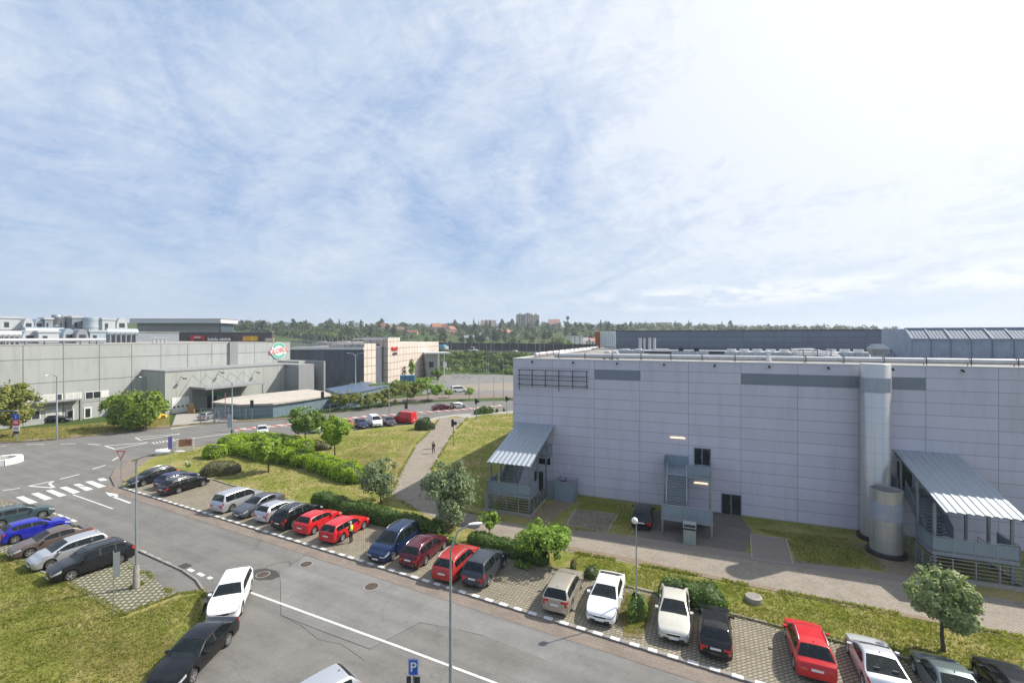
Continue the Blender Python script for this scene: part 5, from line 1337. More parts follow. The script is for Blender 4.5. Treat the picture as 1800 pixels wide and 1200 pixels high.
wh = empty('warehouse_building', LF.o, LF.a, 'grey concrete panel warehouse with a round coloured shop sign near its roof', 'building')
b = MB(); b.box(xL, xR, 0, 62, 0, zT); b.build('wall', M['conc_panel'], wh)
b = MB(); b.box(xL+.3, xR-.3, .3, 61.7, zT+.002, zT+.08); b.box(xL-.03, xR+.03, -.04, .3, zT+.001, zT+.16); b.build('roof', M['conc_roof'], wh)
x0, z0 = LF.wall(402, 640); x1, _ = LF.wall(416, 640)
b = MB(); b.box(x0, x1, -.5, .01, 6, zT+.3); b.build('service_shaft', M['grey_render'], wh)
def Lwin(u0, u1, v0, v1, n_, mat, par=wh, D=0):
    xa, za = LF.wall(u0, v0, D); xb, _ = LF.wall(u1, v0, D); _, zb = LF.wall((u0+u1)/2, v1, D); za = LF.wall((u0+u1)/2, v0, D)[1]
    b = MB(); b.box(xa-.1, xb+.1, -D-.07, -D+.02, zb-.12, za+.1); f_ = b.build('window', M['white'], par)
    for k in range(n_):
        w_ = (xb-xa)/n_; b = MB(); b.box(xa+w_*k+.06, xa+w_*(k+1)-.06, -D-.09, -D, zb, za); b.build('pane', mat if not isinstance(mat, list) else mat[k % len(mat)], f_)
Lwin(46, 109, 695, 707, 5, [M['blind'], M['glass_sky'], M['blind']]); Lwin(116, 142, 691, 704, 2, M['blind']); Lwin(150, 190, 688, 699, 3, [M['glass_dark'], M['glass_dark'], M['white']])
Lwin(81, 107, 721, 734, 2, M['blind']); Lwin(40, 70, 723, 737, 2, M['glass_sky'])
for u0, u1, v0, v1 in ((116, 130, 720, 737), (147, 161, 716, 735)):
    xa, za = LF.wall(u0, v0); xb, _ = LF.wall(u1, v0)
    b = MB(); b.box(xa, xb, -.1, .02, 0, za); d_ = b.build('glazed_door', M['white'], wh)
    b = MB(); b.box(xa+.25, xb-.25, -.13, 0, .25, za-.3); b.build('pane', M['glass_dark'], d_)
xa, za = LF.wall(57, 714); xb, _ = LF.wall(138, 714)
b = MB(); b.box(xa, xb, -1.6, .02, 4.15, 4.4); b.box(xb-.3, xb, -1.6, -.9, 0, 4.15); b.build('ledge_roof', M['grey_render'], wh)
# annex with the loading dock
xa0, Da = LF.gnd(290, 728.5); xae, _ = LF.wall(500, 660, Da); zA = LF.wall(290, 654, Da)[1]
annex = empty('loading_annex', LF.w(xa0, Da), LF.a, 'lower concrete annex with a white roller door and dock canopy', 'building')
AL = xae-xa0
b = MB(); b.box(0, AL, 0, Da-.02, 0, zA); b.build('wall', M['annex_panel'], annex)
b = MB(); b.box(-.1, AL, -.12, Da-.02, zA+.002, zA+.3); b.build('roof', M['grey_render'], annex)
def ax(u, v, D=0): x, z = LF.wall(u, v, Da+D); return x-xa0, z
d0, _ = ax(302, 700); d1, dz_ = ax(332, 696)
b = MB(); b.box(d0, d1, -.08, .02, 0, dz_); rd = b.build('roller_door', M['white'], annex)
b = MB()
for k in range(4): w_ = (d1-d0)/4; b.box(d0+w_*k+.25, d0+w_*(k+1)-.25, -.1, 0, 1.2, 1.6)
b.build('window_strip', M['glass_dark'], rd)
e0, ez = ax(338, 686); e1, _ = ax(425, 686)
b = MB(); b.box(e0, e1, -.06, .02, 0, 5.0); b.build('dock_wall', M['grey_render'], annex)
g0, gz_ = ax(364, 696); g1, _ = ax(381, 696)
b = MB(); b.box(g0, g1, -.1, .02, 0, gz_); b.build('dock_door', M['black'], annex)
b = MB(); b.box(g0-.4, g1+1.5, -.12, -.0, gz_+.1, gz_+.6); b.build('dock_board', M['green'], annex)
b = MB(); b.box(e0-.6, e1+2, -6.2, -.02, 5.2, 5.65); b.build('dock_canopy', M['grey_render'], annex)
b = MB()
for k in range(5):
    x = e0+(e1-e0)*k/4; b.bar((x, -.02, 8.2), (x, -5.8, 5.7), .07)
b.build('canopy_stays', M['galv_dull'], annex)
for x in (e0+1, e1+1.5):
    b = MB(); b.bar((x,-6.0,0),(x,-6.0,5.2),.22); b.build('canopy_post', M['galv_dull'], annex)
for u, v in ((318,662),(385,652),(448,652),(497,642)):
    x, z = ax(u, v); b = MB(); b.bar((x,0,z),(x+.1,-1.0,z-.3),.08); b.box(x-.1,x+.5,-1.4,-.9,z-.5,z-.25); b.build('wall_lamp', M['steel_dark'], annex)
# silo bay beyond it
D2 = Dat(LF, xae, 525); x3, _ = LF.wall(556, 660, D2-2)
sb = empty('silo_building', LF.w(xae, Da), LF.a, 'grey block with an open bay that holds two steel silos', 'building')
z2 = LF.wall(500, 640, Da)[1]
b = MB(); b.box(0.02, 5, -(D2-Da), Da-.02, 0, z2); b.build('wall', M['grey_render'], sb)
b = MB(); b.box(5.02, x3-xae, .5, Da-.02, 0, z2+.6); b.build('back_wall', M['annex_panel'], sb)
b = MB(); b.box(x3-xae, x3-xae+.6, -(D2-Da)-1, Da-.02, 0, z2+.7); b.build('end_wall', M['grey_render'], sb)
for i, (u, v0, v1) in enumerate(((533, 647, 686), (547, 645, 686))):
    x, _ = LF.wall(u, 670, (Da+D2)/2); 
    so_ = empty('storage_silo', LF.w(x, (Da+D2)/2), LF.a, ['steel silo nearer the grey annex end wall', 'steel silo beside the dark end wall'][i], 'silo', 'two steel silos')
    Yd = LF.w(x, (Da+D2)/2).y; h = CH-(v0-HV)*Yd/F; r_ = 6.2*Yd/F
    b = MB(); b.lathe([(r_*.5,0),(r_,1.6),(r_,h-2.2),(r_*.6,h-1.3),(r_*.62,h-1.2),(r_*.62,h-.2),(.01,h)], 20); b.build('tank', M['stainless'], so_)
    b = MB()
    for k in range(4): a = PI/4+PI/2*k; b.bar((r_*.9*math.cos(a), r_*.9*math.sin(a), 0), (r_*.9*math.cos(a), r_*.9*math.sin(a), 2), .18)
    b.build('legs', M['galv_dull'], so_)
    b = MB(); b.bar((r_+.05,-.25,0),(r_+.05,-.25,h-1),.06); b.bar((r_+.05,.25,0),(r_+.05,.25,h-1),.06); b.build('ladder', M['galv'], so_)
# round sign with slanted word
sx_, sz_ = LF.wall(489.5, 616)
sign = empty('shop_sign', LF.w(sx_, .12, sz_), LF.a, 'round green and white shop sign with slanted red lettering', 'sign')
def vdisc(r_, y, n_=40, a0=0, a1=2*PI, r2=0):
    b = MB(); vs = []; fs = []
    for k in range(n_+1):
        a = a0+(a1-a0)*k/n_; vs += [(r_*math.cos(a), y, r_*math.sin(a)), (r2*math.cos(a), y, r2*math.sin(a))]
    fs = [(2*k, 2*k+2, 2*k+3, 2*k+1) for k in range(n_)]
    b.add(vs, fs); return b
Yd = LF.w(sx_, .1).y; sr = 14.5*Yd/F
b = MB(); b.lathe([(sr,-.1),(sr,.1)], 40); b.disc((0,0,.1), sr, 40); b.v = [(x,-z,y) for x,y,z in b.v]; b.build('disc', M['white'], sign)
sgreen = plain('sign_green', (.13,.42,.33), .5)
vdisc(sr*.95, -.112, 24, R(28), R(152), sr*.62).build('green_arc', sgreen, sign); vdisc(sr*.95, -.112, 24, R(208), R(332), sr*.62).build('green_arc', sgreen, sign)
def text(body, size, mat, parent, loc, name='lettering', ext=.03, bold=0.0, shear=0.0, rot=(R(90),0,0), sx=1.0):
    cu = bpy.data.curves.new(name, 'FONT'); cu.body = body; cu.size = size; cu.align_x = 'CENTER'; cu.align_y = 'CENTER'; cu.extrude = ext; cu.shear = shear; cu.offset = bold
    o = bpy.data.objects.new(name, cu); COL.objects.link(o); o.parent = parent; o.location = loc; o.rotation_euler = rot; o.scale = (sx, 1, 1)
    dg = bpy.context.evaluated_depsgraph_get(); me = bpy.data.meshes.new_from_object(o.evaluated_get(dg)); me.materials.clear(); me.materials.append(mat)
    r2 = bpy.data.objects.new(name, me); COL.objects.link(r2); r2.parent = parent; r2.location = loc; r2.rotation_euler = rot; r2.scale = (sx, 1, 1)
    bpy.data.objects.remove(o); return r2
sred = plain('sign_red', (.7,.22,.2), .45)
b = MB(); b.add([(-sr*1.2,-.14,-sr*.38),(sr*1.12,-.14,-.05*sr),(sr*1.22,-.14,sr*.42),(-sr*1.1,-.14,sr*.12)], [(0,1,2,3)]); b.build('white_band', M['white'], sign)
text('GLOBUS', sr*.72, sred, sign, (0,-.18,0), bold=.02, sx=.92, rot=(R(90), R(-8), 0))

# roof plant of the left warehouse: each unit measured against the plane it stands in
M['duct_white'] = weathered('duct_white', (.46,.48,.5), (.35,.36,.37), .45, .1, .5, .5, False)
M['duct_blue'] = weathered('duct_blue', (.36,.43,.47), (.22,.25,.27), .45, .3, .5, .5, False)
M['duct_grey'] = weathered('duct_grey', (.27,.29,.32), (.16,.17,.18), .5, .3, .5, .5, False)
ti = empty('rooftop_hall', LF.w(-30, -44, zT), LF.a, 'grey plant deck rising behind the warehouse roof', 'building')
b = MB(); b.box(-30, 70, 0, 26, -.0, 3.0); b.build('wall', M['duct_grey'], ti)
b = MB(); b.box(-30.2, 70.2, -.2, 26, 3.002, 3.25); b.build('roof', M['conc_roof'], ti)
def rp(u0, u1, v0, v1, D, kind, mat, label, dep=4.0):
    x0, zt = LF.wall(u0, v0, -D); x1, _ = LF.wall(u1, v0, -D); zt = LF.wall((u0+u1)/2, v0, -D)[1]; zb = zT+.08 if D < 44 else zT+3.25
    root = empty('roof_unit', LF.w(x0, -D, zb), LF.a, label, 'roof unit', 'pale plant on the left warehouse roof'); Wd = x1-x0; h = max(.6, zt-zb); m = M[mat]
    if kind == 'box':
        b = MB(); b.box(0, Wd, 0, dep, .25, h*.86); b.build('casing', m, root); b = MB(); b.box(-.2, Wd+.2, -.2, dep+.2, h*.86, h); b.box(.2, Wd-.2, .3, dep-.3, 0, .25); b.build('top', M['duct_white'], root)
        b = MB(); b.box(Wd*.2, Wd*.42, -.06, 0, h*.25, h*.6); b.build('grille', M['steel_dark'], root)
    elif kind == 'hood':   # half round duct
        n_ = 12; vs = []
        for y in (0, dep):
            for k in range(n_+1): a = PI*k/n_; vs.append((Wd/2-Wd/2*math.cos(a), y, h*.35+h*.65*math.sin(a)))
        b = MB(); b.add(vs, [(k, k+1, n_+2+k, n_+1+k) for k in range(n_)], 0, True); b.add(vs[:n_+1], [tuple(range(n_+1))[::-1]]); b.box(0, Wd, 0.01, dep, 0, h*.36); b.build('casing', m, root)
        b = MB(); b.box(Wd*.25, Wd*.75, -.07, 0, h*.3, h*.6); b.build('grille', M['steel_dark'], root)
    elif kind == 'drum':
        b = MB(); r_ = Wd/2; b.lathe([(r_,0),(r_,h*.75),(r_*1.06,h*.76),(r_*1.06,h*.96),(r_*.8,h)], 24, (r_,r_,0)); b.disc((r_,r_,h*.9), r_, 24); b.build('drum', m, root)
        b = MB(); b.lathe([(r_*1.08,h*.3),(r_*1.1,h*.34),(r_*1.08,h*.38)], 24, (r_,r_,0)); b.build('hoop', M['duct_white'], root)
    else:
        b = MB(); r_ = h*.28; b.tube([(0,0,h-r_),(Wd,0,h-r_)], r_, 12)
        b.build('pipe', m, root); b = MB()
        for k in range(6): x = Wd*(k+.5)/6; b.box(x-.1, x+.1, -r_, r_, 0, h-r_)
        b.build('saddle', M['duct_grey'], root)
for a_ in ((0,37,556,566,50,'box','duct_white','long white roof unit at the far left of the plant deck'),(41,60,559,575,48,'hood','duct_white','white half round hood beside the long roof unit'),(61,77,560,575,48,'hood','duct_blue','bluish half round hood left of the tall grey casing'),
    (79,93,558,577,47,'box','duct_grey','tall grey casing left of the big drum'),(94,111,553,570,52,'drum','duct_grey','big grey drum highest on the plant deck'),(112,124,554,565,54,'box','duct_white','white square cap right of the big drum'),
    (127,147,555,571,50,'box','duct_grey','grey unit with white top in the middle of the plant deck'),(151,177,557,580,46,'drum','duct_blue','round bluish cooling tower with hoops'),(180,203,559,578,48,'box','duct_white','square white box right of the round cooling tower'),(205,224,558,578,48,'hood','duct_white','white hood at the right end of the plant deck'),
    (-20,36,581,596,16,'pipe','duct_white','thick white pipe at the left edge of the warehouse roof'),(39,66,580,594,22,'hood','duct_white','white elbow hood in the front row'),(68,104,581,594,20,'box','duct_white','long low white box with dark grilles in the front row'),
    (111,132,577,593,22,'hood','duct_blue','shiny hood beside the low white box'),(134,156,578,594,20,'hood','duct_grey','grey hood with dark mouth in the front row'),(158,186,580,594,20,'box','duct_blue','bluish box at the right end of the front row'),
    (42,111,575,582,30,'pipe','duct_blue','long bluish duct behind the front row'),(186,240,577,586,34,'pipe','duct_blue','bluish duct running towards the brown facade'),(-10,185,594.5,601,6,'pipe','duct_white','long thin white pipe along the warehouse roof edge')):
    rp(*a_)
for i, u in enumerate((270,277,284,291)):
    x, z = LF.wall(u, 594.5, -8); r_ = empty('roof_vent', LF.w(x, -8, zT+.08), LF.a, 'one of four small bent vents in a row on the warehouse roof', 'vent', 'bent vents on the warehouse roof')
    b = MB(); h = z-zT; b.tube([(0,0,0),(0,0,h*.7),(.2,-.1,h),(.5,-.2,h*.95)], .22, 8); b.build('pipe', M['duct_white'], r_)

# ------------------------------------------------------------------ mall blocks behind
def wall_block(name, label, u0, u1, v0, v1, Y, dep, mat, cat='building', zb=0.0):
    x0 = (u0-900)/F*Y; x1 = (u1-900)/F*Y; z1 = CH-(v0-HV)*Y/F
    root = empty(name, (x0, Y, 0), 0, label, cat); b = MB(); b.box(0, x1-x0, 0, dep, zb, z1); b.build('wall', mat, root)
    return root, x1-x0, z1
M['mall_grey'] = grid_panels('mall_grey', (.27,.26,.26), (.18,.17,.17), 6, 1.6, .08, .6, .04)
M['mall_brown'] = grid_panels('mall_brown', (.085,.072,.078), (.05,.045,.05), 5, 2, .06, .6, .08)
M['fascia'] = weathered('fascia', (.62,.62,.62), (.4,.4,.4), .5, 0, .2, .4)
r_, wd, zt = wall_block('mall_building', 'long grey upper block with a projecting white fascia', 241, 388, 562, 600, 218, 10, M['mall_grey'])
b = MB(); b.box(-1.5, wd+1.6, -2.5, 11, zt-1.6, zt+.2); b.build('fascia', M['fascia'], r_)
b = MB(); b.box(-1.6, wd+1.7, -2.6, 11.1, zt+.202, zt+.45); b.build('roof', plain('red_grey_roof', (.3,.14,.12), .7), r_)
b = MB(); b.box(wd-.6, wd+.1, -.15, 9.6, 10, zt-1.7); b.build('glazing', plain('teal_glass', (.06,.09,.11), .2), r_)
r_, wd, zt = wall_block('shop_block', 'low brown facade with red, white and orange shop signs', 215, 478, 584, 604, 178, 1.2, M['mall_brown'])
b = MB(); b.box(-.2, wd+.2, -.2, 1.4, zt+.002, zt+.2); b.build('roof', M['conc_roof'], r_)
def bsign(u0, u1, v0, v1, mat, label, Y=178):
    x0 = (u0-900)/F*Y; x1 = (u1-900)/F*Y; z1 = CH-(v0-HV)*Y/F; z0 = CH-(v1-HV)*Y/F
    r2 = empty('shop_sign', (x0, Y-.02, z0), 0, label, 'sign'); b = MB(); b.box(0, x1-x0, -.5, 0, 0, z1-z0); b.build('board', mat, r2); return r2, x1-x0, z1-z0
r2, a_, c_ = bsign(336, 360, 589.5, 601, M['red'], 'red shop sign with a dark arch on the brown facade')
b = MB(); b.box(a_*.28, a_*.95, -.56, -.5, 0, c_*.45); b.build('arch', M['black'], r2)
b = MB(); rn = random.Random(2)
for k in range(5): b.box(a_*.3+k*.5, a_*.3+k*.5+.36, -.56, -.5, c_*.62, c_*.62+.45+.2*(k % 2))
b.build('letters', M['white'], r2)
r2, a_, c_ = bsign(367, 408, 591.5, 599.5, M['mall_brown'], 'two words in white letters on the brown facade')
b = MB()
for k in range(20):
    if k != 9: b.box(k*a_/20, k*a_/20+a_/28, -.62, -.5, .25, .25+c_*(.45+.2*((k*7) % 3 == 0)))
b.build('letters', M['white'], r2)
r2, a_, c_ = bsign(428, 454, 590.5, 599, M['orange'], 'orange box sign on the brown facade')
b = MB(); b.box(a_*.55, a_*.75, -.54, -.5, 0, c_); b.build('yellow_face', M['yellow'], r2)
r2, a_, c_ = bsign(467, 482, 594, 599.5, plain('pale_pink', (.6,.35,.3), .6), 'pale pink box sign at the right end of the brown facade')
b = MB(); b.box(.3, a_-.3, -.56, -.5, c_*.3, c_*.7); b.build('face', M['white'], r2)
# dark long wall
M['dark_clad'] = grid_panels('dark_clad', (.085,.095,.125), (.055,.06,.08), 1.6, 3.2, .05, .6, .16, 0, (0,0,0), .3)
P0 = G(703, 668); P1 = Vector((-34.8, 216, 0)); WFm = Frame(P0, math.atan2(P1.y-P0.y, P1.x-P0.x))
xb0, _ = WFm.wall(640, 604, 5); _yb = WFm.w(xb0, 5).y-.15
r_, wd, zt = wall_block('mall_building', 'dark blue grey metal wall with a railed parking deck on top', 500, 639.6, 611, 675, _yb, 60, M['dark_clad'])
b = MB(); b.box(0, wd, -.4, .0, zt-.6, zt+.15); b.build('ledge', M['fascia'], r_)
b = MB()
for k in range(60): x = wd*k/59; b.bar((x, .2, zt), (x+.25, .2, zt+1.9), .09)
for z in (.4, 1.1, 1.85): b.bar((0, .2, zt+z), (wd, .2, zt+z), .1)
b.build('deck_railing', M['galv_dull'], r_)
b = MB(); b.box(0, wd, .0, 60, zt+.002, zt+.1); b.build('deck', M['conc_roof'], r_)
# tiled blocks
P0 = G(703, 668); P1 = Vector((-34.8, 216, 0)); WFm = Frame(P0, math.atan2(P1.y-P0.y, P1.x-P0.x))
M['tiles'] = grid_panels('tiles', (.6,.52,.46), (.36,.27,.22), 2.6, 2.6, .16, .6, .06, 0, (0,0,.3), .15)
tm = empty('mall_building', WFm.o, WFm.a, 'cream tiled mall facade with a square sign tower', 'building')
zw = WFm.wall(703, 602)[1]; xe_, _ = WFm.wall(771, 601)
b = MB(); b.box(0.01, xe_, 0, 40, 0, zw); b.build('wing_wall', M['tiles'], tm)
xt0, _ = WFm.wall(682, 600, 2); xt1, _ = WFm.wall(703, 600, 2); ztw = WFm.wall(692, 594, 2)[1]
b = MB(); b.box(xt0, xt1, -2, 8, 0, ztw); b.build('tower_wall', M['tiles'], tm)
b = MB(); b.box(xt0-.1, xt1+.1, -2.1, 8.1, ztw, ztw+.25); b.build('tower_cap', M['fascia'], tm)
xb0, _ = WFm.wall(640, 604, 5); xb1, _ = WFm.wall(661, 604, 5); zb1 = WFm.wall(650, 604, 5)[1]
b = MB(); b.box(xb0, xb1, -5, 8, 1.5, zb1); b.build('bay_wall', M['tiles'], tm)
b = MB(); b.box(xb1, xt0, 1.5, 8, 0, zb1-.3); b.build('recess_wall', M['mall_brown'], tm)
b = MB(); b.bar((xb0, -1, zb1+1.6), (xt0, -1, zb1+1.6), .3)
for k in range(4): x = xb0+(xt0-xb0)*k/3; b.bar((x, -1, zb1-.3), (x, -1, zb1+1.6), .2)
b.build('roof_frame', M['galv'], tm)
ms_ = empty('mall_sign', WFm.w((xt0+xt1)/2, 2.15, WFm.wall(692, 615.5, 2)[1]), WFm.a, 'red lettering over a smaller dark word on the tiled tower', 'sign')
text('Westfield', 2.0, M['red'], ms_, (0,-.1,.5), bold=.03, ext=.15, sx=.55)
text('CHODOV', 1.1, M['steel_dark'], ms_, (.2,-.1,-1.3), ext=.1, sx=.7)
ec = empty('entrance_canopy', G(750, 662), R(20), 'grey slanted entrance porch with a thin white canopy roof', 'porch')
s_ = G(750, 662).y/F
b = MB(); b.add([(0,0,0),(19*s_,0,0),(19*s_,8,0),(0,8,0),(-2.5*s_,0,40*s_),(19*s_,0,40*s_),(19*s_,8,40*s_),(-2.5*s_,8,40*s_)], [(3,2,1,0),(4,5,6,7),(0,1,5,4),(1,2,6,5),(2,3,7,6),(3,0,4,7)]); b.build('porch_wall', M['mall_grey'], ec)
b = MB(); b.box(-2*s_, 42*s_, -1, 9, 40.02*s_, 42.5*s_); b.box(19.1*s_, 22*s_, -.5, 8, 0, 40*s_); b.build('canopy', M['fascia'], ec)
b = MB(); b.bar((32*s_,1,0),(32*s_,1,40*s_),.3); b.box(30*s_,36*s_,.5,.8,15*s_,25*s_); b.build('post', M['white'], ec)
b = MB(); b.box(4*s_, 12*s_, -.1, 0, 16*s_, 26*s_); b.build('window', M['glass_dark'], ec)

# ---- shed with curved concrete roof, blue roofed shed, container
M['shed_sheet'] = m_corr('shed_sheet', (.17,.24,.28), .5, 0, .5, .2)
M['shed_side'] = m_corr('shed_side', (.17,.24,.28), .5, 1, .5, .2)
sh = empty('storage_shed', (0,0,0), 0, 'low shed with flat pale concrete roof and teal corrugated walls', 'shed')
zr = 3.0
roof = [(372,706.5),(420,711),(480,709),(540,701),(597,691.5),(541,684),(470,691),(400,699)]
rp_ = [G(u, v, zr) for u, v in roof]
b = MB(); b.prism(rp_, zr-.3, zr+.05); b.build('roof', plain('pale_roof', (.42,.38,.33), .9, var=.15, scale=.5), sh)
cx_ = sum((p for p in rp_), Vector())/len(rp_)
inner = [cx_+(p-cx_)*.95 for p in rp_]
b = MB(); b.prism(inner, 0, zr-.3); b.build('wall', M['shed_sheet'], sh)
for i in range(4):
    p = inner[1].lerp(inner[4], i/3)+(inner[1]-cx_).normalized()*.2; b = MB(); b.bar((p.x,p.y,0),(p.x,p.y,zr-.3),.15); b.build('post', M['galv'], sh)
sh2 = empty('storage_shed', (0,0,0), 0, 'long shed with a dark blue metal roof behind the orchard trees', 'shed')
zr = 3.6; rp2 = [G(u, v, zr) for u, v in ((597,692),(628,689.5),(686,677),(641,670.5),(572,683))]
b = MB(); b.prism(rp2, zr-.2, zr); b.build('roof', m_corr('blue_roof', (.1,.14,.22), 1.0, 0, .45, .3), sh2)
cx_ = sum((p for p in rp2), Vector())/len(rp2)
b = MB(); b.prism([cx_+(p-cx_)*.96 for p in rp2], 0, zr-.2); b.build('wall', M['shed_sheet'], sh2)
hut = empty('dock_hut', G(436, 694), R(30), 'small brown hut with a pale roof behind the shed', 'hut')
b = MB(); b.box(0, 9, 0, 5, 0, 2.6); b.build('wall', plain('hut_brown', (.2,.16,.13), .8), hut); b = MB(); b.box(-.4, 9.6, -.6, 5.4, 2.602, 2.9); b.build('roof', M['fascia'], hut)
cn = empty('shipping_container', G(703, 672), R(10), 'bright blue container by the tiled facade', 'container')
s_ = G(703, 672).y/F
b = MB(); b.box(0, 25*s_, 0, 3, 0, 12*s_); b.build('body', m_corr('container_blue', (.06,.2,.36), .5, 0, .5, .1), cn); b = MB(); b.box(9*s_, 9.8*s_, -.1, 0, 0, 12*s_); b.box(17*s_,17.6*s_,-.1,0,0,12*s_); b.build('door_rods', M['steel_dark'], cn)
aw = empty('green_awning', P3(568, 668, 150)-Vector((0,0,P3(568,668,150).z)), 0, 'green sloping awning under the dark metal wall', 'awning')
z_ = CH-(666-HV)*150/F
b = MB(); b.add([(0,0,z_),(5,0,z_),(5,3,z_+1),(0,3,z_+1),(0,0,z_-.3),(5,0,z_-.3),(5,3,z_+.7),(0,3,z_+.7)], [(0,1,2,3),(7,6,5,4),(0,4,5,1),(1,5,6,2),(2,6,7,3),(3,7,4,0)]); b.build('cover', M['green'], aw)
for x in (.2, 4.8): b = MB(); b.bar((x,.2,0),(x,.2,z_-.2),.15); b.build('post', M['galv_dull'], aw)

# ------------------------------------------------------------------ street furniture
def lamp(label, u, v, topv, arms, th=.09, base=None, gz=.1, mat='galv', group='street lamps', head='cobra', Hm=None, name='street_lamp'):
    o = G(u, v, gz); h = Hm or (v-topv)*o.y/F
    root = empty(name, o, 0, label, 'street lamp', group)
    b = MB(); b.tube([(0,0,0),(0,0,h*.5),(0,0,h*.5+.05),(0,0,h)], [th,th*.95,th*.75,th*.6], 12); b.build('pole', M[mat], root)
    if base: b = MB(); b.lathe([(base[0]*1.06,0),(base[0]*1.06,.1),(base[0],.12),(base[0]*.8,base[1]),(th,base[1]+.06)], 16); b.build('base', M[base[2]], root)
    for dx_, dy_, dz_ in arms:
        e = Vector((dx_, dy_, h+dz_)); m_ = Vector((dx_*.35, dy_*.35, h+dz_*.75))
        b = MB(); b.tube([(0,0,h-.05), tuple(m_), tuple(e)], [th*.6, th*.5, th*.42], 8); b.build('arm', M[mat], root)
        d_ = Vector((dx_, dy_, 0)).normalized()
        hd = MB()
        hd.tube([e-d_*.1, e+d_*.1, e+d_*.36, e+d_*.55], [.05,.1,.11,.04], 10); hd.v = [(x, y, e.z+(z-e.z)*.6) for x, y, z in hd.v]; hd.build('lamp_head', M['white'], root)
    if head == 'globe':
        b = MB(); n_ = 8; b.lathe([(.19*math.sin(PI*k/n_)+.002, h+.12-.19*math.cos(PI*k/n_)) for k in range(n_+1)], 14, (-.1,0,0)); b.build('globe', M['white'], root)
        b = MB(); b.bar((-.18,0,h-.03),(.14,0,h-.03),.08); b.build('bracket', M[mat], root)
    return root
lamp('tall steel lamp post with a thick tapered foot beside the left bays', 239.5, 1032, 806, [(2.3,.5,.35)], .08, (.2, 1.45, 'kerbstone'))
lamp('bent top lamp post rising from below the frame in front of the red estate', 792, 1243, 966, [(.9,.2,1.1)], .085, None, gz=.02)
lamp('short lamp post with a round white globe in the planted gap', 1118.5, 1084, 918, [], .055, None, gz=.11, head='globe')
lamp('tall lamp with two raised arms behind the corrugated shed', 625, 700, 625, [(-1.9,0,.75),(1.9,0,.75)], .16, None, gz=0)
lamp('lamp post seen edge on at the left verge', 100, 772, 661, [(.15,-1.6,.3)], .13)
lamp('lamp post with dark foot at the edge of the far road', 408, 773, 671, [(-1.1,-.3,.5)], .11, (.22, 1.6, 'steel_dark'), gz=.15)
lamp('lamp post with two short arms behind the parked vans', 684, 729, 674, [(-1.3,.2,.2),(1.0,0,.2)], .1, gz=.02)
lamp('thin dark lamp post beside the willow bush', 257, 757, 663, [(0.1,-1.2,.2)], .09, gz=.1, mat='steel_dark')
lamp('lamp whose white head alone reaches in at the left edge', -26, 800, 724, [(3.9,.3,.15)], .1, gz=.1)
for i, (u, v, tv, lb) in enumerate(((842,705,648,'thin pole left of the distant traffic light'),(868,718,662,'thin pole by the low hedge'),(885,697,632,'thin pole carrying a round lamp near the pale hall'),(779,697,660,'thin pole beside the entrance canopy'),(855,662,626,'tall lamp before the green embankment'),(859,660,626,'lamp just right of the tall embankment lamp'),(797,665,644,'lamp with one arm at the car park edge'))):
    lamp(lb, u, v, tv, [(-1.0,0,.2)] if i in (2,5,6) else [], .08, gz=.02, group='poles by the far car park')
def sign_post(label, u, v, topv, gz=.13, th=.035): 
    o = G(u, v, gz); h = (v-topv)*o.y/F; root = empty('road_sign', o, 0, label, 'sign'); b = MB(); b.tube([(0,0,0),(0,0,h)], th, 8); b.build('post', M['galv'], root); return root, h
sg, h = sign_post('red and white give way triangle on a post at the pavement corner', 213, 846, 791, .14)
for sc, y, mt in ((1.0,-.05,'red'),(.70,-.062,'white')):
    b = MB(); zc_ = h-.42; a_ = .64*sc; b.add([(-a_,y,zc_+.36*sc),(a_,y,zc_+.36*sc),(0,y,zc_-.74*sc),(-a_,y+.02,zc_+.36*sc),(a_,y+.02,zc_+.36*sc),(0,y+.02,zc_-.74*sc)], [(2,1,0),(3,4,5),(0,1,4,3),(1,2,5,4),(2,0,3,5)]); b.build('triangle' if sc == 1 else 'inner_face', M[mt], sg)
sg.rotation_euler = (0,0,R(-8))
sg, h = sign_post('blue sign seen edge on near the notice board', 299, 813, 767)
b = MB(); b.box(-.22,.22,-.06,-.03,h-1.7,h); b.build('panel', plain('sign_blue_violet', (.1,.1,.3), .4), sg); sg.rotation_euler = (0,0,R(35))
sg, h = sign_post('blue parking sign with white letter at the bottom edge', 727, 1262, 1156, .02, .04)
b = MB(); b.box(-.22,.22,-.07,-.045,h-.72,h); b.build('panel', M['blue'], sg)
b = MB()
for q in ((-.205,.205,h-.03,h-.015),(-.205,.205,h-.705,h-.69),(-.205,-.19,h-.69,h-.03),(.19,.205,h-.69,h-.03)): b.box(q[0],q[1],-.074,-.07,q[2],q[3])
b.build('border', M['white'], sg); text('P', .58, M['white'], sg, (0,-.075,h-.36), ext=.004, bold=.008)
b = MB(); b.box(-.3,-.1,-.07,-.045,h-1.1,h-.76); b.box(.04,.3,-.07,-.045,h-1.1,h-.78); b.build('lower_plates', M['steel_dark'], sg)
sg, h = sign_post('back of a tall grey sign on a post at the lawn edge', 199.5, 1083, 968, .12, .03)
b = MB(); b.box(-.02,.30,-.05,-.02,h-1.6,h-.12); b.build('panel', M['galv_dull'], sg); sg.rotation_euler = (0,0,R(50))
sg, h = sign_post('stack of blue, red and white direction boards at the left verge', 29, 773, 727, .1, .06)
for z0, z1, mt, w_ in ((h-.95,h,'blue',.55),(h-1.9,h-1.0,'red',.6),(h-2.8,h-1.95,'white',.6),(h-3.3,h-2.85,'steel_dark',.45)):
    b = MB(); b.box(-w_,w_,-.1,-.06,z0,z1); b.build('board', M[mt], sg)
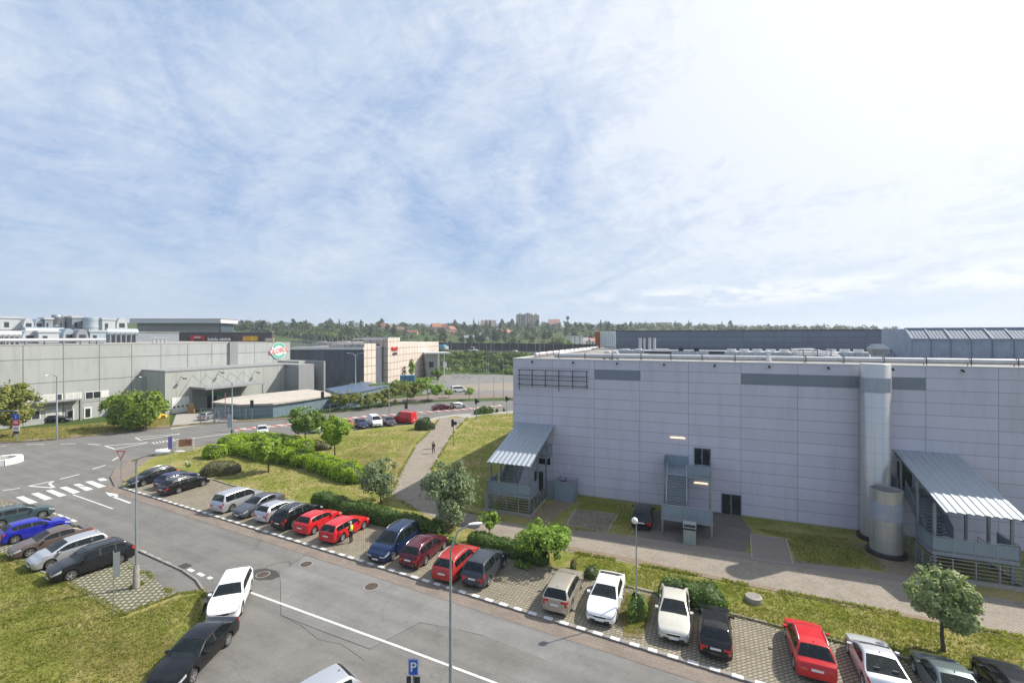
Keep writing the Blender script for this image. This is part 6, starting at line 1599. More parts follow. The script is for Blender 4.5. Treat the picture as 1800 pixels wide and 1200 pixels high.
text('i', .8, M['white'], sg, (0,-.11,h-.47), ext=.01, bold=.02)
b = MB(); b.box(-.35,.35,-.105,-.1,h-1.55,h-1.35); b.box(-.35,.2,-.105,-.1,h-1.25,h-1.15); b.build('lettering', M['white'], sg)
b = MB(); b.box(-.35,.35,-.105,-.1,h-2.5,h-2.3); b.build('lettering', M['red'], sg)
sg, h = sign_post('grey sign box on the lamp side of the far road', 404, 757, 728, .1, .05)
b = MB(); b.box(-.45,.45,-.08,-.03,h-2.3,h); b.build('panel', M['duct_blue'], sg)
for u, v, tv, lb in ((443,737,703,'grey back of a road sign before the teal shed'),(567,727,688,'tall thin sign mast in front of the shed wall'),(714,722,709,'small dark sign on the far verge')):
    sg, h = sign_post(lb, u, v, tv, .05, .05); b = MB(); b.box(-.35,.35,-.07,-.03,h-1.2 if h < 3 else h-1.6,h); b.build('panel', M['steel_dark'], sg)
rw = sign_post('red and white striped mast by the yard gate', 396, 738, 690, .05, .06)[0]
b = MB()
for k in range(6): b.lathe([(.075,.3+k*.95),(.075,.75+k*.95)], 8)
b.build('stripes', M['red'], rw)
nb = empty('notice_board', G(325, 793, .13), R(28), 'low white wall with a brown picture panel at the pavement edge', 'notice board')
b = MB(); b.box(-1.1,1.1,-.12,.12,0,.75); b.box(-1.1,-.75,-.12,.12,.752,1.9); b.box(.85,1.1,-.12,.12,.752,1.9); b.build('wall', plain('cream_wall', (.6,.53,.46), .8), nb)
b = MB(); b.box(-.75,.85,-.08,.08,.752,1.8); b.build('picture', plain('brown_picture', (.22,.1,.06), .6, var=.7, scale=3), nb)
pb = empty('concrete_block', G(286, 799, .14), R(30), 'white rounded concrete bar lying on the pavement', 'block')
b = MB(); b.lathe([(.32,-.9),(.45,-.8),(.45,.8),(.32,.9)], 10); b.disc((0,0,.9),.32,10); b.disc((0,0,-.9),.32,10,0,False); b.v = [(z,x,y+.42) for x,y,z in b.v]; b.build('body', M['white'], pb)
b = MB(); b.box(-.6,.6,-.4,.4,0,.08); b.build('foot', M['concrete'], pb)
pr = empty('concrete_planter', G(4, 814, .02), 0, 'ring of white concrete blocks cut by the left edge', 'planter')
for k in range(10):
    a0 = 2*PI*k/10; b = MB(); vs = []
    for a in (a0+.02, a0+2*PI/10-.02):
        for r_ in (2.0, 1.35):
            for z in (0, .75): vs.append((r_*math.cos(a), r_*math.sin(a), z-(.0 if r_ == 2.0 else 0)))
    b.add(vs, [(0,1,5,4),(2,6,7,3),(1,3,7,5),(0,2,3,1),(4,5,7,6),(0,4,6,2)]); b.build('block', M['white'], pr)
b = MB(); b.disc((0,0,.35),1.4,20); b.build('soil', M['earth'], pr)
# traffic lights seen from behind
def traffic(label, u, v, topv, hs=1.0):
    o = G(u, v, .13); h = (v-topv)*o.y/F; root = empty('traffic_light', o, R(10), label, 'traffic light', 'traffic lights by the paved path')
    b = MB(); b.tube([(0,0,0),(0,0,h)], .06, 8); b.build('pole', M['galv_dull'], root)
    b = MB(); b.box(-.32*hs,.05*hs,-.2,.2,h-1.0*hs,h+.1*hs); b.build('housing', M['black'], root)
    b = MB(); b.box(.06,.5*hs,-.2,-.1,h-.75*hs,h-.25*hs); b.bar((.0,0,h-.5*hs),(.9*hs,.1,h-.45*hs),.05); b.build('side_signal', M['steel_dark'], root)
traffic('nearest traffic light seen from behind beside the paved path', 797, 785, 738)
traffic('traffic light over the small clipped hedge', 837.5, 738, 701)
traffic('traffic light just left of the pale hall', 891, 729, 697)
traffic('distant traffic light in front of the green embankment', 882, 668, 641, 2.0)
# striped plastic barrier blocks in the far road
bpts = [G(u, v, .02) for u, v in ((412,757.5),(480,750.5),(540,744),(605,737.5),(638,734),(690,730.5),(730,727),(797,722),(838,718.5),(889,713))]
def barrier_proto(mat):
    b = MB(); b.add([(-.5,-.22,0),(.5,-.22,0),(.5,.22,0),(-.5,.22,0),(-.5,-.2,.22),(.5,-.2,.22),(.5,.2,.22),(-.5,.2,.22),(-.5,-.09,.62),(.5,-.09,.62),(.5,.09,.62),(-.5,.09,.62)],
        [(3,2,1,0),(0,1,5,4),(1,2,6,5),(2,3,7,6),(3,0,4,7),(4,5,9,8),(5,6,10,9),(6,7,11,10),(7,4,8,11),(8,9,10,11)]); return b
mst, nst, bst = newmat('striped_plastic')
_o = N(nst, 'ShaderNodeTexCoord').outputs['Object']; _s = N(nst, 'ShaderNodeSeparateXYZ'); L(nst, _o, _s.inputs[0])
_a = N(nst, 'ShaderNodeMath', operation='ADD'); L(nst, _s.outputs[0], _a.inputs[0]); L(nst, _s.outputs[2], _a.inputs[1])
_p = N(nst, 'ShaderNodeMath', operation='WRAP'); _p.inputs[1].default_value = 1.0; _p.inputs[2].default_value = 0.0; L(nst, _a.outputs[0], _p.inputs[0])
_g = N(nst, 'ShaderNodeMath', operation='GREATER_THAN'); _g.inputs[1].default_value = .45; L(nst, _p.outputs[0], _g.inputs[0])
L(nst, mixc(nst, (.45,.13,.1), (.58,.56,.54), _g.outputs[0]), bst.inputs['Base Color']); bst.inputs['Roughness'].default_value = .5
pro = barrier_proto(None).build('barrier_block', mst)
seg = [(bpts[i+1]-bpts[i]).length for i in range(len(bpts)-1)]; tot = sum(seg); s_ = 1.0; k = 0
while s_ < tot-1.0:
    q = s_
    for i, ln in enumerate(seg):
        if q <= ln: break
        q -= ln
    d_ = (bpts[i+1]-bpts[i]).normalized(); p = bpts[i]+d_*q
    o = pro if k == 0 else pro.copy()
    if k: COL.objects.link(o)
    o.location = p; o.rotation_euler = (0, 0, math.atan2(d_.y, d_.x)); o.scale = (1.9, 1, .58)
    tag(o, 'red and white striped plastic barrier block in the row along the far road', 'barrier', 'striped barrier blocks along the far road')
    s_ += 2.0; k += 1
# manholes, drain, concrete cap
M['iron'] = plain('cast_iron', (.085,.06,.05), .7, .2, var=.4, scale=12)
for u, v, r_, lb in ((538,991,.42,'round manhole cover nearest the bays'),(462,1009,.42,'round manhole cover in the dark stained asphalt'),(653,1030,.46,'round manhole cover in the lighter road patch')):
    o = G(u, v, .024); root = empty('manhole_cover', o, 0, lb, 'manhole cover'); b = MB(); b.lathe([(r_*1.12,0),(r_*1.12,.008),(r_,.008)], 24); b.build('rim', M['concrete'], root)
    b = MB(); b.disc((0,0,.006), r_, 24); 
    for k in range(5): b.box(-r_*.7, r_*.7, -r_*.7+k*r_*.35-.02, -r_*.7+k*r_*.35+.02, .0, .011)
    b.build('cover', M['iron'], root)
dr = empty('drain_grate', G(325, 994, .022), KERB_ANG, 'square rusty drain grate by the left kerb', 'drain'); b = MB(); b.box(-.45,.45,-.3,.3,0,.008); b.build('frame', M['iron'], dr)
b = MB()
for k in range(6): b.box(-.38+k*.14,-.31+k*.14,-.24,.24,.008,.016)
b.build('bars', M['steel_dark'], dr)
cc = empty('concrete_shaft', G(1325, 1056, .12), 0, 'round concrete shaft cap on the lawn', 'manhole'); b = MB(); b.lathe([(.5,0),(.48,.32),(.36,.36)], 20); b.build('ring', M['concrete'], cc)
b = MB(); b.disc((0,0,.355),.37,20); b.build('lid', M['kerbstone'], cc)
# yard gate
yg = empty('yard_gate', G(352, 744, .05), math.atan2(.2,1), 'tall grey mesh gate at the loading yard', 'gate')
b = MB()
for x in (0, 2.4, 2.6, 5.0): b.bar((x,0,0),(x,0,3.0),.12)
for z in (.15, 1.5, 2.9): b.bar((0,0,z),(2.4,0,z),.07); b.bar((2.6,0,z),(5,0,z),.07)
b.build('frame', M['galv_dull'], yg)
b = MB()
for k in range(34): b.bar((.07+k*.148,0,.15),(.07+k*.148,0,2.9),.025)
b.build('mesh', M['galv_dull'], yg)
fn = empty('mesh_fence', (0,0,0), 0, 'grey mesh fence in front of the teal shed', 'fence')
fp_ = [G(u, v, .02) for u, v in ((384,741),(432,737.5),(480,735),(540,731),(580,727.5),(606,722))]
b = MB(); c2 = MB()
for i in range(len(fp_)-1):
    n_ = max(1, int((fp_[i+1]-fp_[i]).length/2.6))
    for k in range(n_): p = fp_[i].lerp(fp_[i+1], k/n_); b.bar(p, p+Vector((0,0,2.2)), .09)
    for z in (.2, 1.1, 2.1): c2.bar(fp_[i]+Vector((0,0,z)), fp_[i+1]+Vector((0,0,z)), .045)
b.build('fence_posts', M['galv'], fn); c2.build('rails', M['galv'], fn)
pal = empty('crate_stack', G(336, 725.5, .02), R(20), 'stack of brown crates beside the roller door', 'crates')
for k in range(3): b = MB(); b.box(-.6+.05*k,.6,-.5,.5-.04*k,.02+k*.72,.7+k*.72); b.build('crate', plain('crate_brown%d' % k, (.3,.16+.03*k,.1), .8), pal)
# ------------------------------------------------------------------ highway and the hillside beyond
HA, HB = P3(770, 617, 288), P3(1000, 623, 232)
hd_ = (HB-HA); hd_.z = 0; hl = hd_.normalized(); hn = Vector((hl.y, -hl.x, 0))
if hn.y > 0: hn = -hn                      # towards the camera
DZ = 8.2
q0 = Vector((HA.x, HA.y, 0))-hl*420; q1 = Vector((HA.x, HA.y, 0))+hl*420
b = MB(); b.prism([q0-hn*30, q1-hn*30, q1, q0], 2, DZ); struct('highway', b, M['asphalt_new'])
# green bank down to the car park
b = MB(); nb_ = 60; vs = []
for i in range(nb_+1):
    p = q0.lerp(q1, i/nb_)
    for k, (dd, z) in enumerate(((-.02, DZ+.05), (3, DZ-.6), (16, 4.2), (34, .6), (44, -.1))):
        vs.append(tuple(p+hn*dd)[:2]+(z+(.5*mnoise.noise(Vector((i*.9, k, 5))) if 0 < k < 4 else 0),))
b.add(vs, [(i*5+k, i*5+k+1, (i+1)*5+k+1, (i+1)*5+k) for i in range(nb_) for k in range(4)], 0, True); struct('embankment', b, M['field'])
rn = random.Random(77); vs = []; fs = []
vsb = []; fsb = []
for i in range(520):
    s_ = rn.uniform(330, 520); dd = rn.uniform(4, 40); z = DZ-.3-(DZ)*sstep(2, 38, dd)
    p = q0+hl*s_+hn*dd; r_ = rn.uniform(1.4, 3.4)*(.8 if dd < 8 else 1.1)
    V_, F_ = (vs, fs) if mnoise.noise(Vector((s_*.05, dd*.08, 2))) > -.05 else (vsb, fsb)
    for k in range(int(18*r_)):
        d_ = rsph(rn); d_.z = abs(d_.z); c = p+Vector((0,0,z))+Vector((d_.x*r_, d_.y*r_, d_.z*r_*.8)); leafcard(V_, F_, c, (d_+rsph(rn)*.6).normalized(), rn.uniform(.6, 1.5), rn)
b = MB(); b.add(vs, fs); b.add(vsb, fsb, 1)
tag(b.build('shrubbery', [LEAF['far_b'], LEAF['far_a']]), 'dense green shrubs covering the highway bank', 'shrubbery', kind='stuff')
# noise barrier, panel by panel with posts
nbar = empty('noise_barrier', (0,0,0), 0, 'long dark noise barrier with pale posts along the highway', 'barrier')
M['barrier'] = plain('barrier_dark', (.028,.026,.03), .6, var=.3, scale=.4)
b0 = q0-hn*12; b1 = q1-hn*12; a_ = math.atan2(hl.y, hl.x)
b = MB(); b.add([tuple(b0+Vector((0,0,DZ))), tuple(b1+Vector((0,0,DZ))), tuple(b1+Vector((0,0,DZ+5))), tuple(b0+Vector((0,0,DZ+5))), tuple(b0-hn*.3+Vector((0,0,DZ))), tuple(b1-hn*.3+Vector((0,0,DZ))), tuple(b1-hn*.3+Vector((0,0,DZ+5))), tuple(b0-hn*.3+Vector((0,0,DZ+5)))],
    [(0,1,2,3),(5,4,7,6),(3,2,6,7),(0,3,7,4),(1,5,6,2)]); b.build('panels', M['barrier'], nbar)
b = MB(); n_ = 140
for k in range(n_+1): p = b0.lerp(b1, k/n_)+hn*.15; b.bar(p+Vector((0,0,DZ)), p+Vector((0,0,DZ+5.1)), .28)
b.build('barrier_posts', M['galv_dull'], nbar)
gr = empty('guard_rail', (0,0,0), 0, 'thin steel guard rail on the highway edge', 'guard rail')
b = MB(); b.bar(q0-hn*.6+Vector((0,0,DZ+.75)), q1-hn*.6+Vector((0,0,DZ+.75)), .12, .35); b.build('rail', M['galv'], gr)
b = MB()
for k in range(120): p = q0.lerp(q1, k/119)-hn*.7; b.bar(p+Vector((0,0,DZ)), p+Vector((0,0,DZ+.9)), .12)
b.build('rail_posts', M['galv_dull'], gr)
def hwy(u, off):
    o_ = q0-hn*off; k = (u-900)/F; t = (k*o_.y-o_.x)/(hl.x-k*hl.y); p = o_+hl*t; p.z = DZ+.01; return p
def far_vehicle(label, style, paint, u, off, name, cat, **kw):
    c = make_car(label, style, paint, 'c', (900, 700), vp=900+F*hl.x/hl.y if hl.y > 0 else 900, group='vehicles on the highway', cat=cat, name=name, small=True, **kw)
    c.location = hwy(u, off); c.rotation_euler = (0, 0, a_+PI); return c
far_vehicle('white minibus driving on the highway', 'minibus', 'white', 831, 4, 'minibus', 'van', L=6.5, H=2.6)
far_vehicle('grey car driving on the highway behind the minibus', 'estate', 'silver', 903, 4, 'moving_car', 'car')
trk = empty('truck', hwy(776, 7), a_, 'blue box truck at the left end of the noise barrier', 'truck', 'vehicles on the highway')
b = MB(); b.box(-5,3.2,-1.25,1.25,1.0,3.8); b.build('box', plain('truck_blue', (.12,.35,.5), .4), trk); b = MB(); b.box(3.3,5.2,-1.2,1.2,.5,2.9); b.build('cab', M['white'], trk)
b = MB(); b.box(-5,5,-1.0,1.0,.45,1.0); b.build('chassis', M['black'], trk)
for x in (-3.8, -2.6, 4.1):
    for y in (-1.05, 1.05): b = MB(); b.tube([(x,y-.15,.5),(x,y+.15,.5)], .5, 14); b.build('wheel', M['rubber'], trk)
for u, wpx, lb, mt in ((604,34,'white trailer above the dark wall parapet','white'),(567,18,'pale lorry box left of the white trailer','duct_white')):
    p = hwy(u, 8); s_ = p.y/F; tr_ = empty('trailer', p, a_, lb, 'trailer', 'vehicles on the highway'); b = MB(); b.box(-wpx*s_/2, wpx*s_/2, -1.3, 1.3, 1.1, 5.4); b.build('box', M[mt], tr_)
    b = MB(); b.box(-wpx*s_/2, wpx*s_/2, -1.0, 1.0, .5, 1.1); b.build('chassis', M['black'], tr_)
for u, tv, lb in ((447,566,'highway lamp mast left of the dark wall'),(508,570,'highway lamp mast over the round shop sign'),(553,570,'double headed highway lamp mast over the parking deck'),(659,573,'highway lamp mast left of the tiled tower'),(718,575,'highway lamp mast behind the tiled wing'),(787,577,'highway lamp mast at the end of the tiled wing'),(863,578,'highway lamp mast left of the white houses'),(949,579,'highway lamp mast before the round lime trees')):
    p = hwy(u, 2); h = CH-(tv-HV)*p.y/F-DZ; lm = empty('lamp_mast', p, a_, lb, 'lamp mast', 'lamp masts along the highway')
    b = MB(); b.tube([(0,0,0),(0,0,h)], [.16,.1], 8); b.build('pole', M['galv'], lm); b = MB(); b.bar((-1.8,0,h),(1.8,0,h),.12); b.box(-2.2,-1.4,-.2,.2,h-.12,h+.1); b.box(1.4,2.2,-.2,.2,h-.12,h+.1); b.build('lamp_head', M['duct_white'], lm)
for k in range(18):
    u = 512+k*7.3+(k*37 % 5)*.6; p = Vector(((u-900)/F*190, 190, 0)); zt = CH-(586+(k*53 % 9)*.8-HV)*190/F; zb = 13
    lm = empty('deck_lamp', (p.x, p.y, zb), 0, 'one of many thin lamp poles on the parking deck', 'lamp', 'thin lamp poles on the parking deck'); b = MB(); b.bar((0,0,-.5),(0,0,zt-zb),.12); b.bar((-.7,0,zt-zb),(.7,0,zt-zb),.12); b.build('pole', M['duct_grey'], lm)

def farpos(u, v, y0=330, y1=1700):
    """first place along the pixel's direction where the rising ground reaches row v"""
    y = y0
    while y < y1:
        x = (u-900)/F*y; z = hgt(x, y)
        if HV-(z-CH)*F/y <= v: return Vector((x, y, z))
        y += 6
    x = (u-900)/F*y1; return Vector((x, y1, hgt(x, y1)))
# far trees: a few kinds, copied one by one
def far_proto(leaf, rx, rz, nl, nc, size, seed, clear=.15, lobe=.5, conic=False):
    rn = random.Random(seed); root = empty('far_tree', (0,0,0))
    if conic:
        vs = []; fs = []
        for i in range(nc):
            t = rn.random()**.7; a = rn.uniform(0, 6.28); r_ = rx*(1-t)*rn.uniform(.6, 1.1)+.15; leafcard(vs, fs, Vector((r_*math.cos(a), r_*math.sin(a), .5+t*rz*2)), (Vector((math.cos(a), math.sin(a), .5))+rsph(rn)*.6).normalized(), size*rn.uniform(.6,1.3), rn)
    else: vs, fs, _ = lobes_crown(rn, rx*.8, rx*.8, rz*.8, rz*(1+clear), nl, min(rx, rz)*lobe, nc, size)
    b = MB(); b.add(vs, fs); b.build('crown', LEAF[leaf], root); b = MB(); b.tube([(0,0,-1),(0,0,rz)], [.3,.15], 6); b.build('trunk', M['bark'], root); return root
FP = [far_proto('far_a', 5, 5.5, 12, 520, 1.5, 1), far_proto('far_b', 5.5, 4.6, 12, 520, 1.5, 2), far_proto('far_c', 4.4, 6.5, 12, 520, 1.4, 3), far_proto('far_d', 5, 5, 11, 480, 1.5, 4), far_proto('far_c', 2.6, 6.5, 0, 420, 1.2, 5, conic=True), far_proto('far_a', 2.2, 8, 10, 420, 1.2, 6, .05, .9)]
FL = ['mid green broad tree on the far hillside', 'light green broad tree on the far hillside', 'dark green tall tree on the far hillside', 'olive brown tree on the far hillside', 'dark pointed conifer on the far hillside', 'slim poplar on the far hillside']
FG = ['mid green trees on the far hillside', 'light green trees on the far hillside', 'dark trees on the far hillside', 'olive trees on the far hillside', 'conifers on the far hillside', 'poplars on the far hillside']
used = [False]*6
def far_tree(k, p, s_, rz=None):
    o = FP[k] if not used[k] else copy_tree(FP[k]); used[k] = True
    o.location = p; o.scale = (s_, s_, s_*1.02); o.rotation_euler = (0, 0, rz if rz is not None else random.uniform(0, 6.28)); tag(o, FL[k], 'tree', FG[k])
# houses first, so that trees can keep clear of their fronts
HOUSES = []
roofm = {k: plain('roof_'+k, c, .8, var=.2, scale=.4) for k, c in dict(red=(.22,.075,.05), orange=(.3,.13,.075), brown=(.16,.09,.07), grey=(.2,.21,.23), pink=(.42,.2,.16), white=(.6,.6,.58)).items()}
wallm = {k: plain('wall_'+k, c, .85, var=.1, scale=.3) for k, c in dict(white=(.66,.65,.62), cream=(.6,.52,.4), pink=(.55,.36,.3), grey=(.4,.41,.43), sand=(.45,.36,.26)).items()}
def house(label, u0, u1, vt, vb, roof, wall, turn=.35, flat=False, Y=None, n_=1, cat='house', name='house', storeys=2):
    u = (u0+u1)/2
    p = farpos(u, vb) if Y is None else Vector(((u-900)/F*Y, Y, hgt((u-900)/F*Y, Y)))
    W_ = (u1-u0)*p.y/F; h = (vb-vt)*p.y/F+ (p.z-(CH-(vb-HV)*p.y/F) if Y else 0)
    zb = CH-(vb-HV)*p.y/F; p.z = min(p.z, zb); h = CH-(vt-HV)*p.y/F-p.z
    root = empty(name, p, turn, label, cat); HOUSES.append((p, W_*.7)); d_ = min(W_, 11); hw = W_/2
    he = h*(.94 if flat else .58)
    b = MB(); b.box(-hw, hw, -d_/2, d_/2, -2, he)
    if not flat: b.add([(-hw+.02,-d_/2,he),(-hw+.02,d_/2,he),(-hw+.02,0,h-.3),(hw-.02,-d_/2,he),(hw-.02,d_/2,he),(hw-.02,0,h-.3)], [(0,2,1),(3,4,5)])
    b.build('wall', wallm[wall], root)
    b = MB()
    if flat: b.box(-hw-.3, hw+.3, -d_/2-.3, d_/2+.3, he+.01, h)
    else:
        o_ = .5; sl = (h-he)/(d_/2)
        b.add([(-hw-o_,-d_/2-o_,he-sl*o_),(hw+o_,-d_/2-o_,he-sl*o_),(hw+o_,0,h),(-hw-o_,0,h),(hw+o_,d_/2+o_,he-sl*o_),(-hw-o_,d_/2+o_,he-sl*o_)], [(0,1,2,3),(3,2,4,5)])
    rf = b.build('roof', roofm[roof], root)
    if not flat: b = MB(); b.box(hw*.35, hw*.35+.9, -.4, .5, h-1.4, h+1.0); b.build('chimney', wallm['sand'], rf)
    nw = max(2, int(W_/3.6))
    for st in range(storeys):
        for k in range(nw):
            x = -hw+W_*(k+.5)/nw; z = he*(st+.5)/storeys
            b = MB(); b.box(x-.55, x+.55, -d_/2-.06, -d_/2+.02, z-.6, z+.7); b.build('window', M['glass_dark'], root)
    return root
house('white flat roofed modern house left of the red roofed row', 625, 640, 567, 580, 'white', 'white', .2, True)
house('red roofed house beside the highway lamp left of the tower', 661, 678, 568, 581, 'red', 'cream', .2)
house('cream gabled house right of the red roofed house', 681, 692, 570, 583, 'brown', 'cream', 1.2)
house('small brown roofed house under the gabled house', 697, 709, 574, 586, 'brown', 'sand', .5)
house('low red roofed house over the tiled tower', 716, 734, 580, 589, 'red', 'sand', .1, storeys=1)
house('pink apartment house with red roofs on the hill', 759, 774, 568, 583, 'orange', 'pink', .5, storeys=3)
house('white apartment house with red roof right of the pink one', 775, 786, 569, 583, 'red', 'white', .3, storeys=3)
house('orange roofed house at the right end of the apartment row', 787, 799, 573, 585, 'orange', 'cream', .9)
house('low red bungalow over the embankment', 791, 805, 580, 588, 'red', 'sand', .1, storeys=1)
house('long orange building on the ridge left of the tower blocks', 845, 872, 562.5, 572, 'orange', 'pink', .1, storeys=2)
house('white house with grey roof below the tower blocks', 871, 884, 577, 590, 'grey', 'white', 1.0)
house('white house with red roof right of the grey roofed one', 883, 896, 579, 590, 'pink', 'white', .4)
house('white barn gable above the highway', 838, 852, 585, 599, 'grey', 'white', 1.35, storeys=1)
house('long grey roofed barn above the highway', 810, 838, 589, 598, 'grey', 'grey', .05, storeys=1)
house('grey roofed shed beside the white barn gable', 852, 858, 592, 599, 'grey', 'grey', .1, storeys=1)
house('orange roofed block on the ridge right of the tower blocks', 964, 984, 561, 570, 'pink', 'sand', .1, Y=950)
house('white hotel like house with flat roof near the hall roof', 1001, 1020, 590, 606, 'white', 'white', .3, True, storeys=3)
house('white gabled house before the white lattice sign box', 1023, 1036, 593, 605, 'grey', 'white', .6)
house('white house with red roof next to the lattice sign box', 1036, 1049, 594, 605, 'pink', 'white', .2)
house('pale long block on the far right ridge', 1154, 1180, 566.5, 575, 'grey', 'cream', .1, True, Y=1000, storeys=3)
house('wide grey flat building on the ridge behind the left mall roof', 405, 462, 566, 574, 'grey', 'grey', .05, True, Y=640, storeys=1)
# tower blocks
M['tower'] = grid_panels('tower_panels', (.33,.31,.32), (.12,.12,.13), 3.0, 2.9, .7, .8, .05)
for u0, u1, vt, lb, dp, cl in ((907.5,922,552.5,'left slab of the three tower blocks on the ridge',0,'tower'),(921.5,936,551.5,'middle pinkish slab of the three tower blocks',-6,'tower2'),(935.5,948,553.5,'right sandy slab of the three tower blocks',4,'tower3')):
    if cl == 'tower2': M[cl] = grid_panels('tower_panels_pink', (.42,.36,.33), (.16,.14,.14), 3.0, 2.9, .6, .8, .05)
    if cl == 'tower3': M[cl] = grid_panels('tower_panels_sand', (.42,.38,.29), (.18,.16,.14), 3.0, 2.9, .5, .8, .05)
    Y = 820+dp; x0, x1 = (u0-900)/F*Y, (u1-900)/F*Y; zt = CH-(vt-HV)*Y/F; z0 = hgt(x0, Y)-2
    t_ = empty('tower_block', (x0, Y, z0), 0, lb, 'tower block', 'tower blocks on the ridge'); b = MB(); b.box(0, x1-x0-.3, 0, 14, 0, zt-z0); b.build('wall', M[cl], t_)
    b = MB(); b.box(4, 9, 4, 9, zt-z0+.01, zt-z0+2.6); b.build('roof_house', wallm['grey'], t_)
    for k in range(3): b = MB(); x = (x1-x0)*(k+.6)/3.4; b.box(x, x+1.0, -.9, 0, 3, zt-z0-1.5); b.build('balcony_column', wallm['cream'], t_)
for u, vt, vb, w_, lb, nm in ((833,556,575,1.6,'slender dark church spire on the ridge','church_tower'),(841.5,560,575,1.0,'smaller pointed turret beside the church spire','church_tower'),(998,556,575,1.5,'dark round water tower on the ridge','water_tower')):
    Y = 860; x = (u-900)/F*Y; zt = CH-(vt-HV)*Y/F; z0 = hgt(x, Y)-1; h = zt-z0; t_ = empty(nm, (x, Y, z0), .4, lb, 'tower')
    if nm == 'church_tower':
        b = MB(); b.box(-w_, w_, -w_, w_, 0, h*.55); b.build('wall', wallm['sand'], t_); b = MB(); b.lathe([(w_*1.5,h*.55),(w_*.7,h*.68),(.05,h)], 8); b.build('spire', M['steel_dark'], t_)
    else:
        b = MB(); b.lathe([(w_,0),(w_*.9,h*.75)], 14); b.build('shaft', wallm['grey'], t_); b = MB(); b.lathe([(w_*.9,h*.75),(w_*2,h*.82),(w_*2,h),(0.01,h)], 14); b.build('tank', M['steel_dark'], t_)
rn = random.Random(9); cnt = 0
random.seed(21)
def ok(p, r_): return all((p.x-h_.x)**2+((p.y-h_.y)/(1 if p.y < h_.y else .2))**2*.25 > (w_+r_*.6)**2 or p.y > h_.y+w_ for h_, w_ in HOUSES)
bands = [(405, 700, 330, 470, 46, (1,1,0,3), (.75, 1.1)), (640, 1010, 330, 420, 44, (1,1,3,0), (.6, 1.0)), (405, 700, 470, 640, 34, (0,2,0,4), (.9,1.3)), (700, 1100, 440, 600, 58, (0,2,3,2,5), (.7,1.15)), (560, 1120, 600, 860, 60, (0,2,2,4,0), (.8,1.2)), (1060, 1560, 700, 950, 44, (0,2,2,4,3), (.7,1.15)), (0, 100, 420, 520, 10, (0,2,0), (1.0,1.4))]
for u0, u1, y0, y1, n_, kinds, (s0, s1) in bands:
    k = 0; tries = 0
    while k < n_ and tries < n_*12:
        tries += 1; y = rn.uniform(y0, y1); u = rn.uniform(u0, u1); x = (u-900)/F*y; p = Vector((x, y, hgt(x, y)))
        if not ok(p, 5): continue
        if (p-q0).dot(-hn) < 34: continue
        far_tree(rn.choice(kinds), p, rn.uniform(s0, s1)); k += 1
far_tree(5, farpos(643, 588), .9)
far_tree(1, farpos(985, 606), .75)
# the wood behind reads as one mass
vs = []; fs = []; vs2 = []; fs2 = []
for i in range(2200):
    near = i % 3 == 0; y = rn.uniform(340, 600) if near else rn.uniform(520, 1150); u = rn.uniform(400, 690) if near else rn.uniform(400, 1580); x = (u-900)/F*y; p = Vector((x, y, hgt(x, y)))
    if not ok(p, 3) or (p-q0).dot(-hn) < 36: continue
    r_ = rn.uniform(2.6, 4.6) if near else rn.uniform(3.5, 6); V_, F_ = (vs, fs) if rn.random() < .6 else (vs2, fs2)
    for k in range(40):
        d_ = rsph(rn); d_.z = abs(d_.z); leafcard(V_, F_, p+Vector((d_.x*r_, d_.y*r_, .5+d_.z*r_*1.5)), (d_+rsph(rn)*.5).normalized(), rn.uniform(1.2, 2.6), rn)
b = MB(); b.add(vs, fs); b.add(vs2, fs2, 1); tag(b.build('far_woods', [LEAF['far_a'], LEAF['far_c']]), 'distant wood along the ridge', 'woods', kind='stuff')
vs = []; fs = []
for i in range(240):      # low scrub between the highway and the houses
    y = rn.uniform(330, 640); u = rn.uniform(420, 1090); x = (u-900)/F*y; p = Vector((x, y, hgt(x, y)))
    if (p-q0).dot(-hn) < 36 or not ok(p, 3): continue
    r_ = rn.uniform(1.6, 3.4)
    for k in range(22): d_ = rsph(rn); d_.z = abs(d_.z); leafcard(vs, fs, p+Vector((d_.x*r_*1.5, d_.y*r_*1.5, d_.z*r_)), (d_+rsph(rn)*.5).normalized(), rn.uniform(.9, 1.9), rn)
b = MB(); b.add(vs, fs); tag(b.build('undergrowth', LEAF['far_d']), 'low scrub between highway and houses', 'undergrowth', kind='stuff')
# pale trolleys far off in the car park
for k in range(9):
    u = 797+k*4.0; v = 661+(k*5 % 3)*2.2; o = G(u, v, .02); c = empty('shopping_trolley', o, .5, 'one of nine small pale trolleys in the distant car park', 'trolley', 'pale trolleys in the distant car park')
    b = MB(); b.add([(-.45,-.3,.45),(.45,-.3,.45),(.45,.3,.45),(-.45,.3,.45),(-.6,-.38,1.05),(.6,-.38,1.05),(.6,.38,1.05),(-.6,.38,1.05)], [(3,2,1,0),(0,1,5,4),(1,2,6,5),(2,3,7,6),(3,0,4,7)]); b.build('basket', M['white'], c)
    b = MB(); b.bar((-.4,0,.1),(.45,0,.45),.08); b.bar((-.45,-.3,.05),(-.45,-.3,.5),.06); b.bar((.4,.3,.05),(.4,.3,.5),.06); b.build('frame', M['galv'], c)

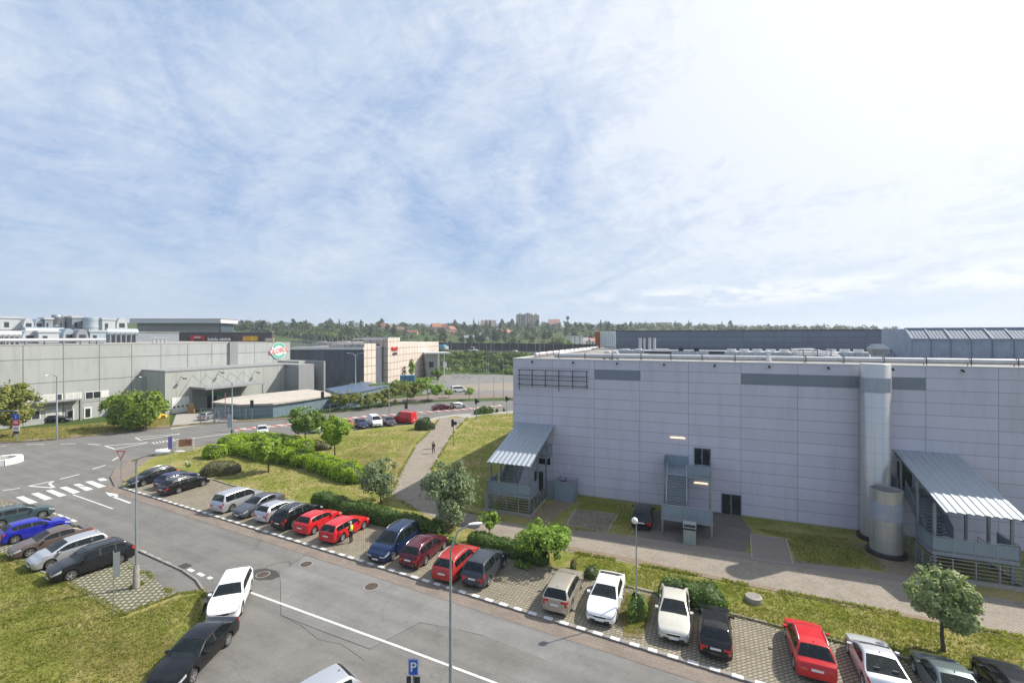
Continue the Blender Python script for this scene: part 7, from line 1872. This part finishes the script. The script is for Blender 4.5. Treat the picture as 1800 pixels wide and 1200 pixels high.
# ------------------------------------------------------------------ people
def skin(name, verts, edges, rad, mat, parent, root_i=0, sub=1):
    me = bpy.data.meshes.new(name); me.from_pydata([tuple(v) for v in verts], edges, []); o = bpy.data.objects.new(name, me); COL.objects.link(o); o.parent = parent; me.materials.append(mat)
    o.modifiers.new('skin', 'SKIN'); sv = me.skin_vertices[0].data
    for i, r_ in enumerate(rad): sv[i].radius = (r_, r_) if not isinstance(r_, tuple) else r_
    sv[root_i].use_root = True; o.modifiers['skin'].use_smooth_shade = True
    s_ = o.modifiers.new('sub', 'SUBSURF'); s_.levels = sub; s_.render_levels = sub
    return o
M['skin'] = plain('skin', (.5,.3,.22), .6, var=.05)
def person(label, u, v, rotz, J, top, legs, hair, gz, vest=None, cap=None):
    """J: joint positions of the pose; the figure faces +y"""
    root = empty('person', G(u, v, gz), rotz, label, 'person')
    order = ['pelvis','waist','chest','neck','head','crown','shL','elL','wrL','haL','shR','elR','wrR','haR','hipL','knL','anL','toL','hipR','knR','anR','toR']
    E_ = [('pelvis','waist'),('waist','chest'),('chest','neck'),('neck','head'),('head','crown'),('chest','shL'),('shL','elL'),('elL','wrL'),('wrL','haL'),('chest','shR'),('shR','elR'),('elR','wrR'),('wrR','haR'),('pelvis','hipL'),('hipL','knL'),('knL','anL'),('anL','toL'),('pelvis','hipR'),('hipR','knR'),('knR','anR'),('anR','toR')]
    rd = dict(pelvis=(.13,.1),waist=(.125,.095),chest=(.15,.105),neck=.055,head=.092,crown=.075,shL=.055,shR=.055,elL=.042,elR=.042,wrL=.028,wrR=.028,haL=.036,haR=.036,hipL=.085,hipR=.085,knL=.055,knR=.055,anL=.036,anR=.036,toL=.035,toR=.035)
    vs = [Vector(J[k]) for k in order]; idx = {k: i for i, k in enumerate(order)}; es = [(idx[a], idx[b_]) for a, b_ in E_]; rr = [rd[k] for k in order]
    for s_ in 'LR':
        h = Vector(J['ha'+s_]); d_ = (h-Vector(J['wr'+s_])).normalized(); sd = d_.cross(Vector((0,.3,1))).normalized()
        for f_, ln in ((-1.5,.075),(-.5,.09),(.5,.085),(1.5,.065)):
            vs += [h+d_*.035+sd*f_*.018, h+d_*(.035+ln)+sd*f_*.02+Vector((0,.02,-.01))]; n_ = len(vs); es += [(idx['ha'+s_], n_-2), (n_-2, n_-1)]; rr += [.011, .008]
        vs += [h+sd*.045+d_*.01, h+sd*.055+d_*.05]; n_ = len(vs); es += [(idx['ha'+s_], n_-2), (n_-2, n_-1)]; rr += [.012, .009]
    skin('body', vs, es, rr, M['skin'], root)
    def part(nm, keys, k_, mat, add=.016, extra=None):
        ks = [q for q in order if q in keys]; ii = {q: i for i, q in enumerate(ks)}; ee = [(ii[a], ii[b_]) for a, b_ in E_ if a in ii and b_ in ii]
        ra = [(rd[q][0]+add, rd[q][1]+add) if isinstance(rd[q], tuple) else rd[q]+add for q in ks]
        return skin(nm, [Vector(J[q]) for q in ks], ee, ra, mat, root)
    part('trousers', ('pelvis','hipL','knL','anL','hipR','knR','anR'), 0, legs, .018)
    part('jacket', ('pelvis','waist','chest','shL','elL','wrL','shR','elR','wrR'), 0, top, .02)
    if vest: part('safety_vest', ('pelvis','waist','chest','shL','shR'), 0, vest, .036)
    for s_ in 'LR': skin('shoe', [Vector(J['an'+s_])-Vector((0,.03,.02)), Vector(J['to'+s_])], [(0,1)], [.05,.045], M['black'], root)
    hd = Vector(J['head']); b = MB()
    b.lathe([(.104*math.sin(PI*.55*k/6)+.001, .115*math.cos(PI*.55*k/6)) for k in range(7)], 14, (hd.x, hd.y-.012, hd.z+.03))
    b.build('cap' if cap else 'hair', cap or hair, root)
    if cap: b = MB(); b.box(hd.x-.07, hd.x+.07, hd.y+.06, hd.y+.17, hd.z+.045, hd.z+.06); b.build('cap_peak', cap, root)
    b = MB(); b.lathe([(.012,-.03),(.02,-.02),(.012,.02)], 6, (hd.x, hd.y+.1, hd.z+.01)); 
    for sx in (-.034, .034): b.box(hd.x+sx-.012, hd.x+sx+.012, hd.y+.082, hd.y+.094, hd.z+.03, hd.z+.042, 1)
    b.box(hd.x-.025, hd.x+.025, hd.y+.083, hd.y+.093, hd.z-.05, hd.z-.042, 1); b.build('face', [M['skin'], M['black']], root)
    return root
st = dict(pelvis=(0,0,.95),waist=(0,0,1.1),chest=(0,.01,1.34),neck=(0,.02,1.49),head=(0,.05,1.61),crown=(0,.05,1.70),
  shL=(-.19,0,1.41),elL=(-.24,.05,1.14),wrL=(-.12,.26,1.12),haL=(-.06,.31,1.14),shR=(.19,0,1.41),elR=(.25,.06,1.14),wrR=(.1,.28,1.16),haR=(.05,.33,1.18),
  hipL=(-.09,0,.9),knL=(-.11,.03,.49),anL=(-.12,-.02,.08),toL=(-.14,.14,.035),hipR=(.09,0,.9),knR=(.12,.02,.49),anR=(.13,-.03,.08),toR=(.16,.12,.035))
M['hivis'] = plain('hivis', (.55,.75,.03), .6, var=.05); M['navycloth'] = plain('dark_cloth', (.012,.013,.018), .85); M['hairm'] = plain('hair', (.03,.02,.015), .7)
person('person in yellow safety vest and black trousers standing by the red estate', 617, 953, R(75), st, M['navycloth'], M['navycloth'], M['hairm'], .09, vest=M['hivis'], cap=plain('pale_cap', (.5,.45,.4), .8))
wk = dict(st); wk.update(haL=(-.26,.2,.86),wrL=(-.26,.16,.93),elL=(-.25,.0,1.16),haR=(.27,-.16,.84),wrR=(.27,-.13,.9),elR=(.25,-.08,1.15),knL=(-.1,-.02,.5),anL=(-.09,-.18,.1),toL=(-.09,-.03,.04),knR=(.09,.12,.51),anR=(.09,.15,.08),toR=(.09,.32,.045),pelvis=(0,0,.94),hipL=(-.09,-.01,.9),hipR=(.09,.02,.9))
person('person in dark clothes walking on the paved path', 762, 796.5, R(160), wk, M['navycloth'], M['navycloth'], M['hairm'], .135)

# ------------------------------------------------------------------ air
hb = MB(); hb.box(-3500, 3500, -160, 4200, -40, 150)
hm = bpy.data.materials.new('haze'); hm.use_nodes = True; hn_t = hm.node_tree
hn_t.nodes.remove(hn_t.nodes['Principled BSDF']); pv = hn_t.nodes.new('ShaderNodeVolumePrincipled')
pv.inputs['Color'].default_value = (.86,.92,1.0,1); pv.inputs['Density'].default_value = .000266; pv.inputs['Anisotropy'].default_value = .2
hn_t.links.new(pv.outputs[0], hn_t.nodes['Material Output'].inputs['Volume'])
tag(hb.build('haze', hm), 'thin pale haze in the air over the whole place', 'haze', kind='stuff')
